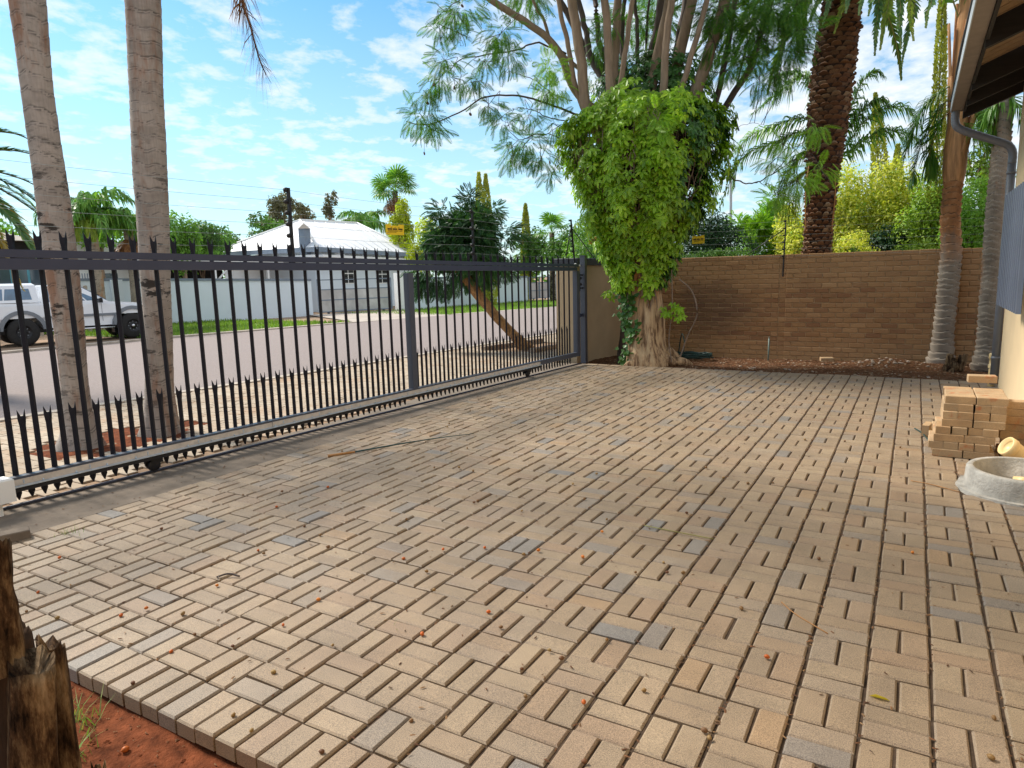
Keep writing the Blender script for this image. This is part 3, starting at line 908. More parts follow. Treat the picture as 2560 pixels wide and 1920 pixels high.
st = MB().box((0.014, 3.19, 0.87), (0.078, 0.082, 1.33)); st.build("stile", "steel_post", gate)
MB().box((0.014, 7.15, 0.83), (0.078, 0.092, 1.375)).build("stile", "steel_post", gate)


def pale_mesh(top, bottom=0.03, hb=0.145):
    """palisade pale: folded strip, spear head with a notch, pointed foot"""
    mb = MB()
    w, hw = 0.0185, 0.0255
    rows = [(bottom, 0.004), (bottom + 0.045, w + 0.004), (bottom + 0.075, w), (top - hb - 0.06, w), (top - hb + 0.03, w + 0.001), (top - 0.065, hw)]
    v, f = [], []
    for z, ww in rows:
        for xx, k in ((-ww, 0.0), (0.0, 0.014), (ww, 0.0)):
            v.append((k - 0.004, xx, z))
    n = len(rows)
    for r_ in range(n - 1):
        a = r_ * 3
        f += [(a, a + 3, a + 4, a + 1), (a + 1, a + 4, a + 5, a + 2)]
    a = (n - 1) * 3
    v += [(-0.004, -hw * 0.92, top), (0.004, -hw * 0.30, top - 0.045), (-0.004, hw * 0.92, top), (0.004, hw * 0.30, top - 0.045)]
    b = len(v) - 4
    tri = [(a, b, b + 1), (a, b + 1, a + 1), (a + 1, b + 3, a + 2), (a + 2, b + 3, b + 2), (a + 1, b + 1, b + 3)]
    # give the strip a real thickness: a second skin 4 mm behind
    V1 = np.array(v); V2 = V1 - np.array([0.0045, 0, 0])
    F4 = np.array(f); T3 = np.array(tri); m_ = len(V1)
    mb.add(np.concatenate([V1, V2]), [F4[:, ::-1], F4 + m_, T3[:, ::-1], T3 + m_])
    edge = [r_ * 3 for r_ in range(n)] + [b, b + 1, b + 3, b + 2] + [r_ * 3 + 2 for r_ in range(n - 1, -1, -1)]
    e = np.array([(edge[i], edge[i + 1], edge[i + 1] + m_, edge[i] + m_) for i in range(len(edge) - 1)])
    mb.add(np.concatenate([V1, V2]), [e])
    return mb


short_mesh = pale_mesh(0.655).mesh("short_pale", "pale_paint")
k = 0
y = -0.674 - 0.163 * 9
while y < 7.08:
    if abs(y - 3.19) > 0.06:
        o = child("pale", pale_mesh(float(railz(y, False)) + 0.148 - 0.003 * max(0, y)).mesh("pale", "pale_paint"), gate, (-0.022, y, 0))
    ys2 = y + 0.0815
    if abs(ys2 - 3.19) > 0.06 and ys2 < 7.06:
        child("short_pale", short_mesh, gate, (-0.022, ys2, 0))
    y += 0.163
for y in (0.085, 5.62):
    w_ = MB().lathe([(0.0, -0.016), (0.043, -0.016), (0.050, -0.010), (0.042, 0.0), (0.050, 0.010), (0.043, 0.016), (0.0, 0.016)], seg=22)
    wm = w_.build("wheel", "black", gate)
    wm.location = (0.030, y, 0.060); wm.rotation_euler = (0, PI / 2, 0)
    MB().box((0.008, y, 0.10), (0.006, 0.12, 0.085)).box((0.052, y + 0.02, 0.11), (0.006, 0.09, 0.07)).build("wheel_bracket", "black", gate)
# electric wiring carried on the gate
GZ = [2.325, 2.22, 2.115, 2.01, 1.905, 1.80]
for (py, zt, zb, rr) in ((1.65, 2.345, 1.60, 0.0145), (4.5, 2.303, 1.56, 0.012)):
    pm = MB().box((-0.035, py, (zt + zb) / 2), (0.022, 2 * rr, zt - zb)).build("electric_post", "black", gate)
    im = MB().lathe([(0.0, -0.012), (0.022, -0.012), (0.022, -0.004), (0.014, 0.0), (0.022, 0.004), (0.022, 0.012), (0.0, 0.012)], seg=12).mesh("insulator", "black")
    for z in GZ:
        ins_ = child("insulator", im, pm, (-0.035, py - rr - 0.014, z + (0 if py < 2 else -0.03)))
        ins_.rotation_euler = (0, PI / 2, 0)
for q, z in enumerate(GZ):
    pts = [(-0.035, -2.2, z + 0.035)]
    for (a, za), (b, zb2) in (((-2.2, z + 0.035), (1.62, z)), ((1.62, z), (4.48, z - 0.03)), ((4.48, z - 0.03), (6.9, z - 0.055))):
        for t in np.linspace(0.1, 1, 10):
            pts.append((-0.035, a + (b - a) * t, za + (zb2 - za) * t - 0.018 * 4 * t * (1 - t)))
    MB().tube(pts, 0.0014, 4, False).build("wire", "wire", gate)

bx = MB().bevbox((-5.30, -1.03, 0.16), (0.12, 0.20, 0.16), 0.012).box((-5.36, -1.10, 0.03), (0.16, 0.2, 0.16))
tag(bx.build("gate_motor", "white"), "white housing of the gate motor at the near end of the gate", "gate motor")

gp = thing("gate_post", "square grey steel post at the latch end of the gate", "post", (-4.853, 7.41, 0))
MB().box((0, 0, 0.872), (0.088, 0.088, 1.755)).build("post_tube", "steel_post", gp)
MB().box((0, 0, 1.757), (0.098, 0.098, 0.016)).build("post_cap", "steel_post", gp)
rb = MB().box((-0.012, -0.135, 1.34), (0.028, 0.012, 0.30)).box((0.006, -0.085, 1.45), (0.02, 0.09, 0.02)).box((0.006, -0.085, 1.24), (0.02, 0.09, 0.02))
for z in (1.40, 1.30):
    rb.tube([(-0.01, -0.11, z - 0.02), (-0.01, -0.11, z + 0.02)], 0.026, 10)
rb.build("guide_roller", "black", gp)
MB().box((-0.005, -0.095, 0.80), (0.03, 0.11, 0.05)).box((-0.02, -0.16, 0.80), (0.05, 0.03, 0.07)).build("catch_bracket", "steel", gp)
MB().tube(curve([(-0.03, -0.05, 1.60), (-0.05, -0.13, 1.615), (-0.05, -0.20, 1.63), (-0.06, -0.22, 1.60)], 14), 0.012, 8).build("cable_sleeve", "white", gp)

# ================================================================ electric fence on the walls
ef = thing("electric_fence", "black posts and thin wires of the electric fence above the walls", "electric fence", (-5.0, 7.5, 1.6))
EO = np.array([-5.0, 7.5, 1.6])


def efpost(b, t, w=0.020, ins=6, first=True):
    b, t = np.array(b) - EO, np.array(t) - EO
    pm = MB().tube([b, t], w * 0.62, 4, smooth=False).build("electric_post", "black", ef)
    for k2 in range(ins):
        p = b + (t - b) * (0.98 - 0.62 * k2 / (ins - 1))
        MB().lathe([(0.0, -0.012), (0.02, -0.012), (0.013, 0.0), (0.02, 0.012), (0.0, 0.012)], p + np.array([-0.022, -0.012, 0]), 10).build("insulator", "black", pm)
    return pm


p3b, p3t = (-5.07, 7.56, 1.55), (-5.11, 7.50, 2.36)
efpost(p3b, p3t, 0.026, 7)
for e_ in ((-5.25, 7.58, 1.73), (-5.02, 8.25, 1.73), (-5.12, 7.62, 1.70)):
    MB().tube([np.array(p3t) - EO - np.array([0, 0, 0.12]), np.array(e_) - EO], 0.008, 5).build("stay", "black", ef)
p4b, p4t = (-2.13, 9.765, 1.33), (-2.11, 9.765, 2.29)
efpost(p4b, p4t, 0.020, 6)
MB().tube([np.array((-2.74, 9.80, 1.73)) - EO, np.array((-2.15, 9.80, 2.13)) - EO], 0.009, 5).build("stay", "black", ef)
for k2 in range(6):
    f_ = 0.98 - 0.62 * k2 / 5
    a = np.array(p3b) + (np.array(p3t) - np.array(p3b)) * f_ - EO
    c_ = np.array(p4b) + (np.array(p4t) - np.array(p4b)) * f_ - EO
    mid = np.array([-5.2, 9.75, 1.74 + 0.105 * (5 - k2)]) - EO
    MB().tube(curve([a, mid], 4), 0.0014, 4, False).build("wire", "wire", ef)
    MB().tube(curve([mid, c_], 4), 0.0014, 4, False).build("wire", "wire", ef)
    e2 = np.array([2.4, 9.75, c_[2] + EO[2]]) - EO
    MB().tube(curve([c_, e2], 4), 0.0014, 4, False).build("wire", "wire", ef)


def warning_sign(label, p, w, h, rz, tilt, roll=0.0):
    s = thing("warning_sign", label, "warning sign", p, "yellow warning signs on the electric fence")
    s.rotation_euler = (tilt, roll, rz)
    o = [(-w / 2, -h / 2), (w / 2, -h / 2), (w / 2, h / 2), (w * 0.22, h / 2), (w * 0.2, h / 2 - 0.012), (-w * 0.2, h / 2 - 0.012), (-w * 0.22, h / 2), (-w / 2, h / 2)]
    RF = np.array([(1.0, 0, 0), (0, 0, -1), (0, 1, 0)])
    MB().prism(o, -0.002, 0.002, RF).build("plate", "yellow", s)
    ink = MB()
    # three bold words under three small pictograms, then two lines of small print, too small to read in the photograph
    for cx, ww in ((-0.285, 0.25), (0.0, 0.25), (0.30, 0.24)):
        for q in range(5):
            ink.box((w * (cx - ww / 2 + ww * (q + 0.5) / 5), -0.0032, h * 0.05), (w * ww / 5 * 0.82, 0.002, h * 0.15))
        ink.box((w * (cx * 0.72), -0.0032, h * 0.20), (w * 0.045, 0.002, h * 0.06))
    for q in range(9):
        ink.box((w * (-0.36 + 0.065 * q), -0.0032, h * -0.13), (w * 0.052, 0.002, h * 0.055))
    for q in range(3):
        ink.box((w * (0.29 + 0.06 * q - 0.03), -0.0032, h * -0.14), (w * 0.045, 0.002, h * 0.05))
    for q in range(7):
        ink.box((w * (-0.35 + 0.065 * q), -0.0032, h * -0.25), (w * 0.045, 0.002, h * 0.045))
    ink.build("lettering", "ink", s)
    return s


warning_sign("yellow warning sign hung on the gate wires in front of the yellow-green tree", (-5.155, 3.03, 2.012), 0.215, 0.112, math.radians(62), 0.0, 0.03)
warning_sign("small narrow yellow warning sign, seen edge-on at the left side of the creeper", (-5.20, 8.6, 2.055), 0.22, 0.135, math.radians(72), 0.0, -0.05)
warning_sign("yellow warning sign on the brick wall's fence, right of the creeper-covered trunk", (-3.605, 9.74, 2.03), 0.225, 0.145, 0.0, 0.0, -0.03)

# ================================================================ the house at the right
hs = thing("house", "cream house corner with dark rafters, grey gutter and overhanging eave", "house", (0.8, 6.9, 0))
HO = np.array([0.8, 6.9, 0])


def hp(*pts):
    return [tuple(np.array(p) - HO) for p in pts]


MB().box((2.8, -8.5, 1.75), (5.6, 17.0, 3.5)).build("wall", "cream", hs)
def slab(mb, quad, thick):
    q = np.array(quad, float); d = np.array([0, 0, thick])
    p = np.concatenate([q, q + d])
    return mb.add(p, np.array([(3, 2, 1, 0), (4, 5, 6, 7), (0, 1, 5, 4), (1, 2, 6, 5), (2, 3, 7, 6), (3, 0, 4, 7)]))


ZE, XE = 3.33, 0.20
slab(MB(), hp((XE - 0.06, -10.0, ZE + 0.085), (4.2, -10.0, ZE + 0.085 + 1.5), (4.2, 7.02, ZE + 0.085 + 1.5), (XE - 0.06, 7.02, ZE + 0.085)), 0.03).build("roof_sheet", "gutter", hs)
slb = MB(); slab(slb, hp((XE, -10.0, ZE + 0.045), (1.2, -10.0, ZE + 0.045 + 0.375), (1.2, 6.98, ZE + 0.045 + 0.375), (XE, 6.98, ZE + 0.045)), 0.02); slb.build("ceiling_board", "tantimber", hs)
for yb in (-8.6, -7.05, -5.5, -3.95, -2.4, -0.8, 0.75, 2.30, 3.87, 5.42, 6.2, 6.94):
    r_ = MB(); slab(r_, hp((XE + 0.04, yb - 0.035, ZE - 0.17), (1.15, yb - 0.035, ZE - 0.17 + 0.356), (1.15, yb + 0.035, ZE - 0.17 + 0.356), (XE + 0.04, yb + 0.035, ZE - 0.17)), 0.21)
    r_.build("rafter", "darktimber", hs)
for yb in np.arange(-9.6, 6.8, 0.19):
    b_ = MB(); slab(b_, hp((XE + 0.05, yb - 0.085, ZE + 0.026), (1.15, yb - 0.085, ZE + 0.026 + 0.371), (1.15, yb + 0.085, ZE + 0.026 + 0.371), (XE + 0.05, yb + 0.085, ZE + 0.026)), 0.018)
    b_.build("board", "tantimber", hs)
MB().box(np.array((XE + 0.052, 1.4, 3.33)) - HO, (0.025, 11.0, 0.22)).build("fascia", "darktimber", hs)
gt = None
for ya, yb in ((-10.0, 1.2), (1.206, 2.75), (2.756, 4.35), (4.356, 5.90), (5.906, 6.92)):
    g_ = MB().box(np.array(((0.122 + 0.236) / 2, (ya + yb) / 2, 3.246)) - HO, (0.114, yb - ya, 0.012)).box(np.array((0.230, (ya + yb) / 2, 3.30)) - HO, (0.012, yb - ya, 0.10))
    gt = g_.build("gutter", "soffit", hs)
    MB().box(np.array((0.117, (ya + yb) / 2, 3.30)) - HO, (0.008, yb - ya, 0.125)).build("gutter_face", "gutter_pale", gt)
    wob = [(0.108 + 0.004 * math.sin(y_ * 2.3), y_, 3.372 + 0.006 * math.sin(y_ * 1.7)) for y_ in np.linspace(ya, yb, 12)]
    MB().tube(np.array(wob) - HO, 0.010, 8).build("gutter_lip", "coping", gt)
dp = MB()
path = curve([(0.165, 6.86, 3.25), (0.165, 6.86, 3.14), (0.19, 6.86, 3.06), (0.28, 6.87, 3.0), (0.45, 6.90, 2.925), (0.62, 6.92, 2.85), (0.71, 6.93, 2.80), (0.752, 6.94, 2.72), (0.755, 6.94, 2.6)], 70)
dp.tube(path - HO, 0.043 + 0.0018 * (np.arange(len(path)) % 3 == 0), 14)
dp.tube(np.array([(0.755, 6.94, 2.62), (0.755, 6.94, 0.03)]) - HO, 0.043, 14)
dn = dp.build("downpipe", "pipe", hs)
for z in (2.5, 1.3, 0.35):
    MB().tube(np.array([(0.755, 6.94, z - 0.015), (0.755, 6.94, z + 0.015)]) - HO, 0.049, 14).build("pipe_collar", "pipe", dn)
# corrugated shade panel standing off the wall on brackets
aw = MB()
ny = 240
ys3 = np.linspace(3.77, 5.43, ny)
w3 = 0.016 * np.clip(2.2 * np.sin(ys3 * 2 * PI / 0.138), -1, 1)
fr = np.stack([0.60 + w3, ys3], 1)
pv = []
for zz in (1.066, 2.13):
    pv += [(x, y_, zz) for x, y_ in fr] + [(x + 0.003, y_, zz) for x, y_ in fr]
pv = np.array(pv) - HO
i_ = np.arange(ny - 1)
aw.add(pv, [np.stack([i_, i_ + 1, 2 * ny + i_ + 1, 2 * ny + i_], 1), np.stack([ny + i_, 3 * ny + i_, 3 * ny + i_ + 1, ny + i_ + 1], 1),
            np.stack([i_, ny + i_, ny + i_ + 1, i_ + 1], 1), np.stack([2 * ny + i_, 2 * ny + i_ + 1, 3 * ny + i_ + 1, 3 * ny + i_], 1)])
wp = thing("shade_panel", "slate-grey corrugated panel standing off the cream house wall", "panel", (0.6, 4.6, 1.6))
o = aw.build("corrugated_sheet", "awning", wp); o.location = HO - np.array([0.6, 4.6, 1.6])
for yb in (4.0, 5.2):
    for zb in (1.35, 2.0):
        MB().box((0.105, yb - 4.6, zb - 1.6), (0.19, 0.03, 0.03)).build("bracket", "coping", wp)
og = MB().box((0.67, 5.75, 1.61), (0.012, 0.012, 0.22), rot=rz_m(0) @ np.array([(1, 0, 0.25), (0, 1, 0), (-0.25, 0, 1)]))
tag(og.build("orange_tube", "orange"), "short orange tube sticking out beside the corrugated panel", "tube")

cp = thing("vent_pipe", "cream capped pipe standing upright beside the grey downpipe", "pipe", (0.735, 6.98, 0))
MB().tube([(0, 0, -0.08), (0, 0, 0.30)], 0.036, 16).build("pipe_shaft", "pvc", cp)
MB().lathe([(0.045, 0.22), (0.045, 0.26), (0.037, 0.265), (0.037, 0.33), (0.045, 0.335), (0.045, 0.385), (0.038, 0.398), (0, 0.40)], seg=18).build("cap", "pvc", cp)

# gully: low concrete ring with pipes
gr = thing("drain_gully", "round grey concrete gully ring on a mortar pad by the house", "drain", (0.57, 2.33, 0))
prof = [(0.345, -0.02), (0.342, 0.06), (0.336, 0.138), (0.328, 0.150), (0.300, 0.152), (0.292, 0.145), (0.282, 0.02), (0.0, 0.012)]
rg = MB().lathe(prof, seg=48)
rg.build("ring", "concrete_pale", gr)
pd = MB()
th = np.linspace(0, 2 * PI, 40, endpoint=False)
rad = np.array([0.385 + 0.018 * fbm(math.cos(t) * 2, math.sin(t) * 2, 7.7) for t in th])
pd.prism(np.stack([np.cos(th) * rad, np.sin(th) * rad], 1), -0.03, 0.016)
pd.build("mortar_pad", "concrete_pale", gr)
MB().tube([(0.02, -0.06, 0.09), (-0.07, -0.02, 0.075)], 0.028, 12).tube([(0.02, -0.06, 0.09), (0.30, -0.16, 0.135)], 0.026, 12).build("waste_pipe", "pvc", gr)
el = thing("drain_elbow", "cream plastic drain elbow with an open flared socket behind the gully", "pipe", (0.60, 2.92, 0))
ep = curve([(0, 0, -0.02), (0, 0, 0.06), (-0.012, -0.005, 0.105), (-0.045, -0.02, 0.14), (-0.08, -0.035, 0.165)], 18)
MB().tube(ep, 0.062, 18, cap=False).build("bend", "pvc", el)
dd = ep[-1] - ep[-2]; Rr = rot_to(dd)
sk = MB()
pr_ = [(0.064, -0.03), (0.072, -0.02), (0.072, 0.025), (0.060, 0.028), (0.055, 0.0), (0.0, -0.01)]
sk.lathe(pr_, seg=20)
sv = np.concatenate(sk.v)
MB().add(sv[:, [2, 0, 1]] @ Rr.T + ep[-1], [f for f in sk.f], True).build("socket", "pvc", el)
MB().lathe([(0.070, -0.01), (0.070, 0.02), (0.062, 0.022)], seg=20).build("base_collar", "pvc", el)

# ================================================================ stack of spare pavers, each one loose
SM = MB().bevbox((0, 0, 0), (0.1965, 0.0965, 0.0575), 0.005).mesh("stacked_paver", "stack_paver")
LAY = [("s", 0.058), ("h", 0.028), ("s", 0.060), ("h", 0.076), ("s", 0.112), ("h", 0.110), ("h", 0.112), ("s", 0.122)]
ORD = ["lowest", "second", "third", "fourth", "fifth", "sixth", "seventh", "top"]
COLN = {"s": ["left", "right"], "h": ["leftmost", "left-middle", "right-middle", "rightmost"]}
for li, (kind_, x0) in enumerate(LAY):
    zc_ = 0.004 + 0.0592 * (li + 0.5)
    rows = ([3.08 + 0.05 + 0.1 * q for q in range(5)] if kind_ == "s" else [3.08 + 0.1 + 0.2 * q for q in range(2)])
    xs = [x0 + 0.1 + 0.202 * q for q in range(2)] if kind_ == "s" else [x0 + 0.05 + 0.101 * q for q in range(4)]
    for ri, yr in enumerate(rows):
        for ci, xx in enumerate(xs):
            side = ci in (0, len(xs) - 1)
            if not (ri == 0 or li == 7 or side):
                continue                                                     # buried inside the stack
            ob = bpy.data.objects.new("stacked_paver", SM)
            COL.objects.link(ob)
            ob.location = (xx + rng.normal(0, 0.002), yr + rng.normal(0, 0.003) + 0.012 * li * 0.6, zc_)
            ob.rotation_euler = (0, 0, (0 if kind_ == "s" else PI / 2) + rng.normal(0, 0.02))
            if ri == 0:
                lab = "tan paver in the stack's front face, %s layer, %s %s" % (ORD[li], COLN[kind_][ci], "long side" if kind_ == "s" else "end")
            elif li == 7:
                lab = "tan paver on the stack's top layer, %s row from the front, %s half" % (["", "second", "third", "fourth", "rearmost"][ri], COLN[kind_][ci])
            else:
                lab = "tan paver at the %s side of the stack, %s layer, %s from the front" % ("left" if ci == 0 else "right", ORD[li], ["", "second", "third", "fourth", "fifth"][ri])
            tag(ob, lab, "paver", "pavers stacked beside the house")


def loose(x, y, z, rz, label, mesh=SM, tilt=0.0, group=None, cat="paver"):
    ob = bpy.data.objects.new("loose_paver", mesh)
    COL.objects.link(ob)
    ob.location = (x, y, z); ob.rotation_euler = (tilt, 0, rz)
    return tag(ob, label, cat, group)


loose(0.385, 3.70 - 0.04, 0.548, 0.07, "single paver lying on top of the paver stack")
for (x, y, z, a, lb) in ((0.60, 3.42, 0.034, 0.1, "lowest paver of the small pile in shade behind the stack"), (0.62, 3.44, 0.093, 0.0, "second paver of the small pile in shade behind the stack"),
                         (0.60, 3.43, 0.152, 0.15, "third paver of the small pile in shade behind the stack"), (0.63, 3.44, 0.211, 0.0, "fourth paver of the small pile in shade behind the stack"),
                         (0.60, 3.43, 0.270, -0.1, "fifth paver of the small pile in shade behind the stack"), (0.62, 3.45, 0.329, 0.08, "sixth paver of the small pile in shade behind the stack"),
                         (0.63, 3.45, 0.388, 0.0, "brown paver topping the small pile behind the stack")):
    loose(x, y, z, a, lb)
loose(0.035, 3.86, 0.052, 1.4, "reddish paver standing on edge left of the paver stack", tilt=PI / 2)
loose(-1.32, 9.22, -0.02, 0.35, "grey paver half buried in the bed by the brick wall", tilt=0.12)
loose(-3.86, 7.62, -0.005, 0.1, "tan paver lying at the foot of the creeper-covered tree")
_lp = loose(-4.72, -1.21, 0.022, 1.2, "grey paver end lying by the concrete strip near the palm stump")
_lp.data = SM.copy(); _lp.data.materials[0] = MT["concrete"]

# ================================================================ far side of the street
def far_wall(label, pts, tops):
    w = thing("street_wall", label, "wall", (pts[0][0], pts[0][1], 0), "pale blue walls along the far side of the street")
    O = np.array([pts[0][0], pts[0][1], 0])
    body, cop = MB(), MB()
    for (a, b), (ta, tb_) in zip(zip(pts[:-1], pts[1:]), zip(tops[:-1], tops[1:])):
        a3, b3 = np.array([*a, 0.0]), np.array([*b, 0.0])
        d = (b3 - a3) / np.linalg.norm(b3 - a3); nrm = np.array([d[1], -d[0], 0])

        def seg(mb, z0a, z0b, z1a, z1b, o0, o1):
            p = [a3 + nrm * o0, a3 + nrm * o1, b3 + nrm * o1, b3 + nrm * o0]
            v = [x + np.array([0, 0, z]) - O for x, z in zip(p, (z0a, z0a, z0b, z0b))] + [x + np.array([0, 0, z]) - O for x, z in zip(p, (z1a, z1a, z1b, z1b))]
            mb.add(np.array(v), np.array([(3, 2, 1, 0), (4, 5, 6, 7), (0, 1, 5, 4), (1, 2, 6, 5), (2, 3, 7, 6), (3, 0, 4, 7)]))
        seg(body, -0.3, -0.3, ta - 0.10, tb_ - 0.10, -0.22, 0.0)
        seg(cop, ta - 0.099, tb_ - 0.099, ta, tb_, -0.26, 0.05)
    body.build("wall_body", "bluewall", w); cop.build("coping", "slate", w)
    return w, O


w1, O1 = far_wall("long pale blue street wall with slate coping, between white pickup and far gate", [(-28.05, 11.25), (-27.1, 14.77), (-24.80, 20.55)], [1.78, 1.70, 1.53])
MB().box(np.array((-27.62, 12.9, 0.70)) - O1, (0.42, 0.42, 1.98), -0.25).build("pier", "bluewall", w1)
w2, O2 = far_wall("pale blue street wall with slate coping behind the leaning tree", [(-23.10, 24.75), (-22.73, 25.69), (-22.36, 29.3), (-21.42, 33.0), (-21.27, 35.3)], [1.50, 1.48, 1.45, 1.40, 1.37])
MB().box(np.array((-23.05, 24.9, 0.72)) - O2, (0.42, 0.42, 2.0), -0.4).build("pier", "white", w2)
w3_, O3 = far_wall("white end pier and wall beyond the second far gate", [(-20.92, 37.9), (-20.7, 39.0), (-19.0, 46.0)], [1.42, 1.42, 1.40])


def far_gate(label, a, b, zt, rows, cols):
    a3, b3 = np.array([*a, -0.12]), np.array([*b, -0.12])
    ln = np.linalg.norm(b3 - a3); rz = math.atan2(b[1] - a[1], b[0] - a[0])
    g = thing("street_gate", label, "gate", a3, "gates across the street", rz)
    for z in rows:
        MB().box((ln / 2, 0, z), (ln, 0.05, 0.05)).build("gate_rail", "slate", g)
    for c in range(cols + 1):
        x = 0.03 + (ln - 0.06) * c / cols
        MB().box((x, -0.004, zt / 2 + 0.04), (0.06, 0.062, zt - 0.08)).build("gate_stile", "slate", g)
    for c in range(cols):
        for r0, r1 in zip(rows[:2], rows[1:3]):
            x0, x1 = 0.06 + (ln - 0.06) * c / cols, (ln - 0.06) * (c + 1) / cols
            MB().box(((x0 + x1) / 2, 0.012, (r0 + r1) / 2), (x1 - x0 - 0.012, 0.004, r1 - r0 - 0.05)).build("sheet_panel", "sheet", g)
    for x in (0.5, ln - 0.5):
        MB().tube([(x, -0.02, 0.0), (x, 0.02, 0.0)], 0.06, 12).build("wheel", "black", g)
    return g


far_gate("wide galvanised sheet gate in front of the white house", (-24.70, 20.8), (-23.22, 24.45), 1.62, [0.06, 0.62, 1.12, 1.58], 3)
far_gate("smaller galvanised sheet gate far down the street, right of leaning trunk", (-21.26, 35.45), (-20.95, 37.7), 1.42, [0.06, 0.55, 1.05, 1.40], 2)

# white hipped house behind the far gate
wh = thing("white_house", "white house with white hipped metal roof behind the far street wall", "house", (-29, 26, 0))
OW = np.array([-29.0, 26.0, 0])
Pc, Pr, Pl, Ra, Rb = [np.array(p) - OW for p in ((-26.57, 22.82, 3.14), (-27.0, 31.8, 2.95), (-36.2, 23.8, 3.22), (-30.72, 25.7, 4.85), (-31.2, 30.9, 4.98))]
Pb = np.array((-36.6, 32.8, 3.0)) - OW
rf_ = MB().add([Pc, Pr, Pb, Pl, Ra, Rb], [[0, 1, 5, 4], [1, 2, 5], [2, 3, 4, 5], [3, 0, 4], [3, 2, 1, 0]])
rfo = rf_.build("roof", "whiteroof", wh)
for a_, b_ in ((Pc, Ra), (Pr, Rb), (Ra, Rb), (Pl, Ra)):
    MB().tube([a_ + [0, 0, 0.02], b_ + [0, 0, 0.02]], 0.07, 6).build("ridge_cap", "white", rfo)
for q in range(1, 13):
    t = q / 13
    e0 = Pc + (Pr - Pc) * t
    tt_ = min(1.0, max(0.0, (t - 0.30) / 0.42)); r0_ = Ra + (Rb - Ra) * tt_
    u_ = min(1.0, t / 0.30) if t < 0.30 else (1.0 if t < 0.72 else (1 - t) / 0.28)
    MB().tube([e0 + [0, 0, 0.012], e0 + (r0_ - e0) * u_ * 0.98 + [0, 0, 0.012]], 0.022, 4).build("roof_seam", "white", rfo)


def strip_along(mb, a, b, z0, z1, off0, off1):
    a, b = np.array(a, float), np.array(b, float)
    d = b - a; d[2] = 0; d /= np.linalg.norm(d); nn = np.array([d[1], -d[0], 0])
    v = [a + nn * off0 + [0, 0, z0], a + nn * off1 + [0, 0, z0], b + nn * off1 + [0, 0, z0], b + nn * off0 + [0, 0, z0],
         a + nn * off0 + [0, 0, z1], a + nn * off1 + [0, 0, z1], b + nn * off1 + [0, 0, z1], b + nn * off0 + [0, 0, z1]]
    return mb.add(np.array(v), np.array([(3, 2, 1, 0), (4, 5, 6, 7), (0, 1, 5, 4), (1, 2, 6, 5), (2, 3, 7, 6), (3, 0, 4, 7)]))


strip_along(strip_along(MB(), Pc, Pr, -0.24, -0.004, -0.10, 0.02), Pl, Pc, -0.24, -0.004, -0.10, 0.02).build("fascia", "slate", wh)
strip_along(MB(), Pc, Pr, -0.52, -0.40, -0.30, 0.35).build("veranda_roof", "whiteroof", wh)
strip_along(MB(), Pl, Pc, -0.52, -0.40, -0.30, 0.35).build("veranda_roof", "whiteroof", wh)
wb = MB()
ins1 = [Pc + [-0.5, 0.45, 0], Pr + [-0.5, -0.3, 0], Pb + [0.4, -0.4, 0], Pl + [0.4, 0.5, 0]]
for a, b in zip(ins1, ins1[1:] + ins1[:1]):
    strip_along(wb, [a[0], a[1], 0], [b[0], b[1], 0], -0.3, 2.95, -0.2, 0.0)
wb.build("house_wall", "bluewall", wh)
for (ya, yb_, z0, z1) in ((25.05, 26.05, 1.20, 2.35), (28.0, 29.1, 1.15, 2.25)):
    xa = np.interp(ya, [23.27, 31.5], [-27.07, -27.5]); xb = np.interp(yb_, [23.27, 31.5], [-27.07, -27.5])
    a, b = np.array([xa, ya, 0]) - OW, np.array([xb, yb_, 0]) - OW
    fm = strip_along(MB(), a, b, z0, z1, 0.004, 0.035).build("window_frame", "white", wh)
    d = b - a
    for q in range(2):
        for (u0, u1) in ((z0 + 0.06, (z0 + z1) / 2 - 0.03), ((z0 + z1) / 2 + 0.03, z1 - 0.06)):
            pa = a + d * (0.06 + 0.47 * q); pb_ = a + d * (0.06 + 0.47 * q + 0.41)
            strip_along(MB(), pa, pb_, u0, u1, 0.03, 0.038).build("pane", "darkvoid", fm)
            lv = MB()
            nl = max(2, int((u1 - u0) / 0.11))
            for k2 in range(nl):
                zz = u0 + (u1 - u0) * (k2 + 0.5) / nl
                strip_along(lv, pa, pb_, zz - 0.022, zz + 0.012, 0.038, 0.05)
            lv.build("louvre", "louvre", fm)
MB().box(np.array((-27.7, 23.1, 3.45)) - OW, (0.42, 0.42, 1.3)).build("chimney", "slate", wh)
MB().lathe([(0.42, 0.0), (0.0, 0.30)], np.array((-27.7, 23.1, 4.10)) - OW, 4, False).build("chimney_cap", "brownroof", wh)
ds = thing("satellite_dish", "small white satellite dish on the white house wall above the far gate", "satellite dish", (-26.80, 24.6, 2.72))
di = MB().lathe([(0.0, 0.0), (0.16, 0.02), (0.26, 0.06), (0.27, 0.06), (0.16, 0.01), (0.0, -0.012)], seg=18).build("dish", "white", ds)
di.rotation_euler = (0, math.radians(80), math.radians(-30))
MB().tube([(0, 0, 0), (-0.30, -0.02, -0.12)], 0.02, 6).build("dish_arm", "slate", ds)

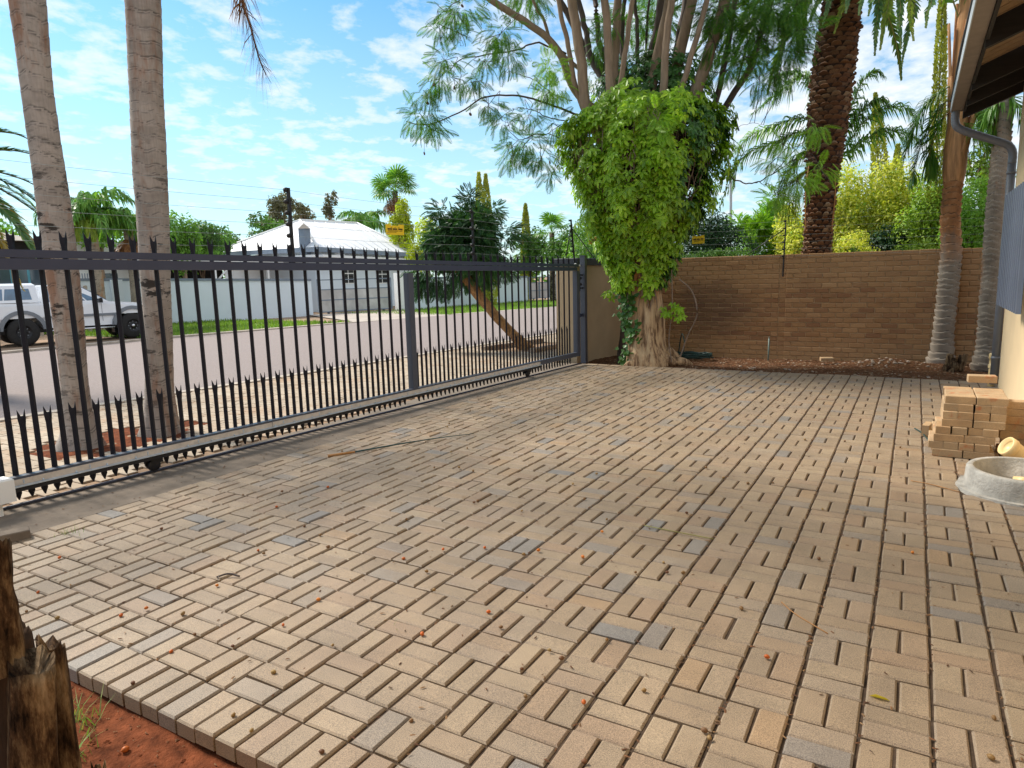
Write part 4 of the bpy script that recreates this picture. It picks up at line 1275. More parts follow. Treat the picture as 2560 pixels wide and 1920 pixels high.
cpn = thing("carport", "white flat carport roof over a dark opening, left of the white house", "carport", (-31, 17, 0))
OC = np.array([-31.0, 17.0, 0])
slab(MB(), [np.array(p) - OC for p in ((-29.6, 15.0, 2.35), (-28.4, 22.2, 2.30), (-34, 23.2, 2.4), (-35, 16.0, 2.45))], 0.42).build("flat_roof", "white", cpn)
slab(MB(), [np.array(p) - OC for p in ((-33.5, 16.5, 0.0), (-33.0, 22.0, 0.0), (-33.3, 22.1, 0.0), (-33.8, 16.6, 0.0))], 2.36).build("back_wall", "darkvoid", cpn)
for p in ((-29.5, 16.2), (-29.1, 18.6), (-28.7, 21.4)):
    MB().box(np.array((*p, 1.05)) - OC, (0.10, 0.10, 2.6)).build("post", "white", cpn)
MB().tube([np.array((-29.15, 18.6, 1.45)) - OC, np.array((-29.0, 19.5, 2.32)) - OC], 0.05, 4).build("brace", "white", cpn)
MB().box(np.array((-32.7, 15.6, 1.2)) - OC, (1.6, 2.6, 2.4)).build("storeroom", "white", cpn)

wb2 = thing("white_outbuilding", "white flat-roofed building behind two feathery palms across the street", "building", (-33.0, 14.6, 0))
MB().box((0.2, 0.4, 1.6), (2.5, 4.4, 3.3), 0.10).build("building_wall", "white", wb2)
MB().bevbox((0.2, 0.4, 3.33), (2.8, 4.7, 0.16), 0.02, rot=rz_m(0.10)).build("flat_roof", "whiteroof", wb2)
MB().box((1.52, 0.3, 1.55), (0.06, 0.8, 0.9), 0.10).build("window", "glass", wb2)
for q in range(7):
    MB().box((2.35, -1.75 + 0.11 * q, 1.5), (0.03, 0.03, 1.0)).build("grille_bar", "slate", wb2)

bh = thing("brown_roof_house", "low house with taupe hipped roof and teal window frames behind the pickup", "house", (-32.5, 8.0, 0))
OB = np.array([-32.5, 8.0, 0])
e = [np.array(p) - OB for p in ((-29.9, 2.0, 3.25), (-29.8, 11.6, 3.25), (-36.5, 11.9, 3.25), (-36.5, 2.0, 3.25), (-33.2, 5.0, 4.35), (-33.2, 8.6, 4.35))]
MB().add(e, [[0, 1, 5, 4], [1, 2, 5], [2, 3, 4, 5], [3, 0, 4], [3, 2, 1, 0]]).build("roof", "brownroof", bh)
MB().box((0.55, -0.9, 1.4), (3.3, 9.4, 3.5)).build("house_wall", "beigewall", bh)
MB().box((2.22, 1.6, 2.85), (0.04, 4.3, 0.7)).build("painted_eave_shade", "darktimber", bh)  # dark strip painted in for the shade under the eave
for (yc, wd) in ((1.95, 1.0), (3.05, 0.9)):
    fm = MB().box((2.225, yc, 1.9), (0.05, wd, 1.25)).build("window_frame", "teal", bh)
    for q in range(2):
        MB().box((2.253, yc - wd / 4 + wd / 2 * q, 1.9), (0.012, wd / 2 - 0.10, 1.08)).build("pane", "glass", fm)

pf_ = thing("palisade_fence", "weathered precast slat fence between the pickup and the taupe-roofed house", "fence", (-26.2, 7.4, 0))
for q in range(34):
    y = 3.2 + 0.235 * q
    MB().bevbox((0.0, y - 7.4, 0.62), (0.07, 0.12, 1.75 if q % 6 else 1.9), 0.02).build("slat", "weathered", pf_)
for z in (0.5, 1.25):
    MB().box((-0.06, -0.2, z), (0.05, 8.1, 0.12)).build("fence_rail", "weathered", pf_)
lp_ = thing("street_lamp", "thin grey street lamp with a curved arm, beyond the wall right of the creeper", "street lamp", (-5.41, 20.34, -0.3))
MB().tube(curve([(0, 0, 0), (-0.02, 0, 2.5), (-0.05, 0, 4.4), (-0.14, -0.02, 5.2), (-0.36, -0.06, 5.52), (-0.65, -0.12, 5.58)], 24), 0.045, 8).build("pole", "gutter_pale", lp_)
MB().bevbox((-0.80, -0.15, 5.57), (0.36, 0.13, 0.07), 0.02).build("lamp_head", "gutter_pale", lp_)

# ================================================================ white pickup with canopy
tr_rz = math.atan2(0.97, 0.245)
tk_ = thing("pickup_truck", "white pickup with a white canopy parked across the street", "pickup", (-23.05, 7.18, -0.2), rz=tr_rz)


def arc(cx, cz, r, a0, a1, n=9):
    return [(cx + r * math.cos(a), cz + r * math.sin(a)) for a in np.linspace(a0, a1, n)]


RX = np.array([(1.0, 0, 0), (0, 0, -1), (0, 1, 0)])      # outline (x, z) extruded along -y .. y
ol = [(-1.15, 0.55)] + arc(0, 0.43, 0.50, PI * 0.97, PI * 0.03)[::1] + arc(2.9, 0.43, 0.50, PI * 0.97, PI * 0.03) + [(3.62, 0.50), (3.70, 0.62), (3.68, 0.92), (3.58, 1.04), (3.0, 1.13), (2.30, 1.19), (-1.12, 1.25), (-1.17, 0.9)]
body = MB().prism(ol, -0.80, 0.80, RX).build("body", "carpaint", tk_)
ol2 = [(x, z) for x, z in ol]
sk2 = MB()
for s in (-1, 1):
    sk2.prism([(-1.13, 1.18), (-1.13, 0.80), (3.52, 0.80), (3.52, 0.98), (2.3, 1.13)][::-1][::-1], s * 0.80 + (0 if s > 0 else -0.035), s * 0.80 + (0.035 if s > 0 else 0), RX)
sk2.build("side_panel", "carpaint", body)


def loft(x0, x1, z0, hw0, X0, X1, z1, hw1):
    return np.array([(x0, -hw0, z0), (x1, -hw0, z0), (x1, hw0, z0), (x0, hw0, z0), (X0, -hw1, z1), (X1, -hw1, z1), (X1, hw1, z1), (X0, hw1, z1)])


BQ = np.array([(3, 2, 1, 0), (4, 5, 6, 7), (0, 1, 5, 4), (1, 2, 6, 5), (2, 3, 7, 6), (3, 0, 4, 7)])
cab = loft(0.52, 2.28, 1.19, 0.80, 0.62, 1.52, 1.70, 0.64)
can = loft(-1.15, 0.47, 1.25, 0.81, -1.02, 0.44, 1.74, 0.66)
cb = MB().add(cab, BQ).build("cab", "carpaint", tk_)
MB().add(loft(0.62, 1.52, 1.70, 0.64, 0.72, 1.42, 1.735, 0.54), BQ).build("cab_roof", "carpaint", cb)
cn = MB().add(can, BQ).build("canopy", "carpaint", tk_)
MB().add(loft(-1.02, 0.44, 1.74, 0.66, -0.92, 0.38, 1.80, 0.54), BQ).build("canopy_roof", "carpaint", cn)


def side_window(parent, lf, s, u0, u1, v0, v1, name="window", lean=0.0, mat="carglass"):
    a, b, c_, d = (lf[0], lf[1], lf[5], lf[4]) if s < 0 else (lf[3], lf[2], lf[6], lf[7])
    P_ = lambda u, v: (a * (1 - u) + b * u) * (1 - v) + (d * (1 - u) + c_ * u) * v
    q = np.array([P_(u0, v0), P_(u1, v0), P_(u1 - lean, v1), P_(u0 + 0.02, v1)])
    o_ = np.array([0, s * 0.006, 0.001])
    mb = MB().add(np.concatenate([q - o_ * 2, q + o_]), BQ if s > 0 else BQ[:, ::-1])
    return mb.build(name, mat, parent)


for s in (-1, 1):
    side_window(tk_, cab, s, 0.08, 0.67, 0.10, 0.86)
    side_window(tk_, cab, s, 0.70, 0.90, 0.10, 0.60, lean=0.12)
    side_window(tk_, can, s, 0.10, 0.46, 0.16, 0.80)
    side_window(tk_, can, s, 0.48, 0.90, 0.16, 0.80, lean=0.02)
MB().add(np.array([(2.245, -0.70, 1.235), (2.245, 0.70, 1.235), (1.585, 0.58, 1.675), (1.585, -0.58, 1.675), (2.255, -0.70, 1.245), (2.255, 0.70, 1.245), (1.595, 0.58, 1.685), (1.595, -0.58, 1.685)]), BQ).build("windscreen", "carglass", tk_)
for s in (-1, 1):
    MB().box((0.75 + 0.75, s * 0.838, 0.80), (1.9, 0.014, 0.075)).box((-0.83, s * 0.838, 0.80), (0.56, 0.014, 0.075)).build("side_moulding", "cartrim", tk_)
    MB().box((1.12, s * 0.84, 1.06), (0.18, 0.02, 0.045)).build("handle", "black", tk_)
    for xs in (0.56, 2.06):
        MB().box((xs, s * 0.8365, 0.88), (0.012, 0.003, 0.55)).build("door_seam", "cartrim", tk_)
    m_ = MB().bevbox((2.02, s * 0.93, 1.24), (0.10, 0.16, 0.15), 0.03).build("mirror", "black", tk_)
    MB().tube([(0.62, s * 0.86, 0.40), (2.35, s * 0.86, 0.40)], 0.03, 8).build("side_step", "chrome", tk_)
    for xw in (0.0, 2.9):
        fl2 = [(x, z) for x, z in arc(xw, 0.43, 0.60, PI * 0.98, PI * 0.02, 13)] + [(x, z) for x, z in arc(xw, 0.43, 0.49, PI * 0.02, PI * 0.98, 13)]
        MB().prism(fl2[::-1], s * 0.80 - 0.07, s * 0.80 + 0.07, RX).build("wheel_arch", "cartrim", tk_)
        w_ = MB().lathe([(0.20, -0.13), (0.34, -0.13), (0.39, -0.10), (0.405, -0.05), (0.405, 0.05), (0.39, 0.10), (0.34, 0.13), (0.20, 0.13)], seg=28)
        wo_ = w_.build("tyre", "tyre", tk_)
        wo_.location = (xw, s * 0.74, 0.405); wo_.rotation_euler = (PI / 2, 0, 0)
        rm_ = MB().lathe([(0.0, 0.10), (0.05, 0.11), (0.06, 0.07), (0.17, 0.06), (0.20, 0.11), (0.21, 0.12), (0.21, -0.12), (0.0, -0.12)], seg=20).build("rim", "rim", wo_)
        if s < 0:
            pass
        hb = MB().lathe([(0.0, 0.125), (0.035, 0.12), (0.05, 0.10)], seg=12).build("hub_cap", "chrome", wo_)
        bo = MB()
        for q in range(8):
            bo.box((0.13 * math.cos(q * PI / 4), 0.13 * math.sin(q * PI / 4), 0.067), (0.035, 0.02, 0.02), q * PI / 4)
        bo.build("spokes", "cartrim", wo_, "stuff")
    for xw in (-0.56, 2.34):
        MB().box((xw, s * 0.74, 0.40), (0.015, 0.26, 0.34)).build("mudflap", "black", tk_)
    MB().box((3.63, s * 0.60, 0.90), (0.09, 0.34, 0.16)).build("headlight", "chrome", tk_)
    MB().box((-1.16, s * 0.70, 0.95), (0.05, 0.16, 0.36)).build("tail_light", "orange", tk_)
MB().box((3.68, 0, 0.60), (0.16, 1.62, 0.20)).build("front_bumper", "cartrim", tk_)
MB().box((-1.22, 0, 0.58), (0.14, 1.6, 0.16)).build("rear_bumper", "chrome", tk_)
MB().box((1.2, 0, 0.44), (4.4, 1.30, 0.16)).build("chassis", "black", tk_)

# ================================================================ vegetation builders


def frond_geo(path, n, leaflen, sag=0.3, width=0.022, fwd=0.6, start=0.10, vee=0.25, jit=0.1, stiff=0.5, plume=0.0, tip=0.35):
    width = width * 1.8; n = int(n * 1.35)
    """leaflets along a curved rachis; returns (leaf MB, rachis path)"""
    P = curve(path, 40) if len(path) < 12 else np.asarray(path, float)
    S = np.concatenate([[0], np.cumsum(np.linalg.norm(np.diff(P, axis=0), axis=1))]); S /= S[-1]
    at = lambda t: np.array([np.interp(t, S, P[:, k]) for k in range(3)])
    V, Q, T3 = [], [], []
    for i in range(n):
        t = start + (0.995 - start) * (i + 0.5) / n
        p = at(t); tg = at(min(1, t + 0.01)) - at(max(0, t - 0.01)); tg /= np.linalg.norm(tg) + 1e-9
        up = np.array([0, 0, 1.0]) - tg * tg[2]
        if np.linalg.norm(up) < 0.15:
            up = np.array([0.8, 0.5, 0.0]); up -= tg * (up @ tg)
        up /= np.linalg.norm(up); sd_ = np.cross(tg, up)
        prof_ = max(tip * (1 - 0.5 * t), (math.sin(PI * min(1, t * 0.92 + 0.10)) ** 0.55) * (1 - 0.35 * t))
        for s in (-1, 1):
            ln = leaflen * prof_ * (1 + rng.normal(0, jit))
            a = fwd + 0.5 * t + rng.normal(0, 0.12)
            d = sd_ * s * math.cos(a) + tg * math.sin(a) + up * (vee + rng.normal(0, 0.10 + plume))
            d /= np.linalg.norm(d)
            wv = tg * math.cos(a) - sd_ * s * math.sin(a)
            w = width * (0.7 + 0.3 * prof_)
            m = p + d * ln * 0.5 - np.array([0, 0, sag * ln * 0.18])
            e = p + d * ln * (1 - 0.25 * sag) - np.array([0, 0, sag * ln * 0.85])
            b = len(V)
            V += [p - wv * w * 0.3, p + wv * w * 0.3, m + wv * w * 0.5, m - wv * w * 0.5, e]
            Q.append((b, b + 1, b + 2, b + 3)); T3.append((b + 3, b + 2, b + 4))
    mb = MB().add(np.array(V), [np.array(Q), np.array(T3)])
    return mb, P


def frond_path(Ln, e0, droop, power=1.4, n=18):
    pts, p = [np.zeros(3)], np.zeros(3)
    for k in range(n):
        t = (k + 0.5) / n
        a = e0 - droop * t ** power
        p = p + np.array([math.cos(a), 0, math.sin(a)]) * Ln / n
        pts.append(p.copy())
    return np.array(pts)


def frond_meshes(name, mat, variants, n, leaflen, rr=0.012, rmat="rachis", **kw):
    out = []
    for (Ln, e0, dr) in variants:
        mb, P = frond_geo(frond_path(Ln, e0, dr), n, leaflen, **kw)
        out.append((mb.mesh(name, mat), MB().tube(P, np.linspace(rr, rr * 0.3, len(P)), 5, False).mesh("rachis", rmat)))
    return out


def put_frond(parent, fm, loc, az, tilt=0.0, scale=1.0):
    o = child("frond", fm[0], parent)
    o.location = loc; o.rotation_euler = (0, tilt, az); o.scale = (scale,) * 3
    child("rachis", fm[1], o)
    return o


def one_frond(parent, path, mat, n, leaflen, rr=0.014, rmat="rachis", **kw):
    mb, P = frond_geo(path, n, leaflen, **kw)
    o = mb.build("frond", mat, parent)
    MB().tube(P, np.linspace(rr, rr * 0.3, len(P)), 5, False).build("rachis", rmat, o)
    return o


def ring_trunk(path, radii, spacing, saw=0.05, nz=0.03, seg=32, dz=0.015, O=(0, 0, 0), seed=0.0, tiltr=0.02):
    P = np.asarray(path, float)
    S = np.concatenate([[0], np.cumsum(np.linalg.norm(np.diff(P, axis=0), axis=1))])
    n = int(S[-1] / dz)
    ss = np.linspace(0, S[-1], n)
    C_ = np.stack([np.interp(ss, S, P[:, k]) for k in range(3)], 1)
    for _ in range(30):
        C_[1:-1] = 0.25 * C_[:-2] + 0.5 * C_[1:-1] + 0.25 * C_[2:]
    R_ = np.interp(ss, S, radii)
    for _ in range(60):
        R_[1:-1] = 0.25 * R_[:-2] + 0.5 * R_[1:-1] + 0.25 * R_[2:]
    th = np.arange(seg) * 2 * PI / seg
    # uneven ring heights
    edges, z = [0.0], 0.0
    rs = np.random.default_rng(int(abs(seed) * 100) + 5)
    while z < S[-1] + spacing:
        z += spacing * rs.uniform(0.65, 1.35); edges.append(z)
    edges = np.array(edges)
    V = np.zeros((n, seg, 3)); ring = np.zeros((n, seg))
    for j, t in enumerate(th):
        ph = tiltr * math.sin(t + 0.7) + 0.012 * math.sin(3 * t + seed) + 0.008 * math.sin(7 * t)
        u = ss + ph + np.array([0.018 * fbm(s_ * 1.5, t, seed, 2) for s_ in ss])
        k = np.clip(np.searchsorted(edges, u, side="right") - 1, 0, len(edges) - 2)
        fr_ = np.clip((u - edges[k]) / (edges[k + 1] - edges[k]), 0, 1)
        ring[:, j] = fr_
        r = R_ * (1 + saw * (fr_ - 0.5) + nz * np.array([fbm(math.cos(t) * 1.3, math.sin(t) * 1.3, s_ * 2.2 + seed, 3) for s_ in ss]))
        V[:, j, 0] = C_[:, 0] + r * math.cos(t); V[:, j, 1] = C_[:, 1] + r * math.sin(t); V[:, j, 2] = C_[:, 2]
    i, j = np.meshgrid(np.arange(n - 1), np.arange(seg), indexing="ij")
    Q = np.stack([i * seg + j, i * seg + (j + 1) % seg, (i + 1) * seg + (j + 1) % seg, (i + 1) * seg + j], -1).reshape(-1, 4)
    mb = MB().add(V.reshape(-1, 3) - np.array(O), [Q, list(range((n - 1) * seg, n * seg))], True)
    return mb, ring.ravel()


def add_ring(o, ring):
    a = o.data.attributes.new("ring", "FLOAT", "POINT")
    a.data.foreach_set("value", ring.astype(np.float32))


LEAF_V = np.array([(0, 0, 0), (0.5, 0.26, 0.05), (1.0, 0, -0.08), (0.5, -0.26, 0.05)])
LEAF_F = [np.array([(0, 1, 2), (0, 2, 3)])]


def cards(mb, centers, radii, n, size, up=0.35, droop=0.2, shell=0.55, clump=0.0):
    """leaf-sized folded faces spread through the crown's volume"""
    centers = np.asarray(centers, float); radii = np.asarray(radii, float)
    if radii.ndim == 1:
        radii = np.repeat(radii[:, None], 3, 1)
    wgt = np.prod(radii, 1) ** (2 / 3); wgt /= wgt.sum()
    idx = rng.choice(len(centers), n, p=wgt)
    d = unit(n)
    rad = (shell + (1 - shell) * rng.random(n)) ** 0.7
    lump = 1 + 0.22 * np.sin(d[:, 0] * 5 + idx) * np.sin(d[:, 1] * 6 + idx * 2) * np.cos(d[:, 2] * 5 + idx)
    P = centers[idx] + d * radii[idx] * (rad * lump)[:, None] + rng.normal(0, 0.03, (n, 3)) * radii[idx]
    out = d + np.array([0, 0, up]) + rng.normal(0, 0.55, (n, 3))
    out /= np.linalg.norm(out, axis=1)[:, None]
    ax = np.cross(out, unit(n)); ax -= np.array([0, 0, droop]); ax /= np.linalg.norm(ax, axis=1)[:, None]
    y = np.cross(out, ax); y /= np.linalg.norm(y, axis=1)[:, None] + 1e-9
    z = np.cross(ax, y)
    s = size * rng.uniform(0.6, 1.3, n)
    Mx = np.concatenate([np.stack([ax, y, z], -1) * s[:, None, None], P[:, :, None]], 2)
    return mb.many(LEAF_V, LEAF_F, Mx)


def tree(name, label, cat, base, blobs, n, size, mat, trunk_r=0.12, tmat="stembark", group=None, **kw):
    """blobs: (x, y, z, rx, ry, rz) in world metres"""
    t = thing(name, label, cat, base, group)
    B = np.array(base)
    bl_ = np.array(blobs, float)
    top = bl_[:, :3].mean(0)
    tb_ = MB().tube(curve([(0, 0, -0.1), (top - B) * [0.5, 0.5, 0.55] + [0.05, 0, 0], top - B], 8), np.linspace(trunk_r, trunk_r * 0.4, len(curve([(0, 0, 0), (1, 1, 1), (2, 2, 2)], 8))), 7)
    for q in bl_[:14]:
        tb_.tube(curve([(top - B) * [0.5, 0.5, 0.5], ((top + q[:3]) / 2 - B) + [0, 0, -0.05], q[:3] - B], 6), np.linspace(trunk_r * 0.5, trunk_r * 0.12, len(curve([(0, 0, 0), (1, 1, 1), (2, 2, 2)], 6))), 5)
    tb_.build("trunk", tmat, t)
    mb = cards(MB(), bl_[:, :3] - B, bl_[:, 3:], n, size, **kw)
    mb.build("crown", mat, t)
    return t


def blobset(c, r, k, spread=0.65, sub=0.5, seed=1):
    rs = np.random.default_rng(seed)
    out = []
    c, r = np.array(c, float), np.array(r, float)
    for q in range(k):
        d = rs.normal(size=3); d /= np.linalg.norm(d)
        p = c + d * r * spread * rs.uniform(0.6, 1.1)
        out.append((*p, *(r * sub * rs.uniform(0.7, 1.15))))
    return out


# ================================================================ the two grey palms outside the gate
for pi_, (lab, pts, rad, sd_, az0) in enumerate((
        ("left of the two tall grey palm trunks outside the gate", [(-6.89, 0.34, -0.05), (-6.89, 0.34, 0.01), (-6.88, 0.35, 0.14), (-6.88, 0.35, 0.27), (-6.88, 0.36, 0.62), (-6.87, 0.37, 1.14), (-6.87, 0.37, 1.73), (-6.87, 0.37, 2.38), (-6.88, 0.36, 3.17), (-6.87, 0.37, 3.93), (-6.85, 0.38, 6.2), (-6.83, 0.40, 8.6)],
         [0.24, 0.19, 0.15, 0.128, 0.112, 0.122, 0.137, 0.131, 0.122, 0.138, 0.14, 0.11], 1.3, 0.3),
        ("right of the two tall grey palm trunks outside the gate, rust streaked", [(-6.71, 1.03, -0.05), (-6.71, 1.03, 0.01), (-6.70, 1.05, 0.15), (-6.69, 1.06, 0.39), (-6.67, 1.10, 0.86), (-6.65, 1.12, 1.46), (-6.63, 1.15, 2.09), (-6.62, 1.17, 2.66), (-6.60, 1.20, 3.30), (-6.57, 1.24, 4.13), (-6.5, 1.33, 6.4), (-6.42, 1.44, 8.8)],
         [0.23, 0.185, 0.16, 0.135, 0.124, 0.135, 0.147, 0.153, 0.150, 0.155, 0.15, 0.12], 4.1, 1.1))):
    p = thing("palm_tree", lab, "palm tree", pts[0][:2] + (0.0,), "tall grey palms outside the gate")
    O = np.array([pts[0][0], pts[0][1], 0.0])
    mb, rg_ = ring_trunk(pts, rad, 0.115, 0.03, 0.035, 30, 0.015, O, sd_)
    add_ring(mb.build("trunk", "palm_bark", p), rg_)
    if pi_ == 0:
        QF = frond_meshes("frond", "palm_leaf", [(3.0, 1.05, 2.0), (3.0, 0.6, 1.9), (2.8, 0.15, 1.6)], 60, 0.55, sag=0.6, width=0.03, plume=0.25)
    for q in range(7):
        put_frond(p, QF[q % 3], np.array(pts[-1]) - O + [0, 0, 0.05 * (q % 3)], az0 + q * 2.4)
    if pi_ == 1:
        dfp = [(-6.35, 1.40, 8.6), (-6.05, 1.50, 7.6), (-5.86, 1.58, 6.2), (-5.82, 1.66, 4.9), (-5.77, 1.72, 4.11), (-5.735, 1.76, 3.87), (-5.70, 1.80, 3.60), (-5.665, 1.84, 3.45)]
        one_frond(p, [np.array(a) - O for a in dfp], "dead_frond", 420, 0.55, 0.018, "rachis_dead", sag=0.55, width=0.0105, fwd=0.75, vee=0.0, jit=0.35, tip=0.75, plume=0.4)

# ================================================================ palms at the right, inside the wall
p = thing("palm_tree", "ringed palm trunk with orange leaf bases in front of the brick wall", "palm tree", (0.28, 9.52, -0.06), "slim palms by the brick wall")
O = np.array([0.28, 9.52, -0.06])
pts = [(0.28, 9.52, -0.1), (0.28, 9.52, -0.01), (0.29, 9.52, 0.12), (0.29, 9.52, 0.41), (0.30, 9.52, 0.84), (0.31, 9.52, 1.27), (0.32, 9.52, 1.68), (0.27, 9.52, 2.14), (0.28, 9.52, 2.76), (0.28, 9.52, 3.0)]
mb, rg_ = ring_trunk(pts, [0.215, 0.20, 0.165, 0.143, 0.138, 0.146, 0.143, 0.130, 0.130, 0.125], 0.098, 0.20, 0.03, 30, 0.012, O, 2.2, 0.03)
add_ring(mb.build("trunk", "palm_bark_rust", p), rg_)
MB().lathe([(0.124, 2.70), (0.150, 2.86), (0.160, 3.08), (0.150, 3.35), (0.135, 3.65), (0.112, 4.1), (0.10, 5.0), (0.06, 5.6)], seg=18).build("leaf_sheath", "crownshaft", p)
for q, (a, z0, hgt, lean) in enumerate(((2.9, 2.76, 1.5, 0.05), (4.4, 2.72, 1.2, 0.03), (5.6, 2.78, 0.95, 0.16), (1.2, 2.75, 1.6, 0.10), (3.7, 2.95, 1.3, 0.06), (0.2, 2.9, 1.3, 0.14), (5.0, 3.0, 2.0, 0.02), (2.2, 3.0, 2.3, 0.05), (3.3, 3.3, 1.7, 0.10), (4.7, 3.2, 0.8, 0.07), (5.4, 3.2, 1.5, 0.05))):
    r0 = 0.115
    d = np.array([math.cos(a), math.sin(a), 0])
    path = curve([d * r0 + [0, 0, z0], d * (r0 + lean * 0.25) + [0, 0, z0 + hgt * 0.35], d * (r0 + lean) + [0, 0, z0 + hgt]], 10)
    m_ = MB()
    sd2 = np.array([-d[1], d[0], 0])
    V, fq = [], []
    for k2, pt in enumerate(path):
        t = k2 / (len(path) - 1)
        w = 0.105 * (1 - 0.6 * t)
        for s in (-1, -0.35, 0.35, 1):
            V.append(pt + sd2 * w * s - d * (0.05 * abs(s) * (1 - t)))
        for s in (1, 0.35, -0.35, -1):
            V.append(pt + sd2 * w * s * 0.9 - d * (0.05 * abs(s) * (1 - t) + 0.022))
    for k2 in range(len(path) - 1):
        for s in range(8):
            fq.append((k2 * 8 + s, k2 * 8 + (s + 1) % 8, (k2 + 1) * 8 + (s + 1) % 8, (k2 + 1) * 8 + s))
    m_.add(np.array(V), [np.array(fq), list(range(len(V) - 8, len(V)))], True)
    m_.build("leaf_base", "crownshaft", p)
PF1 = [[(0.20, 9.47, 3.95), (0.02, 9.43, 3.72), (-0.13, 9.43, 3.40), (-0.22, 9.43, 3.05), (-0.28, 9.43, 2.66)], [(0.16, 9.43, 3.75), (0.02, 9.40, 3.48), (-0.05, 9.40, 3.15), (-0.05, 9.40, 2.75)],
       [(0.2, 9.45, 4.1), (-0.12, 9.35, 3.85), (-0.30, 9.3, 3.45), (-0.38, 9.28, 3.05)],
       [(0.27, 9.42, 3.6), (0.55, 9.38, 3.30), (0.75, 9.36, 2.95), (0.83, 9.35, 2.6)], [(0.3, 9.45, 3.8), (0.62, 9.5, 3.6), (0.85, 9.55, 3.2)],
       [(0.2, 9.5, 5.0), (-0.1, 9.3, 5.7), (-0.6, 9.0, 6.1), (-1.2, 8.7, 5.9)], [(0.2, 9.5, 5.0), (0.5, 9.2, 5.9), (0.9, 8.8, 6.2), (1.5, 8.4, 6.0)], [(0.2, 9.5, 5.0), (0.2, 9.8, 6.0), (0.3, 10.4, 6.5), (0.3, 11.2, 6.3)]]
for q in PF1:
    one_frond(p, [np.array(a) - O for a in q], "palm_leaf", 64, 0.44, 0.012, sag=0.75, width=0.020, plume=0.2)
for q in range(5):
    a = 3.4 + q * 0.45
    MB().tube(curve([(0.05 * math.cos(a), -0.1, 3.95 - 0.1 * q), (0.25 * math.cos(a), -0.12, 3.75 - 0.1 * q), (0.42 * math.cos(a), -0.12, 3.40 - 0.12 * q)], 8), 0.006, 4).build("dry_fibre", "rachis_dead", p)

p = thing("palm_tree", "grey ringed palm trunk partly hidden by the downpipe", "palm tree", (0.84, 8.99, -0.06), "slim palms by the brick wall")
O = np.array([0.84, 8.99, -0.06])
pts = [(0.84, 8.99, -0.1), (0.84, 8.99, 0.03), (0.85, 8.99, 0.20), (0.82, 8.99, 0.5), (0.80, 8.99, 0.91), (0.80, 8.99, 1.37), (0.79, 8.99, 1.83), (0.79, 9.0, 2.28), (0.80, 9.0, 2.72), (0.80, 9.0, 3.07), (0.80, 9.0, 3.9)]
mb, rg_ = ring_trunk(pts, [0.215, 0.20, 0.165, 0.135, 0.118, 0.113, 0.116, 0.118, 0.116, 0.113, 0.10], 0.083, 0.20, 0.03, 30, 0.012, O, 3.7, 0.035)
add_ring(mb.build("trunk", "palm_bark_grey", p), rg_)
for q in ([(0.80, 9.0, 3.75), (0.62, 8.9, 3.55), (0.50, 8.85, 3.2)], [(0.80, 9.0, 3.8), (0.95, 8.9, 3.55), (1.05, 8.85, 3.2)], [(0.80, 9.0, 3.75), (0.70, 9.0, 3.5), (0.66, 9.0, 3.15)],
          [(0.8, 9.0, 3.9), (1.2, 9.3, 4.4), (1.8, 9.6, 4.3)], [(0.8, 9.0, 3.9), (0.5, 9.5, 4.5), (0.2, 10.0, 4.5)]):
    one_frond(p, [np.array(a) - O for a in q], "palm_leaf", 40, 0.35, 0.012, sag=0.7, width=0.018, plume=0.2)

# ================================================================ big date palm behind the wall
p = thing("date_palm", "thick date palm trunk of dark overlapping leaf bases, behind the brick wall", "palm tree", (-1.73, 10.84, -0.2))
O = np.array([-1.73, 10.84, -0.2])
ctr = np.array([(-1.73, 10.84, -0.2), (-1.72, 10.84, 1.76), (-1.71, 10.84, 2.63), (-1.68, 10.84, 3.22), (-1.65, 10.84, 3.80), (-1.60, 10.85, 4.65), (-1.53, 10.86, 5.47), (-1.47, 10.86, 6.2)])
rr_ = np.array([0.30, 0.235, 0.245, 0.285, 0.315, 0.345, 0.335, 0.28])
zz = np.linspace(-0.2, 6.2, 60)
cx_ = np.stack([np.interp(zz, ctr[:, 2], ctr[:, k2]) for k2 in range(3)], 1)
crad = np.interp(zz, ctr[:, 2], rr_)
MB().tube(cx_ - O, crad * 0.94, 22).build("trunk", "date_core", p)
stub = np.array([(0, -0.5, 0), (0, 0.5, 0), (0.55, 0.42, 0.34), (0.62, 0, 0.50), (0.55, -0.42, 0.34), (0.34, 0.22, 0.62), (0.34, -0.22, 0.62), (-0.1, 0.0, 0.70)])
stubf = [np.array([(0, 2, 1), (0, 3, 2), (0, 4, 3), (2, 3, 5), (3, 6, 5), (3, 4, 6), (5, 6, 7), (1, 2, 5), (0, 6, 4)])]
ms = []
row = 0
z = 1.2
while z < 6.15:
    rad = float(np.interp(z, zz, crad)); c0 = np.array([np.interp(z, zz, cx_[:, k2]) for k2 in range(2)])
    nper = 13
    for q in range(nper):
        a = (q + 0.5 * (row % 2)) * 2 * PI / nper + rng.normal(0, 0.05)
        R = rz_m(a) @ np.array([(1, 0, 0), (0, 1, 0), (0, 0, 1.0)])
        w = 2 * PI * rad / nper * 1.05
        sc_ = np.array([0.085 * rng.uniform(0.6, 1.35), w, 0.105 * rng.uniform(0.85, 1.2)])
        pos = np.array([*(c0 + (rad * 0.93) * np.array([math.cos(a), math.sin(a)])), z + rng.normal(0, 0.008)])
        tl = rng.normal(-0.1, 0.18)
        Rt = np.array([(math.cos(tl), 0, math.sin(tl)), (0, 1, 0), (-math.sin(tl), 0, math.cos(tl))])
        ms.append(np.c_[(R @ Rt) * sc_, pos - O])
    z += 0.074; row += 1
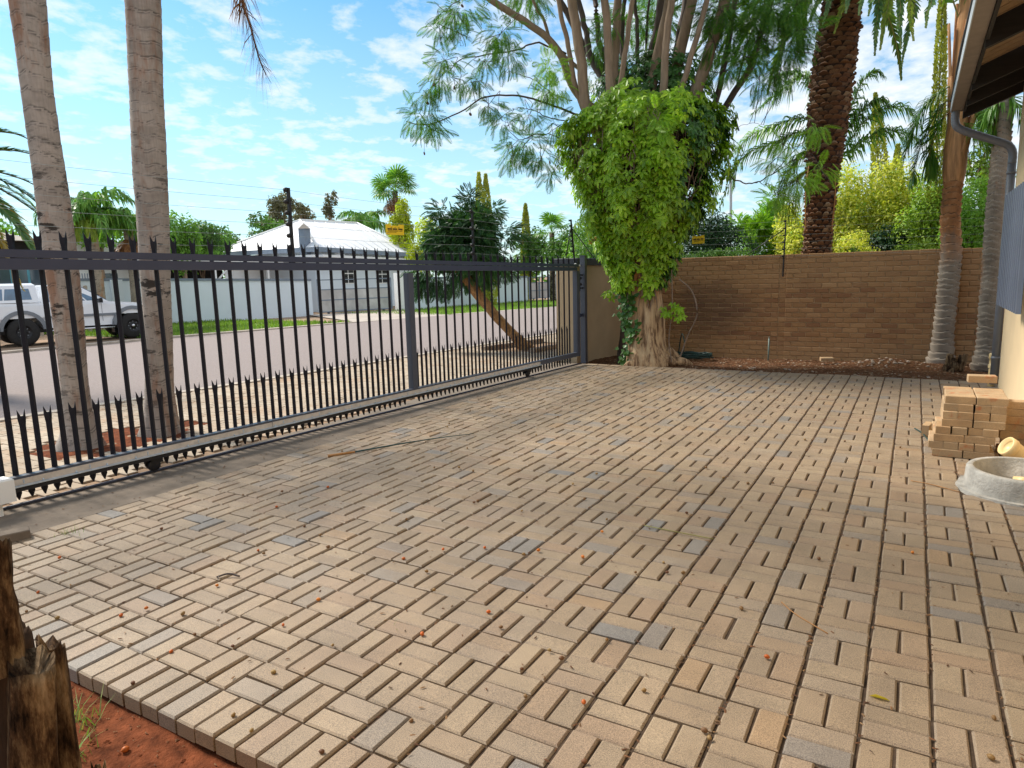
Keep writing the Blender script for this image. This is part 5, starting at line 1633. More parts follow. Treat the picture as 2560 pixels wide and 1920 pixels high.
MB().many(stub, stubf, np.array(ms)).build("leaf_bases", "date_bark", p, "stuff")
crown0 = np.array([-1.46, 10.86, 6.3])
for a_, b_ in (((-0.91, 10.21, 5.79), (-0.87, 9.51, 4.67)), ((-0.77, 10.22, 5.76), (-0.80, 9.51, 4.74)), ((-0.63, 10.22, 5.74), (-0.52, 9.52, 4.71)), ((-0.51, 10.22, 5.76), (-0.36, 9.53, 4.80)), ((-0.41, 10.23, 5.59), (-0.50, 9.53, 4.47)),
               ((-0.21, 10.23, 5.63), (-0.21, 9.53, 4.95)), ((-2.09, 10.09, 5.98), (-1.97, 9.40, 4.83)), ((-1.96, 10.10, 5.95), (-1.93, 9.40, 4.72)), ((-2.19, 10.07, 5.99), (-2.30, 9.35, 4.40)), ((-1.35, 10.30, 6.0), (-1.47, 9.66, 5.15)), ((-1.7, 10.3, 6.1), (-1.85, 9.5, 5.3)), ((-1.1, 10.2, 6.0), (-1.12, 9.5, 5.3)), ((-1.55, 10.2, 6.1), (-1.62, 9.45, 5.25)), ((-1.3, 10.2, 6.1), (-1.30, 9.45, 5.35)), ((-1.85, 10.2, 6.1), (-2.10, 9.45, 5.0)), ((-0.95, 10.2, 6.1), (-0.98, 9.45, 5.25))):
    a_, b_ = np.array(a_), np.array(b_)
    mid = (crown0 + a_) / 2 + [0, 0, 0.45]
    yl = b_[0] in (-0.80, -0.36, -1.47)
    one_frond(p, [crown0 - O, mid - O, a_ - O, (a_ * 0.45 + b_ * 0.55) - O, b_ - O], "palm_leaf_lime" if yl else "palm_leaf_blue", 70, 0.22, 0.016, sag=0.15, width=0.022, fwd=0.85, vee=0.15)
DF = frond_meshes("frond", "palm_leaf_blue", [(3.6, 0.9, 1.5), (3.6, 0.4, 1.4), (3.4, 0.1, 1.3)], 64, 0.34, 0.018, sag=0.12, width=0.028, fwd=0.75)
for q in range(26):
    a = q * 2.4
    if -2.1 < (a % (2 * PI)) - 2 * PI < -0.9 or 4.2 < a % (2 * PI) < 5.4:
        continue
    put_frond(p, DF[q % 3], crown0 - O + [0, 0, 0.1 * (q % 3)], a)
for a in (4.1, 5.75):
    MB().tube(curve([(0.27 * math.cos(a), 0.27 * math.sin(a), 3.5), (0.33 * math.cos(a), 0.33 * math.sin(a), 3.0), (0.29 * math.cos(a), 0.29 * math.sin(a), 2.3)], 8), 0.012, 5).build("dry_stalk", "rachis_dead", p)

# feathery palm behind it
p = thing("palm_tree", "arching feathery palm behind the thick date palm trunk", "palm tree", (-1.78, 12.6, -0.2))
O = np.array([-1.78, 12.6, -0.2])
mb, rg_ = ring_trunk([(-1.78, 12.6, -0.2), (-1.78, 12.6, 3.6)], [0.15, 0.13], 0.1, 0.05, 0.03, 16, 0.05, O, 1.1)
add_ring(mb.build("trunk", "palm_bark_grey", p), rg_)
for q in ([(-1.9, 12.4, 4.0), (-2.21, 12.29, 4.41), (-2.76, 12.21, 4.32), (-3.14, 12.14, 4.21), (-3.39, 12.08, 3.96), (-3.54, 12.05, 3.37)], [(-1.85, 12.4, 3.85), (-2.23, 12.29, 4.15), (-2.81, 12.20, 3.98), (-3.26, 12.11, 3.82), (-3.48, 12.07, 3.53), (-3.55, 12.05, 3.1)],
          [(-1.7, 12.4, 3.6), (-1.43, 12.38, 3.85), (-1.16, 12.40, 4.23), (-0.80, 12.42, 4.43), (-0.46, 12.43, 4.38), (-0.17, 12.43, 3.95)], [(-1.7, 12.4, 3.5), (-1.42, 12.38, 3.69), (-1.00, 12.41, 3.96), (-0.58, 12.42, 4.00), (-0.15, 12.43, 3.74)],
          [(-1.9, 12.4, 4.2), (-2.24, 12.29, 5.2), (-2.60, 12.23, 5.03), (-2.90, 12.18, 4.80), (-3.22, 12.12, 4.58)], [(-1.65, 12.4, 4.0), (-1.38, 12.38, 4.56), (-1.25, 12.39, 4.92), (-1.03, 12.40, 5.13), (-0.85, 12.4, 5.0)],
          [(-1.8, 12.35, 3.7), (-2.2, 12.3, 3.75), (-2.45, 12.27, 3.45), (-2.57, 12.24, 3.20), (-2.71, 12.21, 2.64)], [(-1.8, 12.5, 4.0), (-2.0, 12.4, 4.9), (-2.4, 12.3, 5.3), (-2.9, 12.2, 5.25)], [(-1.6, 12.4, 3.9), (-1.2, 12.4, 4.45), (-0.9, 12.4, 4.6), (-0.75, 12.4, 4.45)]):
    one_frond(p, [np.array(a) - O for a in q], "palm_leaf", 84, 0.50, 0.012, sag=0.8, width=0.022, plume=0.25)
for q in range(7):
    one_frond(p, [np.array((-2.1 + 0.03 * q, 12.2, 3.5)) - O, np.array((-2.28 - 0.04 * q, 12.15, 3.1)) - O, np.array((-2.30 - 0.07 * q, 12.1, 2.35)) - O], "palm_leaf_lime", 24, 0.30, 0.006, "rachis_dead", sag=0.9, width=0.012)

# ================================================================ the big many-stemmed tree with creeper
bt_ = thing("jacaranda_tree", "big tree of many grey stems rising from one creeper-wrapped trunk", "tree", (-3.88, 7.66, -0.05))
O = np.array([-3.88, 7.66, -0.05])


def bark_trunk(path, radii, seg=72, dz=0.03, amp=0.10, seed=0.0):
    P = curve(path, 60)
    S = np.concatenate([[0], np.cumsum(np.linalg.norm(np.diff(P, axis=0), axis=1))])
    Sp = np.linspace(0, S[-1], int(S[-1] / dz))
    C_ = np.stack([np.interp(Sp, S, P[:, k]) for k in range(3)], 1)
    Rr_ = np.interp(Sp, np.linspace(0, S[-1], len(radii)), radii)
    th = np.arange(seg) * 2 * PI / seg
    V = np.zeros((len(Sp), seg, 3))
    for i, s_ in enumerate(Sp):
        for j, t in enumerate(th):
            c, sn = math.cos(t), math.sin(t)
            b = fbm(c * 1.4 + seed, sn * 1.4, s_ * 0.55, 3) * amp * 1.3
            b += -abs(fbm(c * 4.2 + seed, sn * 4.2, s_ * 0.9, 3)) * amp * 1.5 + fbm(c * 9, sn * 9 + seed, s_ * 3.0, 2) * amp * 0.35
            r = Rr_[i] * (1 + b)
            V[i, j] = C_[i] + [r * c, r * sn, 0.0]
    n = len(Sp)
    i, j = np.meshgrid(np.arange(n - 1), np.arange(seg), indexing="ij")
    Q = np.stack([i * seg + j, i * seg + (j + 1) % seg, (i + 1) * seg + (j + 1) % seg, (i + 1) * seg + j], -1).reshape(-1, 4)
    return MB().add(V.reshape(-1, 3), [Q, list(range((n - 1) * seg, n * seg))], True)


bark_trunk([np.array(a) - O for a in ((-3.80, 7.64, -0.12), (-3.81, 7.63, 0.10), (-3.86, 7.66, 0.35), (-3.85, 7.70, 0.7), (-3.89, 7.69, 1.1), (-3.95, 7.66, 1.5), (-3.97, 7.68, 1.95), (-3.98, 7.74, 2.5))],
           [0.40, 0.34, 0.30, 0.28, 0.285, 0.31, 0.33, 0.35], amp=0.13).build("trunk", "trunkbark", bt_)
bark_trunk([np.array(a) - O for a in ((-4.30, 8.0, -0.1), (-4.27, 7.98, 0.5), (-4.22, 7.95, 1.2), (-4.2, 7.93, 2.0))], [0.22, 0.17, 0.16, 0.17], 40, 0.05, 0.15, 3.0).build("second_trunk", "darkbark", bt_)
bark_trunk([np.array(a) - O for a in ((-3.98, 7.74, 1.9), (-4.0, 7.82, 2.4), (-4.0, 7.86, 3.0), (-4.0, 7.9, 3.4), (-4.0, 7.9, 3.8))], [0.34, 0.5, 0.72, 0.85, 0.5], 40, 0.06, 0.22, 5.0).build("trunk_head", "darkbark", bt_)
for q in ([(-3.62, 7.62, 0.12), (-3.44, 7.66, 0.05), (-3.28, 7.80, 0.03), (-3.20, 7.92, -0.04)], [(-3.95, 7.42, 0.06), (-4.02, 7.30, 0.0), (-4.10, 7.24, -0.06)], [(-3.55, 7.75, 0.2), (-3.42, 7.85, 0.08), (-3.36, 8.0, -0.04)]):
    MB().tube(curve([np.array(a) - O for a in q], 12), np.linspace(0.10, 0.045, len(curve(q, 12))), 9).build("root", "trunkbark", bt_)

STEMS = [
    ([(-4.71, 7.26, 4.01), (-4.78, 7.23, 4.74), (-4.90, 7.17, 5.59)], 0.080), ([(-4.84, 7.31, 4.14), (-5.00, 7.24, 4.97), (-5.13, 7.17, 5.64)], 0.039),
    ([(-4.27, 7.23, 3.83), (-4.31, 7.22, 4.65), (-4.37, 7.19, 5.49)], 0.065), ([(-4.46, 7.80, 4.57), (-4.43, 7.81, 5.19), (-4.41, 7.82, 5.69)], 0.069),
    ([(-4.22, 7.36, 4.01), (-4.12, 7.40, 4.78), (-4.02, 7.44, 5.53)], 0.041), ([(-3.60, 7.58, 4.02), (-3.55, 7.60, 4.74), (-3.49, 7.61, 5.43)], 0.058),
    ([(-3.88, 7.91, 4.32), (-3.75, 7.95, 4.98), (-3.64, 7.99, 5.58)], 0.083), ([(-4.11, 8.36, 4.55), (-4.01, 8.39, 5.14), (-3.90, 8.43, 5.77)], 0.071),
    ([(-3.62, 8.10, 4.25), (-3.49, 8.14, 4.91), (-3.34, 8.18, 5.58)], 0.089), ([(-3.25, 7.90, 4.01), (-3.02, 7.96, 4.66), (-2.79, 8.02, 5.41)], 0.092),
    ([(-3.47, 7.52, 3.67), (-3.22, 7.59, 4.44), (-2.97, 7.66, 5.34)], 0.044), ([(-3.75, 8.69, 4.73), (-3.68, 8.71, 5.24), (-3.58, 8.74, 5.79)], 0.079),
    ([(-5.08, 7.64, 4.42), (-5.32, 7.53, 5.03), (-5.70, 7.34, 5.43), (-6.23, 7.03, 5.82)], 0.061), ([(-4.99, 8.12, 4.98), (-5.07, 8.08, 5.44), (-5.18, 8.04, 5.91)], 0.051),
    ([(-4.91, 8.26, 5.24), (-4.94, 8.25, 5.61), (-4.97, 8.24, 5.93)], 0.045), ([(-4.25, 8.31, 4.77), (-4.26, 8.30, 5.29), (-4.30, 8.29, 5.81)], 0.033),
    ([(-3.08, 8.46, 3.96), (-2.92, 8.50, 4.60), (-2.77, 8.53, 5.57)], 0.047), ([(-3.02, 8.58, 3.90), (-2.76, 8.64, 4.26), (-2.53, 8.69, 4.63), (-2.35, 8.72, 5.29), (-2.20, 8.75, 5.66)], 0.050),
    ([(-5.52, 7.76, 5.20), (-5.64, 7.70, 5.57), (-5.81, 7.62, 5.91)], 0.027), ([(-5.15, 8.27, 5.18), (-5.40, 8.16, 5.73), (-5.55, 8.09, 6.00)], 0.055),
    ([(-4.60, 8.50, 5.14), (-4.59, 8.50, 5.62), (-4.57, 8.51, 5.93)], 0.040), ([(-4.20, 8.54, 5.00), (-4.18, 8.55, 5.60), (-4.15, 8.55, 5.88)], 0.021)]
THIN = [
    ([(-5.0, 7.6, 4.0), (-5.34, 7.41, 4.15), (-5.84, 7.14, 4.33), (-6.29, 6.88, 4.33), (-6.68, 6.63, 4.09), (-7.11, 6.32, 3.91), (-7.36, 6.13, 3.96)], 0.019), ([(-5.24, 7.68, 5.00), (-5.63, 7.48, 5.17), (-5.92, 7.33, 5.11), (-6.30, 7.11, 5.04), (-6.70, 6.85, 4.97), (-6.91, 6.71, 4.76)], 0.017),
    ([(-5.1, 7.6, 3.9), (-5.51, 7.44, 4.02), (-5.70, 7.34, 4.14), (-5.99, 7.18, 4.17)], 0.010), ([(-5.2, 7.8, 4.3), (-5.47, 7.68, 4.41), (-5.74, 7.54, 4.63), (-5.98, 7.41, 4.75), (-6.15, 7.31, 4.78)], 0.010),
    ([(-6.23, 7.03, 5.82), (-6.41, 6.92, 5.92), (-6.73, 6.71, 5.78), (-7.00, 6.52, 5.53)], 0.011), ([(-5.1, 7.5, 3.6), (-5.4, 7.2, 3.7), (-5.75, 7.0, 3.62), (-5.95, 6.9, 3.45)], 0.008),
    ([(-2.83, 8.21, 3.03), (-2.61, 8.26, 2.83), (-2.36, 8.31, 2.80), (-2.13, 8.36, 2.88), (-1.85, 8.40, 3.06), (-1.62, 8.43, 3.09)], 0.012), ([(-2.9, 8.2, 3.5), (-2.82, 8.22, 3.58), (-2.65, 8.25, 3.63), (-2.39, 8.31, 3.67), (-2.24, 8.34, 3.61)], 0.005),
    ([(-2.76, 8.64, 4.26), (-2.62, 8.55, 4.72), (-2.5, 8.5, 5.1)], 0.018), ([(-2.36, 8.31, 2.80), (-2.1, 8.2, 2.72), (-1.95, 8.1, 2.62)], 0.006), ([(-2.13, 8.36, 2.88), (-1.7, 8.3, 3.3), (-1.5, 8.2, 3.45)], 0.007)]
skel = []
for k2, (pts, r0) in enumerate(STEMS):
    P = [np.array(a, float) for a in pts]
    d0 = P[0] - P[1]; d1 = P[-1] - P[-2]
    d1 = d1 / np.linalg.norm(d1)
    low = P[0] + d0 / np.linalg.norm(d0) * 0.5
    low = low * 0.75 + np.array([-4.0, 7.9, low[2]]) * 0.25
    ext = [low] + P + [P[-1] + d1 * 1.3 + [0, 0, 0.15], P[-1] + d1 * 2.6 + [rng.normal(0, 0.2), rng.normal(0, 0.2), 0.2]]
    C_ = curve(ext, 36)
    wob = np.stack([np.array([fbm(a * 0.35, k2 * 3.1, s * 5.0, 2) for a in range(len(C_))]) for s in (1, 2)], 1) * 0.035 * np.linspace(0.2, 1, len(C_))[:, None]
    C_[:, :2] += wob
    rad = np.interp(np.linspace(0, 1, len(C_)), [0, 0.3, 0.7, 1.0], [r0 * 1.15, r0, r0 * 0.85, r0 * 0.45])
    MB().tube(C_ - O, rad, 12).build("stem", "stemdark" if k2 in (7, 11, 13, 14, 15, 16, 17, 20, 21, 19) else "stembark", bt_)
    skel += list(C_[6::3])
for pts, r0 in THIN:
    C_ = curve(pts, 30)
    C_[:, 2] += np.array([fbm(a * 0.4, r0 * 900, 1.0, 2) for a in range(len(C_))]) * 0.03
    MB().tube(C_ - O, np.linspace(r0, r0 * 0.4, len(C_)), 7).build("branch", "stemdark", bt_)
    skel += list(C_[3::2])
skel = np.array(skel)

LEFT = [((-6.57, 6.46, 5.50), 0.31), ((-6.77, 6.32, 5.30), 0.20), ((-6.55, 6.47, 5.25), 0.17), ((-5.97, 6.84, 5.22), 0.37), ((-5.87, 6.90, 4.89), 0.31), ((-6.19, 6.71, 4.82), 0.26), ((-6.72, 6.36, 4.83), 0.26), ((-6.79, 6.30, 4.55), 0.28), ((-6.53, 6.49, 4.55), 0.20),
        ((-6.97, 6.17, 4.33), 0.23), ((-7.03, 6.13, 3.97), 0.34), ((-6.89, 6.24, 3.79), 0.20), ((-6.29, 6.64, 4.52), 0.20), ((-6.16, 6.72, 4.16), 0.23), ((-6.00, 6.82, 3.96), 0.20), ((-5.89, 6.88, 3.85), 0.14), ((-5.66, 7.01, 3.56), 0.37), ((-5.86, 6.91, 3.36), 0.23), ((-5.45, 7.13, 3.32), 0.26),
        ((-5.29, 7.21, 3.07), 0.17), ((-5.36, 7.17, 4.29), 0.20), ((-5.61, 7.04, 3.97), 0.20), ((-5.20, 7.25, 3.80), 0.20), ((-4.47, 7.58, 5.26), 0.24), ((-4.71, 7.88, 5.08), 0.24)]
RIGHT = [((-2.81, 7.81, 5.21), 0.31), ((-2.46, 7.89, 5.08), 0.40), ((-2.13, 7.95, 5.12), 0.40), ((-1.82, 8.00, 5.12), 0.34), ((-1.76, 8.01, 4.80), 0.28), ((-1.89, 7.99, 4.54), 0.31), ((-1.99, 7.98, 4.26), 0.20), ((-2.27, 7.92, 4.76), 0.28), ((-2.26, 7.93, 4.18), 0.17), ((-2.49, 7.88, 4.55), 0.20), ((-2.89, 7.79, 4.78), 0.19), ((-2.72, 7.83, 4.37), 0.17)]
LOWR = [((-1.49, 8.05, 3.44), 0.19), ((-1.40, 8.06, 2.87), 0.20), ((-1.69, 8.02, 2.71), 0.24), ((-2.00, 7.97, 2.56), 0.17), ((-1.95, 8.2, 3.3), 0.22), ((-2.1, 8.2, 3.05), 0.18)]
TOP = []
for q in range(85):
    a, rr2 = rng.uniform(0, 2 * PI), 3.3 * math.sqrt(rng.random())
    c_ = np.array([-4.0 + rr2 * math.cos(a) * 1.05, 7.9 + rr2 * math.sin(a) * 0.9, rng.uniform(5.9, 7.8)])
    TOP.append((tuple(c_), rng.uniform(0.25, 0.42)))
for q in range(22):      # darker sprays among the stems, back side
    TOP.append(((rng.uniform(-5.4, -2.2), rng.uniform(8.3, 9.4), rng.uniform(4.7, 5.9)), rng.uniform(0.2, 0.34)))
# feathery leaf: curved rachis with pairs of narrow drooping pinnae
fv, ff = [], []
for k2 in range(12):
    t = 0.10 + 0.88 * k2 / 11
    px, pz = t, -0.32 * t * t
    ln = 0.30 * math.sin(PI * (0.12 + 0.80 * t)) + 0.03
    for s in (-1, 1):
        d = np.array([0.55, s * 0.83, -0.20]); d /= np.linalg.norm(d)
        wv = np.array([0.83, -s * 0.55, 0.0]) * 0.026
        p = np.array([px, 0, pz]); b = len(fv)
        fv += [p - wv * 0.5, p + d * ln * 0.55 - wv, p + d * ln + np.array([0, 0, -0.25 * ln]), p + d * ln * 0.55 + wv]
        ff.append((b, b + 1, b + 2, b + 3) if s > 0 else (b, b + 3, b + 2, b + 1))
b = len(fv); fv += [(0, -0.006, 0), (0, 0.006, 0), (1, 0.003, -0.32), (1, -0.003, -0.32), (0.5, 0.006, -0.08), (0.5, -0.006, -0.08)]
ff += [(b, b + 1, b + 4, b + 5), (b + 5, b + 4, b + 2, b + 3)]
FV, FF = np.array(fv), [np.array(ff)]


def sprays(clusters, dens, size, down=0.45):
    ms = []
    for c_, r_ in clusters:
        c_ = np.array(c_)
        for q in range(int(dens * r_ * r_ * 10)):
            d = unit(1)[0]
            p = c_ + d * r_ * 0.9 * rng.random() ** 0.5 * np.array([1, 1, 0.8])
            h = d * 0.9 + np.array([0, 0, -down]) + rng.normal(0, 0.25, 3)
            ms.append(mat34(rot_to(h, rng.normal(0, 0.5)), p - O, size * rng.uniform(0.65, 1.25)))
    return np.array(ms)


MB().many(FV, FF, sprays(LEFT, 62, 0.21)).build("foliage", "feather", bt_, "stuff")
MB().many(FV, FF, sprays(RIGHT, 66, 0.24)).build("foliage", "feather", bt_, "stuff")
MB().many(FV, FF, sprays(TOP, 30, 0.28)).build("canopy", "feather", bt_, "stuff")
MB().many(FV, FF, sprays(LOWR + [((-5.32, 7.20, 4.66), 0.30), ((-5.25, 7.3, 4.40), 0.26), ((-3.42, 6.75, 3.62), 0.16), ((-3.40, 6.75, 3.42), 0.14)], 60, 0.22)).build("bright_foliage", "featherlight", bt_, "stuff")
tw = MB()
for c_, r_ in LEFT + RIGHT + LOWR:
    c_ = np.array(c_)
    dd_ = np.linalg.norm(skel - c_ - np.array([0, 0, 0.1]), axis=1)
    for q in np.argsort(dd_)[:2]:
        a = skel[q]
        if np.linalg.norm(a - c_) < 1.6:
            mid = (a + c_) / 2 + rng.normal(0, 0.08, 3) + [0, 0, 0.06]
            tw.tube(curve([a - O, mid - O, c_ - O, c_ + (c_ - mid) * 0.6 - O], 12), 0.0045, 4, False)
    for q in range(3):
        e_ = c_ + unit(1)[0] * r_ * 1.2
        tw.tube(curve([c_ - O, (c_ + e_) / 2 + rng.normal(0, 0.05, 3) - O, e_ - O], 6), 0.003, 3, False)
tw.build("twigs", "twig", bt_, "stuff")
for q in ((-6.86, 6.25, 4.47), (-6.60, 6.42, 4.42), (-6.40, 6.55, 4.02), (-7.02, 6.12, 3.43), (-6.97, 6.2, 4.2), (-6.45, 6.5, 5.62), (-6.42, 6.55, 5.35), (-5.32, 7.18, 3.25)):
    pm = MB().lathe([(0.0, -0.008), (0.022, -0.006), (0.030, 0), (0.022, 0.006), (0.0, 0.008)], seg=10).build("seed_pod", "pod", bt_)
    pm.location = np.array(q) - O; pm.rotation_euler = (1.3, rng.uniform(-0.5, 0.5), rng.uniform(0, 3))
    MB().tube([np.array(q) - O + [0, 0, 0.02], np.array(q) - O + [0.01, 0, 0.16]], 0.003, 4).build("pod_stalk", "twig", bt_)

# ---- creeper wrapped round the trunk head
cr_ = thing("creeper", "bright green five-leaved creeper smothering the upper trunk and hanging down", "creeper", (-4.0, 7.8, 1.3))
OCR = np.array([-4.0, 7.8, 1.3])
ZR = [1.25, 1.5, 1.8, 2.1, 2.35, 2.7, 3.0, 3.5, 3.75, 3.95, 4.08, 4.2]
RR = [0.34, 0.42, 0.53, 0.72, 0.90, 1.05, 1.16, 1.22, 1.18, 1.0, 0.72, 0.4]
CXY = lambda z: (np.interp(z, [1.2, 1.8, 2.4, 3.0, 4.6], [-3.95, -4.02, -3.95, -3.96, -4.0]), np.interp(z, [1.2, 2.4, 4.6], [7.70, 7.78, 7.84]))
lv, lf = [], []
for a, ln in ((-1.75, 0.62), (-0.9, 0.88), (0.0, 1.0), (0.9, 0.88), (1.75, 0.62)):
    d = np.array([math.cos(a), math.sin(a), 0]); w = np.array([-d[1], d[0], 0])
    b = len(lv)
    lv += [d * 0.06, d * ln * 0.45 + w * 0.20 * ln + [0, 0, 0.05], d * ln * 0.78 + w * 0.15 * ln + [0, 0, 0.01], d * ln + [0, 0, -0.10], d * ln * 0.78 - w * 0.15 * ln + [0, 0, 0.01], d * ln * 0.45 - w * 0.20 * ln + [0, 0, 0.05], d * ln * 0.5 - [0, 0, 0.02]]
    lf += [(b, b + 6, b + 1), (b + 1, b + 6, b + 2), (b + 2, b + 6, b + 3), (b + 3, b + 6, b + 4), (b + 4, b + 6, b + 5), (b + 5, b + 6, b)]
LV, LF = np.array(lv), [np.array(lf)]


def creeper_leaf(p, n, s, hang=0.8):
    """leaf lying on a surface of normal n, its middle leaflet hanging down"""
    n = n / np.linalg.norm(n)
    dwn = np.array([0, 0, -1.0]) + n * 0.25 + rng.normal(0, 0.35, 3)
    x = dwn - n * (dwn @ n); x /= np.linalg.norm(x) + 1e-9
    y = np.cross(n, x)
    return mat34(np.stack([x, y, n], 1), p, s)


ms, msd = [], []
cnt = 0
while cnt < 5200:
    z = rng.uniform(1.25, 4.15); a = rng.uniform(0, 2 * PI)
    r = np.interp(z, ZR, RR)
    if rng.random() > r / 1.25:
        continue
    cxz, cyz = CXY(z)
    hole = fbm(math.cos(a) * 1.6 + 3, math.sin(a) * 1.6, z * 0.75, 3)
    front = math.cos(a - math.radians(-70))           # 1 on the side of the driveway
    if z < 3.5 and hole < -0.12 and rng.random() < 0.9:
        continue
    # split of the curtain over the bare strip of trunk
    if z < 2.05 and abs((a - math.radians(285) + PI) % (2 * PI) - PI) < 0.75 and rng.random() < 0.9:
        continue
    lump = 1 + 0.30 * fbm(math.cos(a) * 2.2, math.sin(a) * 2.2, z * 1.5, 2)
    dep = 1 - 0.16 * rng.random() ** 1.5
    rad = r * lump * dep
    p = np.array([cxz + rad * math.cos(a), cyz + rad * math.sin(a), z])
    n = np.array([math.cos(a), math.sin(a), 0.55 if z < 4.1 else 1.1]) + rng.normal(0, 0.30, 3)
    right = math.cos(a - math.radians(15))  # most right-hand leaves take a darker leaf colour as painted shade
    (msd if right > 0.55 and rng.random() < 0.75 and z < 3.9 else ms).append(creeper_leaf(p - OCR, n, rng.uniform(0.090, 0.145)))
    cnt += 1
for q in range(26):       # tufts that break the outline
    a = rng.uniform(2.6, 6.9); z = rng.uniform(2.3, 4.1)
    r = np.interp(z, ZR, RR) * rng.uniform(0.92, 1.10)
    cxz, cyz = CXY(z)
    c_ = np.array([cxz + r * math.cos(a), cyz + r * math.sin(a), z])
    for w in range(24):
        d = unit(1)[0]
        ms.append(creeper_leaf(c_ + d * rng.uniform(0.05, 0.24) * np.array([1, 1, 1.25]) - OCR, d * 0.6 + np.array([math.cos(a), math.sin(a), 0.5]), rng.uniform(0.10, 0.16)))
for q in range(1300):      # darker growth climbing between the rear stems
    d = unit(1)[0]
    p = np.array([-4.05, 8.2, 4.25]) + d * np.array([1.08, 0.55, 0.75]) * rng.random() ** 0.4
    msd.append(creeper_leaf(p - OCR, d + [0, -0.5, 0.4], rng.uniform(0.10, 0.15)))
# strands hanging below the mass
strand = MB()
for a_deg, z0, z1, dr in [(250, 2.2, 1.15, 0), (258, 2.1, 1.35, 0), (243, 2.3, 1.2, 0.05), (235, 2.4, 1.3, 0.05), (228, 2.3, 1.5, 0), (268, 2.2, 1.55, -0.05), (305, 2.2, 1.05, -0.05), (312, 2.2, 1.25, 0), (318, 2.3, 1.35, 0), (325, 2.4, 1.45, 0.05), (298, 2.1, 1.5, -0.05), (335, 2.4, 1.6, 0.1), (290, 2.2, 1.75, -0.1), (262, 2.3, 1.2, 0), (308, 2.2, 0.95, -0.08), (345, 2.4, 1.8, 0.1), (220, 2.5, 1.6, 0.1)]:
    a = math.radians(a_deg)
    for q in range(26):
        z = z0 + (z1 - z0) * rng.random()
        r = 0.40 + 0.32 * max(0, (z - 1.2)) + dr + rng.normal(0, 0.03)
        aa = a + rng.normal(0, 0.10)
        cxz, cyz = CXY(z)
        p = np.array([cxz + r * math.cos(aa), cyz + r * math.sin(aa), z])
        ms.append(creeper_leaf(p - OCR, np.array([math.cos(aa), math.sin(aa), 0.4]) + rng.normal(0, 0.25, 3), rng.uniform(0.10, 0.15)))
MB().many(LV, LF, np.array(ms)).build("foliage", "creeper", cr_, "stuff")
MB().many(LV, LF, np.array(msd)).build("shade_painted_dark_foliage", "ivy", cr_, "stuff")
for q in range(240):
    a = rng.uniform(3.2, 6.4); zt = rng.uniform(2.3, 3.9)
    pts = []
    zb = max(0.3, zt - rng.uniform(0.5, 1.6))
    r_in = rng.uniform(0.72, 0.95)
    for z in np.linspace(zt, zb, 9):
        cxz, cyz = CXY(z)
        r = max(0.36, np.interp(z, ZR, RR) * r_in)
        pts.append((cxz + r * math.cos(a) + rng.normal(0, 0.02), cyz + r * math.sin(a) + rng.normal(0, 0.02), z))
        a += rng.normal(0, 0.03)
    strand.tube(np.array(pts) - OCR, rng.uniform(0.003, 0.007), 4, False)
strand.tube(curve([np.array(q) - OCR for q in ((-3.35, 7.72, 1.35), (-3.16, 7.78, 1.15), (-3.08, 7.8, 0.8), (-3.22, 7.78, 0.45), (-3.33, 7.75, 0.1))], 20), 0.014, 6, False)
strand.tube(curve([np.array(q) - OCR for q in ((-3.44, 7.62, 1.5), (-3.42, 7.6, 0.9), (-3.46, 7.58, 0.4), (-3.40, 7.55, 0.05))], 20), 0.009, 6, False)
strand.build("vine_stems", "vinestem", cr_, "stuff")
for q in ((-3.33, 7.35, 0.92), (-4.42, 7.55, 1.12), (-3.40, 7.38, 0.85), (-3.25, 7.42, 0.86)):
    sp_ = np.array([creeper_leaf(np.array(q) + rng.normal(0, 0.07, 3) - OCR, np.array([0.1, -1, 0.6]) + rng.normal(0, 0.4, 3), rng.uniform(0.09, 0.13)) for _ in range(6)])
    MB().many(LV, LF, sp_).build("leaf_tuft", "creeper", cr_, "stuff")

iv = thing("ivy", "narrow strip of dark ivy climbing the left side of the split trunk", "ivy", (-4.1, 7.4, 0))
iv3 = []
IVP = curve([(-4.08, 7.36, 0.02), (-4.06, 7.38, 0.25), (-4.0, 7.38, 0.5), (-4.06, 7.38, 0.75), (-4.08, 7.38, 1.0), (-4.12, 7.38, 1.2), (-4.08, 7.36, 1.45), (-4.02, 7.36, 1.65)], 60)
hv = np.array([(0, 0, 0), (0.1, 0.55, 0.05), (0.45, 0.55, 0.06), (1.0, 0, -0.05), (0.45, -0.55, 0.06), (0.1, -0.55, 0.05), (0.4, 0, -0.03)])
hf = [np.array([(0, 6, 1), (1, 6, 2), (2, 6, 3), (3, 6, 4), (4, 6, 5), (5, 6, 0)])]
for q in range(300):
    c_ = IVP[int(rng.integers(0, len(IVP)))]
    p = c_ + np.array([rng.normal(0, 0.075), rng.normal(-0.01, 0.03), rng.normal(0, 0.03)])
    iv3.append(creeper_leaf(p - [-4.1, 7.4, 0], np.array([-0.25, -1, 0.5]) + rng.normal(0, 0.3, 3), rng.uniform(0.05, 0.085)))
MB().many(hv, hf, np.array(iv3)).build("foliage", "ivy", iv, "stuff")
MB().tube(IVP[::4] - np.array([-4.1, 7.4, 0]) + [0, 0.02, 0], 0.008, 5).build("vine_stem", "vinestem", iv)

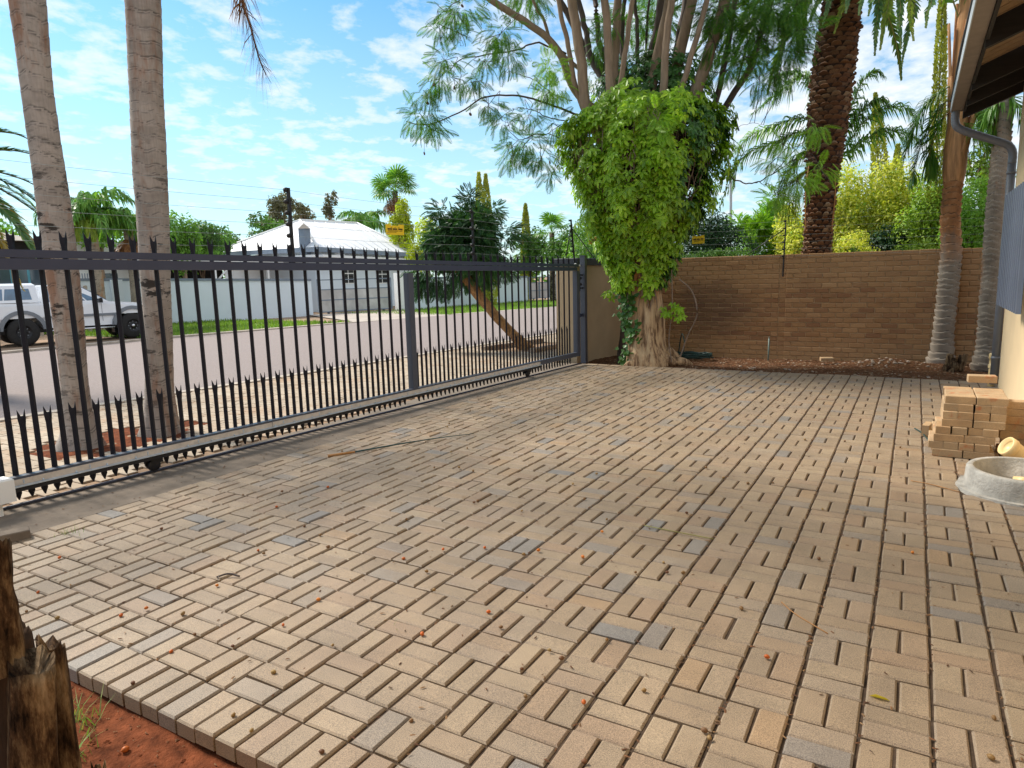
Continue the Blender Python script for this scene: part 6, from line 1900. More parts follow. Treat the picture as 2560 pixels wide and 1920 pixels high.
bd = thing("bird", "small dark bird perched on a thin twig right of the creeper", "bird", (-2.66, 8.25, 3.66))
bv = MB().tube(curve([(0.02, 0, 0.125), (0.012, 0, 0.115), (0.0, 0, 0.09), (-0.008, 0, 0.06), (0.0, 0, 0.03), (0.02, 0, 0.0), (0.045, 0, -0.05), (0.055, 0, -0.085)], 24), np.interp(np.linspace(0, 1, len(curve([(0, 0, 0)] * 8, 24))), [0, 0.08, 0.2, 0.28, 0.5, 0.66, 0.8, 1.0], [0.006, 0.018, 0.020, 0.018, 0.034, 0.026, 0.012, 0.010]), 12)
bv.build("body", "bird", bd)
MB().tube([(-0.002, 0, 0.122), (-0.032, 0, 0.118)], [0.006, 0.001], 6).build("beak", "black", bd)
for s in (-1, 1):
    MB().tube([(0.0, s * 0.012, 0.02), (-0.006, s * 0.012, -0.01)], 0.003, 5).build("leg", "twig", bd)
    MB().tube(curve([(-0.005, s * 0.028, 0.075), (0.012, s * 0.031, 0.04), (0.035, s * 0.02, -0.005)], 10), np.linspace(0.014, 0.004, len(curve([(0, 0, 0)] * 3, 10))), 6).build("wing", "bird", bd)

# ================================================================ leaning street tree
lt = thing("leaning_tree", "leaning street tree with a tan bare trunk and dark drooping crown", "tree", (-6.92, 9.11, 0))
O = np.array([-6.92, 9.11, 0])
bark_trunk([np.array(a) - O for a in ((-6.86, 9.14, -0.08), (-6.95, 9.09, 0.08), (-7.28, 8.90, 0.47), (-7.60, 8.70, 0.93), (-7.80, 8.57, 1.24), (-7.97, 8.46, 1.55))], [0.20, 0.155, 0.14, 0.135, 0.13, 0.13], 30, 0.04, 0.16, 2.0).build("trunk", "leanbark", lt)
LB = [(-8.35, 8.2, 1.95), (-8.0, 8.4, 2.5), (-7.6, 8.7, 2.45), (-8.5, 8.05, 1.7), (-7.3, 8.9, 2.0), (-7.75, 8.6, 2.85), (-8.15, 8.3, 2.2), (-7.45, 8.75, 1.75)]
for q in LB:
    C_ = curve([np.array((-7.95, 8.47, 1.5)) - O, (np.array((-7.95, 8.47, 1.5)) + np.array(q)) / 2 - O + [0, 0, 0.12], np.array(q) - O], 10)
    MB().tube(C_, np.linspace(0.07, 0.015, len(C_)), 7).build("branch", "leanbark", lt)
LC = []
for q in range(52):
    d = unit(1)[0]
    c_ = np.array([-7.92, 8.5, 2.12]) + d * np.array([0.80, 0.70, 0.60]) * rng.uniform(0.35, 1.0)
    LC.append((tuple(c_), rng.uniform(0.20, 0.34)))
LC += [((-8.70, 7.95, 1.55), 0.25), ((-8.65, 7.95, 1.30), 0.2), ((-8.5, 8.1, 1.35), 0.25), ((-7.25, 8.95, 1.6), 0.25), ((-8.0, 8.45, 1.45), 0.3), ((-7.6, 8.7, 1.5), 0.25), ((-8.3, 8.2, 1.25), 0.2), ((-7.8, 8.55, 3.0), 0.2), ((-7.4, 8.85, 2.75), 0.2), ((-8.3, 8.2, 2.75), 0.2), ((-7.1, 9.0, 2.3), 0.22)]
ms = []
for c_, r_ in LC:
    for q in range(int(1500 * r_ * r_)):
        d = unit(1)[0]
        p = np.array(c_) + d * r_ * rng.random() ** 0.5
        h = d * 0.7 + (np.array(c_) - [-7.92, 8.5, 2.1]) * 0.7 + np.array([0, 0, -0.35]) + rng.normal(0, 0.3, 3)
        ms.append(mat34(rot_to(h, rng.normal(0, 0.5)) * np.array([1, 1.0, 1.0]), p - O, rng.uniform(0.11, 0.20)))
FVW = FV * np.array([1, 1, 1]); FVW = FVW.copy()
# broader leaflets than the feathery tree
for k2 in range(24):
    b = k2 * 4
    m_ = (FVW[b + 1] + FVW[b + 3]) / 2
    FVW[b + 1] = m_ + (FVW[b + 1] - m_) * 1.7; FVW[b + 3] = m_ + (FVW[b + 3] - m_) * 1.7
MB().many(FVW, FF, np.array(ms)).build("foliage", "lean_leaf", lt, "stuff")
pk = thing("planter_edging", "low loose brick edging round the leaning tree's foot", "edging", (-6.95, 9.4, 0))
for q in range(16):
    t = q / 16
    for (a0, b0) in (((-7.55, 8.55), (-7.20, 10.5)), ((-6.40, 8.45), (-6.30, 9.6))):
        x, y = a0[0] + (b0[0] - a0[0]) * t, a0[1] + (b0[1] - a0[1]) * t
        MB().bevbox((x + 6.95, y - 9.4, 0.03), (0.10, 0.11, 0.10), 0.008, rot=rz_m(rng.normal(0, 0.15))).build("brick", "stone", pk)

# ================================================================ trees and palms across the street
GT = "garden trees across the street"
FM30 = frond_meshes("frond", "palm_leaf", [(2.5, 1.15, 2.3), (2.6, 0.75, 2.3), (2.4, 0.35, 1.9)], 34, 0.75, 0.025, sag=0.85, width=0.055, plume=0.3)
FLIME = frond_meshes("frond", "palm_leaf_lime", [(2.0, 0.5, 2.4)], 34, 0.6, 0.025, sag=0.9, width=0.05, plume=0.2)


def far_palm(label, base, ztop, nf, scale, trunk_r=0.16, lime=0, seed=0.0, fm=None, tm="palm_bark_grey"):
    p = thing("palm_tree", label, "palm tree", base, "palms across the street")
    B = np.array(base)
    mb, rg_ = ring_trunk([B, B + [0.05, 0, (ztop - base[2]) * 0.5], B + [0, 0, ztop - base[2]]], [trunk_r * 1.2, trunk_r, trunk_r], 0.14, 0.05, 0.03, 14, 0.06, B, seed)
    add_ring(mb.build("trunk", tm, p), rg_)
    for q in range(nf):
        put_frond(p, (fm or FM30)[q % 3], (0, 0, ztop - base[2] + 0.03 * (q % 4)), seed + q * 2.4, 0, scale * rng.uniform(0.85, 1.1))
    for q in range(lime):
        put_frond(p, FLIME[0], (0, 0, ztop - base[2] - 0.1), seed - 0.4 + q * 0.5, 0.2, scale)
    return p


far_palm("feathery palm with one drooping lime frond, between the two grey trunks", (-26.35, 11.52, -0.2), 3.95, 16, 0.85, 0.17, 2, -0.6)
far_palm("feathery palm with dry brown skirt close behind the rust-streaked trunk", (-26.7, 13.1, -0.2), 3.6, 15, 0.80, 0.17, 0, 2.0)
far_palm("feathery palm above the far end of the white hipped roof", (-32.2, 32.7, -0.2), 5.0, 13, 1.0, 0.16, 0, 0.8)
dfm = frond_meshes("frond", "dead_frond", [(1.1, -0.6, 0.8)], 20, 0.35, 0.02, "rachis_dead", sag=0.6, width=0.04)
for q in range(8):
    put_frond(bpy.data.objects["palm_tree.006"] if "palm_tree.006" in bpy.data.objects else p, dfm[0], (0, 0, 3.5), q * 0.8)

# tall fan palm
fp = thing("fan_palm", "tall fan palm with a brown skirt standing above the yellow-green tree", "palm tree", (-30.55, 34.07, -0.2))
MB().tube([(0, 0, 0), (0.05, 0, 4), (0, 0, 7.4)], [0.28, 0.2, 0.19], 10).build("trunk", "palm_bark_grey", fp)


def fan_mesh(n, R, mat):
    mb = MB()
    for k2 in range(n):
        a = (k2 / (n - 1) - 0.5) * 4.4
        d = np.array([math.cos(a), math.sin(a), 0]); w = np.array([-d[1], d[0], 0]) * 0.05
        mb.add(np.array([d * 0.1 - w * 0.4, d * R * 0.65 - w + [0, 0, 0.03], d * R + [0, 0, -0.22 * R], d * R * 0.65 + w + [0, 0, 0.03], d * 0.1 + w * 0.4]), [[0, 1, 2, 3, 4]])
    mb.add(np.array([(-0.95, -0.02, -0.1), (-0.95, 0.02, -0.1), (0.15, 0.02, 0), (0.15, -0.02, 0)]), np.array([(0, 1, 2, 3)]))
    return mb.mesh("frond", mat)


fgreen, fdead = fan_mesh(15, 0.85, "palm_leaf"), fan_mesh(11, 0.6, "dead_frond")
for q in range(34):
    el_ = rng.uniform(-0.35, 1.3)
    o = child("frond", fgreen, fp)
    a = q * 2.4
    d = np.array([math.cos(a) * math.cos(el_), math.sin(a) * math.cos(el_), math.sin(el_)])
    R4 = Matrix(rot_to(d, rng.normal(0, 0.3)).tolist()).to_4x4(); R4.translation = Vector(d * 0.95 + np.array([0, 0, 7.5]))
    o.matrix_basis = R4
for q in range(18):
    el_ = rng.uniform(-1.4, -0.6); a = q * 2.4
    o = child("dry_frond", fdead, fp)
    d = np.array([math.cos(a) * math.cos(el_), math.sin(a) * math.cos(el_), math.sin(el_)])
    R4 = Matrix(rot_to(d).tolist()).to_4x4(); R4.translation = Vector(d * 0.75 + np.array([0, 0, 7.3 - 0.03 * q]))
    o.matrix_basis = R4
fp2 = thing("fan_palm", "distant small fan palm left of the creeper, above the far trees", "palm tree", (-19.05, 34.43, -0.2))
MB().tube([(0, 0, 0), (0, 0, 4.1)], [0.2, 0.16], 8).build("trunk", "palm_bark_grey", fp2)
for q in range(20):
    el_ = rng.uniform(-0.5, 1.2); a = q * 2.4
    o = child("frond", fgreen, fp2)
    d = np.array([math.cos(a) * math.cos(el_), math.sin(a) * math.cos(el_), math.sin(el_)])
    R4 = Matrix((rot_to(d) * 0.75).tolist()).to_4x4(); R4.translation = Vector(d * 0.7 + np.array([0, 0, 4.2]))
    o.matrix_basis = R4

# date palm reaching in from the left edge, one frond turned yellow
p = thing("date_palm", "date palm at the left edge with blue-green fronds and one yellow frond", "palm tree", (-12.6, 1.55, -0.1))
O = np.array([-12.6, 1.55, -0.1])
MB().tube([(0, 0, 0), (0, 0, 3.0)], [0.34, 0.28], 14).build("trunk", "date_core", p)
c0 = np.array([0, 0, 3.05])
RTv = np.array([0.80, 0.60, 0.0])     # towards the right of the view
for (h, up_, dn, ln, mt) in ((0.9, 1.25, 0.55, 1.25, "palm_leaf_blue"), (0.95, 0.75, 0.40, 1.25, "palm_leaf_blue"), (0.95, 0.45, -0.1, 1.2, "palm_leaf_blue"), (0.9, 0.35, -0.45, 1.3, "palm_leaf_blue"), (0.9, 0.15, -0.8, 1.3, "palm_leaf_blue"), (0.75, 0.2, -1.35, 1.15, "palm_leaf_yellow"), (0.8, 0.02, -1.2, 1.35, "palm_leaf_blue"), (0.6, 0.1, -1.5, 0.8, "palm_leaf_yellow"), (0.8, 1.1, 0.8, 0.9, "palm_leaf_blue")):
    side = np.array([RTv[1], -RTv[0], 0]) * rng.normal(0, 0.15)
    one_frond(p, [c0, c0 + RTv * ln * 0.55 + [0, 0, up_ * 0.55] + side * 0.5, c0 + RTv * ln + [0, 0, (up_ + dn) * 0.42] + side, c0 + RTv * ln * 1.35 + [0, 0, dn] + side * 1.6], mt, 62, 0.32, 0.018, sag=0.15, width=0.026, fwd=0.8, vee=0.2)
for q in range(12):
    put_frond(p, DF[q % 3], c0, 1.4 + q * 0.37, 0, 0.55)


def T(label, c, r, k, n, size, mat, seed, cat="tree", name="garden_tree", base=None, tr=0.14, sub=0.5, **kw):
    b = base or (c[0], c[1], -0.2)
    return tree(name, label, cat, b, blobset(c, r, k, 0.62, sub, seed), n, size, mat, tr, **kw)


T("bright green leafy tree just right of the rust-streaked palm trunk", (-29.7, 17.4, 3.4), (0.95, 0.95, 1.9), 9, 3400, 0.17, "bush_bright", 3)
T("mid green round tree left of the white roof, tallest of that row", (-34.0, 21.8, 3.7), (1.5, 1.5, 1.4), 9, 3600, 0.20, "bush_mid", 4)
T("dark green tree beside the white roof's left eave", (-36.4, 25.1, 3.9), (1.8, 1.8, 1.3), 9, 3400, 0.22, "bush_mid", 5)
T("loose dark tree directly above the white roof's left slope", (-35.8, 27.2, 4.5), (1.5, 1.5, 1.2), 8, 2600, 0.22, "bush_mid", 6)
T("low yellow-green shrub mass in front of the tree row by the white roof", (-33.2, 20.9, 2.8), (1.2, 1.2, 0.8), 6, 1600, 0.16, "bush_bright", 7, cat="shrub", name="garden_shrub")
T("sparse olive gum tree behind the black electric post", (-41.0, 33.8, 6.3), (1.6, 1.6, 2.0), 14, 2600, 0.24, "bush_olive", 8, sub=0.34, tr=0.1)
T("thin grey gum tree right of the olive gum tree", (-43.5, 38.0, 6.6), (1.7, 1.7, 1.4), 11, 1500, 0.26, "bush_olive", 9, sub=0.32, tr=0.09)
T("slender grey sapling above the white roof ridge", (-42.6, 40.5, 7.6), (0.8, 0.8, 1.8), 7, 700, 0.26, "bush_olive", 10, sub=0.32, tr=0.08)
T("yellow-green weeping tree below the tall fan palm", (-27.8, 31.1, 4.3), (0.9, 0.9, 2.1), 9, 3600, 0.19, "bush_yellowgreen", 11, droop=0.6)
T("yellow-green bushy tree between the white roof and the leaning tree", (-24.2, 28.9, 3.3), (1.25, 1.25, 1.5), 9, 3600, 0.18, "bush_yellowgreen", 12, droop=0.5)
T("dark bare-twigged bush behind the white roof's right slope", (-30.2, 33.5, 4.3), (0.7, 0.7, 1.1), 5, 900, 0.18, "bush_mid", 13, sub=0.4)
T("mid green tree behind the golden spire right of the leaning tree", (-22.2, 36.6, 3.0), (1.7, 1.7, 1.6), 9, 3200, 0.22, "bush_mid", 14)
T("mixed green tree left of the gate pillar, far down the street", (-17.4, 33.4, 2.7), (1.5, 1.5, 1.6), 9, 3200, 0.20, "bush_mid", 15)
T("big pale green tree behind the gate post and beside the creeper", (-9.9, 19.3, 2.3), (1.15, 1.15, 1.15), 12, 5200, 0.12, "bush_bright", 16)
T("dense green shrub over the plastered wall, left of the creeper", (-8.9, 17.6, 1.75), (1.2, 1.0, 0.95), 10, 4200, 0.11, "bush_mid", 17, cat="shrub", name="garden_shrub")
T("green tree far behind the teal-framed house, left edge", (-33.5, 11.0, 3.7), (1.6, 1.6, 1.0), 8, 2400, 0.2, "bush_bright", 18)
T("green tree behind the two feathery palms", (-31.0, 14.4, 4.2), (1.8, 1.8, 1.3), 9, 3600, 0.18, "bush_bright", 19)
# far wooded skyline, one mass
fw_ = MB()
cs_ = [(-60 + 3.2 * q + rng.normal(0, 0.8), 60 + rng.normal(0, 5), rng.uniform(0.5, 2.2)) for q in range(24)] + [(-70 + rng.normal(0, 3), 6 + 3 * q, rng.uniform(0.8, 2.4)) for q in range(18)]
cards(fw_, cs_, np.array([(2.6, 2.6, 2.4)] * len(cs_)), 9000, 0.5)
fw_.build("far_treeline", "bush_mid", None, "stuff")


def spire(label, base, top, r, n, size, mat="cypress", bend=None):
    t = thing("cypress_tree", label, "cypress", base, "slim golden cypresses")
    B, Tp = np.array(base, float), np.array(top, float)
    pts = curve([(0, 0, 0), (Tp - B) * 0.5 + (bend or [0, 0, 0]), Tp - B], 24)
    MB().tube(pts * 0.9, np.linspace(r * 0.3, 0.01, len(pts)), 6).build("trunk", "stemdark", t)
    prof_ = np.clip(np.interp(np.linspace(0, 1, len(pts)), [0, 0.1, 0.5, 0.85, 1.0], [0.7, 1.0, 0.85, 0.45, 0.04]), 0.03, 1) * r
    ms2 = []
    for _ in range(n):
        k2 = rng.random() * (len(pts) - 1.01); i0 = int(k2)
        c_ = pts[i0] + (pts[i0 + 1] - pts[i0]) * (k2 - i0)
        rr2 = np.interp(k2, range(len(pts)), prof_) * (0.75 + 0.35 * rng.random())
        a = rng.uniform(0, 2 * PI)
        d = np.array([math.cos(a), math.sin(a), 0])
        ms2.append(mat34(rot_to(d * 0.45 + [0, 0, 0.9] + rng.normal(0, 0.2, 3), rng.uniform(0, 6)), c_ + d * rr2, size * rng.uniform(0.7, 1.3)))
    MB().many(LEAF_V, LEAF_F, np.array(ms2)).build("crown", mat, t)
    return t


spire("left of the twin cypress spires above the leaning tree", (-20.62, 28.96, -0.2), (-20.6, 28.96, 6.85), 0.36, 4200, 0.13)
spire("right of the twin cypress spires above the leaning tree", (-20.22, 29.2, -0.2), (-20.28, 29.13, 6.75), 0.36, 4200, 0.13)
spire("lone golden cypress spire between leaning tree and gate post", (-21.9, 36.3, -0.2), (-21.86, 36.34, 5.85), 0.36, 4200, 0.14)
spire("tall curved golden cypress column left of the orange leaf-base palm", (0.22, 13.93, -0.2), (0.0, 13.93, 7.2), 0.16, 9000, 0.06, bend=[0.0, 0, 0])
spire("bent golden cypress column rising from the yellow bush, behind palm fronds", (-1.05, 18.9, -0.2), (-1.35, 18.9, 6.05), 0.27, 6500, 0.075, bend=[0.10, 0, 0.4])
spire("short golden cypress tip just right of the bent column", (-0.7, 20.9, -0.2), (-0.80, 20.9, 4.95), 0.32, 6000, 0.08)

# ---- shrubs behind the brick wall
def S(label, c, r, k, n, size, mat, seed, **kw):
    return T(label, c, r, k, n, size, mat, seed, cat="shrub", name="garden_shrub", tr=0.06, **kw)


S("dark green shrub behind the brick wall beside the creeper", (-4.0, 11.9, 1.85), (1.05, 0.7, 0.9), 18, 13000, 0.065, "bush_dark", 21)
S("low leafy green hedge just over the brick wall, under the yellow sign", (-3.7, 10.7, 1.55), (1.0, 0.4, 0.42), 14, 7000, 0.05, "bush_mid", 22)
fs = thing("feathery_shrub", "pale feathery acacia between dark shrub and yellow bush", "shrub", (-3.2, 14.6, -0.2))
ms = []
for q in range(46):
    c_ = np.array([-3.25, 14.6, 2.15]) + unit(1)[0] * np.array([0.85, 0.7, 1.0]) * rng.uniform(0.4, 1)
    for w in range(60):
        d = unit(1)[0]
        ms.append(mat34(rot_to(d + [0, 0, 0.1], rng.normal(0, 0.5)), c_ + d * 0.26 * rng.random() - np.array([-3.2, 14.6, -0.2]), rng.uniform(0.13, 0.22)))
MB().many(FVW, FF, np.array(ms)).build("crown", "featherlight", fs, "stuff")
MB().tube([(0, 0, 0), (0.05, 0, 1.2), (0, 0, 2.3)], [0.07, 0.05, 0.03], 6).build("trunk", "stemdark", fs)
S("yellow variegated bush left of the date palm trunk", (-2.42, 13.7, 2.05), (0.62, 0.5, 1.0), 14, 7000, 0.075, "bush_yellow", 23)
S("big yellow variegated bush right of the date palm trunk", (-1.60, 14.9, 2.55), (0.85, 0.7, 1.5), 24, 17000, 0.08, "bush_yellow", 24)
S("yellow variegated bush below the bent cypress", (-0.66, 14.9, 2.45), (0.80, 0.6, 1.4), 24, 16000, 0.08, "bush_yellow", 25)
S("low yellow bush at the foot of the date palm, right side", (-1.22, 13.4, 1.75), (0.50, 0.45, 0.6), 10, 4200, 0.07, "bush_yellow", 26)
S("dark hollow shrub at the wall behind the yellow bushes", (-0.6, 14.2, 1.6), (0.8, 0.4, 0.8), 9, 5000, 0.07, "bush_dark", 27)
S("soft conifer between yellow bush and orange leaf-base palm", (0.05, 14.2, 2.15), (0.60, 0.6, 1.35), 18, 12000, 0.075, "thuja", 28)
S("low green conifer just above the brick wall left of the ringed palm", (-0.15, 12.3, 1.55), (0.7, 0.4, 0.45), 10, 5000, 0.05, "thuja", 29)
S("green conifer between the two ringed palms", (0.78, 12.9, 2.0), (0.60, 0.55, 1.15), 16, 10000, 0.065, "bush_bright", 30)
S("open pine branches behind the eave end", (1.05, 13.8, 3.3), (0.6, 0.5, 0.9), 9, 1000, 0.09, "thuja", 31, sub=0.35)
S("low green shrub over the wall right of the date palm", (-1.05, 10.9, 1.62), (0.28, 0.25, 0.2), 5, 900, 0.05, "bush_bright", 32)

# ================================================================ small things on the ground
# cut palm stump at the lower left
ps = thing("palm_stump", "weathered cut palm trunk with broken leaf bases at the lower left corner", "palm stump", (-2.078, -2.375, 0.0))
O = np.array([-2.38, -2.30, -0.12])
V1_ = np.array([-0.92, 0.38, 0.0])       # away from the lens
H1 = np.array([0.38, 0.92, 0.0])         # to the right in the view


def chunk(name, base, top, w0, w1, th, mat, seed, jag=0.05, face=None, hollow=False):
    """splintered leaf base: a thick tapering plank with a broken top"""
    base, top = np.array(base, float), np.array(top, float)
    ax = top - base
    sdv = np.array(face if face is not None else H1, float); sdv /= np.linalg.norm(sdv)
    dp_ = np.cross(ax / np.linalg.norm(ax), sdv)
    nr, ns = 18, 26
    V = np.zeros((nr, ns, 3))
    for i in range(nr):
        t = i / (nr - 1)
        for j in range(ns):
            a = j / ns * 2 * PI
            cx, cy = math.cos(a), math.sin(a)
            sx = abs(cx) ** 0.55 * math.copysign(1, cx); sy = abs(cy) ** 0.55 * math.copysign(1, cy)
            w = w0 + (w1 - w0) * t
            nz = 1 + 0.16 * fbm(cx * 1.5 + seed, cy * 1.5, t * 2.2, 3) - 0.10 * abs(fbm(cx * 5 + seed, cy * 5, t * 0.9, 2))
            p = base + ax * t + sdv * sx * w * nz + dp_ * sy * th * nz
            if t > 0.72:
                p = p + ax / np.linalg.norm(ax) * (jag * fbm(cx * 2.6 + seed, cy * 2.6, 3.3, 3) * 1.6 + 0.035 * sx * math.sin(seed * 2.3) - 0.03 * sy * math.cos(seed)) * (t - 0.72) / 0.28
            V[i, j] = p
    i, j = np.meshgrid(np.arange(nr - 1), np.arange(ns), indexing="ij")
    Q = np.stack([i * ns + j, i * ns + (j + 1) % ns, (i + 1) * ns + (j + 1) % ns, (i + 1) * ns + j], -1).reshape(-1, 4)
    c_ = V[-1].mean(0) - ax / np.linalg.norm(ax) * (0.07 if hollow else 0.025)
    VV = np.concatenate([V.reshape(-1, 3), c_[None]])
    T_ = np.array([((nr - 1) * ns + k, (nr - 1) * ns + (k + 1) % ns, nr * ns) for k in range(ns)])
    return MB().add(VV, [Q, T_], True).build(name, mat, ps)


L2 = lambda r, v, z: H1 * r + V1_ * v + np.array([0, 0, z])
MB().tube(curve([L2(-0.13, 0.03, -0.12), L2(-0.13, 0.03, 0.5), L2(-0.15, 0.03, 1.2), L2(-0.2, 0.03, 3.4)], 20), 0.155, 20).build("trunk", "stumpwood", ps)
chunk("leaf_base", L2(0.02, -0.10, 0.59), L2(0.032, -0.13, 0.89), 0.066, 0.056, 0.05, "stumpwood", 1.0, 0.015)
chunk("leaf_base", L2(0.02, -0.13, -0.1), L2(0.093, -0.17, 0.615), 0.060, 0.046, 0.045, "stumpwood", 4.2, 0.018, hollow=True)
chunk("leaf_base", L2(0.125, -0.05, -0.1), L2(0.137, -0.06, 0.60), 0.042, 0.028, 0.04, "stumpwood", 7.1, 0.03)
chunk("dark_leaf_base", L2(0.04, -0.06, -0.1), L2(0.06, -0.07, 0.66), 0.07, 0.045, 0.03, "darkbark", 2.2, 0.02)
chunk("leaf_base", L2(0.20, -0.06, -0.1), L2(0.20, -0.08, 0.22), 0.03, 0.018, 0.02, "stumpwood", 5.5, 0.03)

# weathered wood stump on the bed
ws = thing("wood_stump", "small pale gnarled stump between the two ringed palms", "stump", (0.40, 8.66, -0.07))
for (bx_, by_, tx_, ty_, tz_, w) in ((-0.08, 0, -0.03, 0.02, 0.26, 0.055), (-0.03, -0.05, 0.02, -0.04, 0.16, 0.045), (0.03, 0.0, 0.10, 0.02, 0.25, 0.05), (0.0, -0.02, 0.03, 0.0, 0.20, 0.05), (0.08, 0.02, 0.16, 0.03, 0.26, 0.04)):
    C_ = curve([(bx_, by_, -0.03), ((bx_ + tx_) / 2 + rng.normal(0, 0.015), (by_ + ty_) / 2, tz_ * 0.5), (tx_, ty_, tz_)], 12)
    MB().tube(C_, w * (1 + 0.25 * rng.normal(0, 0.5, len(C_))) * np.linspace(1.1, 0.75, len(C_)), 9).build("stump_limb", "stumpwood", ws)

hz_ = thing("garden_hose", "dark green garden hose coiled behind the roots by the brick wall", "hose", (-3.52, 9.05, -0.06))
pts = []
for q in range(360):
    a = q * 0.125
    r = 0.30 - 0.02 * (q / 50 % 3) + 0.02 * math.sin(q * 0.7)
    pts.append((r * math.cos(a) * 1.25, r * math.sin(a) * 0.8, 0.012 + 0.010 * (q / 50.3) + 0.006 * math.sin(q)))
MB().tube(pts, 0.011, 6).build("hose_coil", "hose", hz_)
MB().tube(curve([(-0.25, 0.1, 0.05), (-0.22, 0.1, 0.30), (-0.17, 0.05, 0.42), (-0.10, -0.05, 0.25), (-0.12, -0.1, 0.06)], 20), 0.011, 6).build("hose_end", "hose", hz_)
pg = thing("ground_peg", "thin grey-green steel peg standing in the bed before the wall", "peg", (-2.27, 9.43, -0.12))
MB().tube([(0, 0, -0.05), (0.005, 0, 0.40)], 0.013, 8).build("peg_shaft", "greenpeg", pg)
MB().tube([(0.005, 0, 0.40), (0.005, 0, 0.43)], 0.008, 8).build("peg_tip", "greenpeg", pg)

# stones in the bed
rs = np.random.default_rng(5)
stv = np.array([(1, 0, 0), (0.3, 0.9, 0.1), (-0.8, 0.5, 0), (-0.7, -0.6, 0.05), (0.4, -0.9, 0), (0.1, 0.05, 0.6), (0.5, 0.45, 0.45), (-0.45, 0.1, 0.5), (0.0, -0.5, 0.45), (0, 0, -0.5)])
stf = np.array([(0, 1, 6), (1, 7, 6), (1, 2, 7), (2, 3, 7), (3, 8, 7), (3, 4, 8), (4, 0, 8), (0, 6, 5), (0, 5, 8), (6, 7, 5), (7, 8, 5), (9, 1, 0), (9, 2, 1), (9, 3, 2), (9, 4, 3), (9, 0, 4)])
stm = MB().add(stv, [stf], True).mesh("stone", "stone")
for q in range(70):
    heap = q < 42
    x, y = (rs.normal(-0.45, 0.30), rs.normal(9.22, 0.20)) if heap else (rs.uniform(-4.6, 0.3), rs.uniform(7.6, 9.6))
    if y > 9.68:
        continue
    s = rs.uniform(0.014, 0.042)
    o = bpy.data.objects.new("stone", stm); COL.objects.link(o)
    o.location = (x, y, yard_z(x, y) + s * 0.15); o.scale = (s * 1.2, s, s * 0.9); o.rotation_euler = (rs.normal(0, 0.3), rs.normal(0, 0.3), rs.uniform(0, 6))
    tag(o, "small stone in the heap of rubble at the wall's foot" if heap else "small stone lying loose on the garden bed", "stone", "stones heaped at the brick wall" if heap else "stones scattered on the garden bed")

chipv = np.array([(-1, -0.35, 0), (1, -0.3, 0.1), (0.9, 0.35, 0.0), (-0.9, 0.3, 0.15), (0, 0, 0.35)])
chipf = [np.array([(0, 1, 4), (1, 2, 4), (2, 3, 4), (3, 0, 4)])]
ms = []
for q in range(11000):
    x, y = rs.uniform(-5.0, 1.0), 7.30 + 2.45 * rs.random()
    s = rs.uniform(0.007, 0.026)
    ms.append(mat34(rz_m(rs.uniform(0, 6.3)) @ np.array([(1, 0, rs.normal(0, 0.3)), (0, 1, rs.normal(0, 0.3)), (0, 0, 1)]), (x, y, yard_z(x, y) + 0.003), s))
MB().many(chipv, chipf, np.array(ms)).build("bark_mulch", "chips", None, "stuff")

# litter caught in the joints and scattered on the paving
ms = []
for q in range(3000):
    if q < 2000:
        i_ = rs.integers(-20, 4); x, y = i_ * U + rs.normal(0, 0.006), rs.uniform(-1.6, 7.2)
        if rs.random() < 0.4:
            x = rs.choice([3, 2, 1, 0, -1, -2, -3, -4]) * U + rs.normal(0, 0.006)
        if x > 0.8:
            continue
        z, s = -0.002, rs.uniform(0.004, 0.012)
    else:
        x, y = rs.uniform(-4.6, 0.75), rs.uniform(-1.7, 7.2); z, s = 0.003, rs.uniform(0.003, 0.011)
    ms.append(mat34(rz_m(rs.uniform(0, 6.3)), (x, y, z), s))
for q in range(260):
    x, y = rs.normal(-1.9, 0.7), rs.normal(4.6, 0.8); ms.append(mat34(rz_m(rs.uniform(0, 6.3)), (x, y, 0.003), rs.uniform(0.004, 0.012)))
for q in range(300):
    x, y = rs.uniform(-5.3, -4.75), rs.uniform(-1.5, 7.2); ms.append(mat34(rz_m(rs.uniform(0, 6.3)), (x, y, 0.0), rs.uniform(0.004, 0.012)))
for q in range(260):
    x, y = rs.uniform(-2.9, 0.8), -1.8 - abs(rs.normal(0, 0.12)); ms.append(mat34(rz_m(rs.uniform(0, 6.3)), (x, y, yard_z(x, y) + 0.004), rs.uniform(0.002, 0.007)))
MB().many(chipv, chipf, np.array(ms)).build("leaf_litter", "litter", None, "stuff")

ms = []
for q in range(900):
    x, y = rs.uniform(-3.0, 0.4), rs.uniform(-3.2, -1.82); s = rs.uniform(0.003, 0.012) * (0.6 if rs.random() < 0.7 else 1.2)
    ms.append(mat34(rz_m(rs.uniform(0, 6.3)), (x, y, yard_z(x, y)), s))
MB().many(stv, [stf], np.array(ms)).build("soil_clods", "soil", None, "stuff")

# fallen palm fruits
fru = MB().lathe([(0.0, -1.25), (0.5, -1.1), (0.88, -0.6), (1.0, 0.0), (0.9, 0.55), (0.55, 1.0), (0.3, 1.12), (0.28, 1.3), (0, 1.32)], seg=10)
fm_o, fm_d = fru.mesh("palm_fruit", "fruit"), fru.mesh("palm_fruit", "fruitdry")


def ground_xy(px, py):
    return px, py


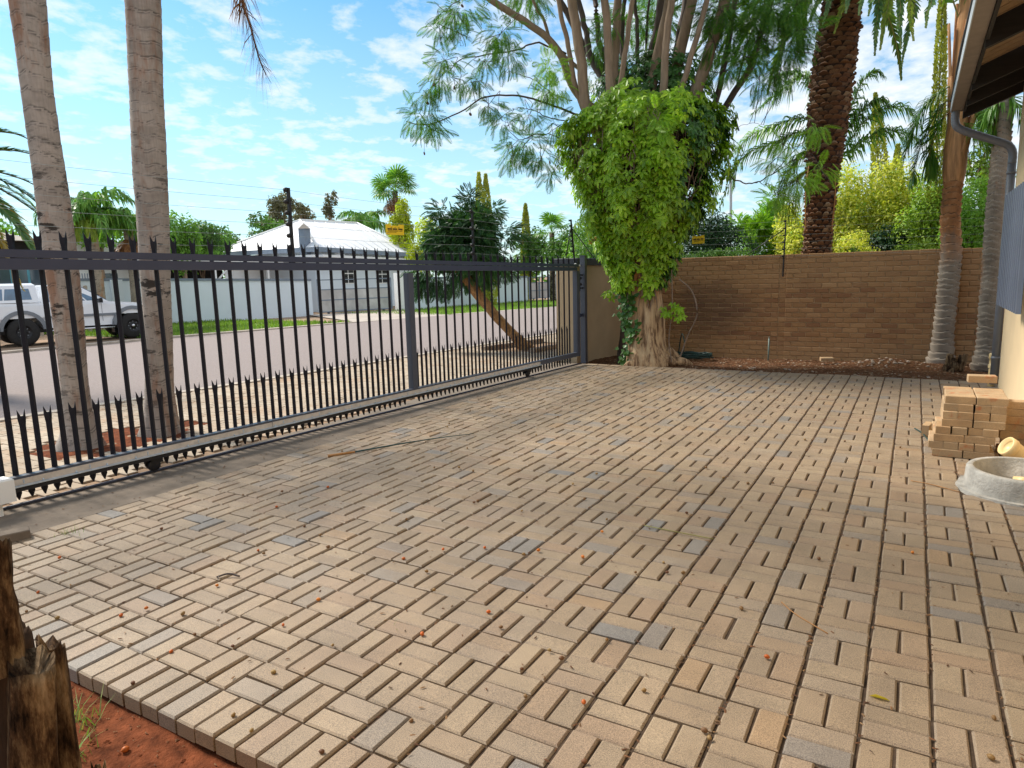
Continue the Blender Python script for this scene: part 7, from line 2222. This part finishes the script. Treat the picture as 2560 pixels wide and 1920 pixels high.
FR = [(-2.94, -1.13, 1), (-1.53, -0.95, 1), (-1.0, -1.4, 1), (-2.2, -1.2, 0), (-2.05, -0.6, 0)]
n_o = 0
for q in range(115):
    t = rs.random()
    x, y = rs.uniform(-4.5, 0.5), -1.75 + 5.2 * rs.random() ** 1.8
    orange = rs.random() < 0.30 and y < 1.0
    s = rs.uniform(0.0062, 0.0092)
    o = bpy.data.objects.new("palm_fruit", fm_o if orange else fm_d); COL.objects.link(o)
    o.location = (x, y, 0.002 + s); o.scale = (s, s, s); o.rotation_euler = (PI / 2 + rs.normal(0, 0.2), 0, rs.uniform(0, 6.3))
    tag(o, "small glossy orange palm fruit fallen on the paving" if orange else "small shrivelled brown palm fruit fallen on the paving", "palm fruit", "orange palm fruits on the paving" if orange else "brown palm fruits on the paving")
for (x, y) in ((-2.35, -1.93), (-2.18, -2.12), (-2.0, -1.98), (-1.55, -2.0)):
    o = bpy.data.objects.new("palm_fruit", fm_o); COL.objects.link(o); s = 0.0105
    o.location = (x, y, yard_z(x, y) + s * 0.9); o.scale = (s, s, s); o.rotation_euler = (PI / 2, 0.2, rs.uniform(0, 6.3))
    tag(o, "orange palm fruit lying on the red soil by the paving edge", "palm fruit", "orange palm fruits on the soil")

# grass tufts by the stump
bl_v = np.array([(-0.5, 0, 0), (0.5, 0, 0), (0.35, 0.25, 0.55), (-0.35, 0.25, 0.55), (0, 0.75, 0.95)]) * np.array([0.06, 1, 1])
bl_f = [np.array([(0, 1, 2, 3)]), np.array([(3, 2, 4)])]


def tuft(label, x, y, n, h, z=None):
    t = thing("grass_tuft", label, "grass tuft", (x, y, 0))
    ms2 = []
    for q in range(n):
        px, py = rs.normal(0, 0.035), rs.normal(0, 0.035)
        ms2.append(mat34(rz_m(rs.uniform(0, 6.3)) @ np.array([(1, 0, 0), (0, 1, rs.uniform(-0.3, 0.5)), (0, 0, 1)]), (px, py, (yard_z(x, y) if z is None else z) - 0.005), h * rs.uniform(0.5, 1.2)))
    MB().many(bl_v, bl_f, np.array(ms2)).build("blades", "weed", t, "stuff")


tuft("larger green grass tuft on the red soil beside the palm stump", -2.66, -1.93, 60, 0.085)
tuft("second green grass tuft nearer the lens beside the palm stump", -2.47, -2.03, 45, 0.075)
tuft("tiny green grass sprig at the bottom edge on the red soil", -2.10, -2.22, 14, 0.08)
tuft("little green weed growing between pavers near the gate strip", -4.50, -0.98, 26, 0.045, 0.0)
tuft("small weed in a joint at the bottom left of the paving", -2.05, -1.02, 8, 0.03, 0.0)
tuft("green weed at the wall foot in the garden bed by the ringed palm", -0.1, 7.42, 12, 0.07)

# dry palm leaf stalk and stems on the paving
sk_ = thing("palm_stalk", "long dark dry palm leaf stalk lying on the paving near the gate", "palm stalk", (-3.93, 1.74, 0))
C_ = curve([(-0.30, -0.52, 0.012), (-0.10, -0.16, 0.020), (0.08, 0.18, 0.018), (0.27, 0.48, 0.012)], 20)
MB().tube(C_, np.linspace(0.008, 0.003, len(C_)), 6).build("stalk", "hose", sk_)
MB().tube([(-0.42, -0.72, 0.008), (-0.28, -0.48, 0.012)], [0.016, 0.007], 6).build("stalk_foot", "rachis_dead", sk_)
for (lab, pts, r_, m_) in (("thin dry yellow stem lying across the pavers, right of centre", [(-1.43, 0.65, 0.008), (-1.25, 0.63, 0.010), (-1.02, 0.62, 0.008)], 0.003, "rachis"),
                           ("short dry straw lying on the right-hand pavers", [(-0.57, 0.02, 0.006), (-0.50, -0.07, 0.008), (-0.36, -0.18, 0.006)], 0.0025, "rachis_dead"),
                           ("fine dry stem lying across pavers before the gully ring", [(-0.08, 2.28, 0.006), (0.05, 2.22, 0.01), (0.20, 2.13, 0.006)], 0.003, "rachis_dead"),
                           ("green palm leaflet lying beside the paver stack", [(-0.06, 4.05, 0.01), (0.0, 3.8, 0.02), (0.04, 3.6, 0.008)], 0.006, "hose"),
                           ("dark curled pod lying on the pavers at lower left", [(-3.12, -0.99, 0.008), (-3.08, -0.95, 0.018), (-3.02, -0.93, 0.008)], 0.005, "twig")):
    c0_ = np.array(pts[1]); s_ = MB().tube(curve([np.array(a) - [c0_[0], c0_[1], 0] for a in pts], 14), r_, 5)
    o = s_.build("dry_stem", m_); o.location = (c0_[0], c0_[1], 0)
    tag(o, lab, "dry stem")
yl = MB().add(np.array([(-0.03, 0, 0.004), (-0.01, 0.010, 0.010), (0.02, 0.006, 0.008), (0.035, 0, 0.003), (0.02, -0.006, 0.012), (-0.01, -0.010, 0.014), (0, 0, 0.004)]), [np.array([(0, 6, 1), (1, 6, 2), (2, 6, 3), (3, 6, 4), (4, 6, 5), (5, 6, 0)])])
o = yl.build("fallen_leaf", "palm_leaf_yellow"); o.location = (-0.16, -0.56, 0.0)
tag(o, "small yellow curled leaf lying on the pavers at lower right", "leaf")
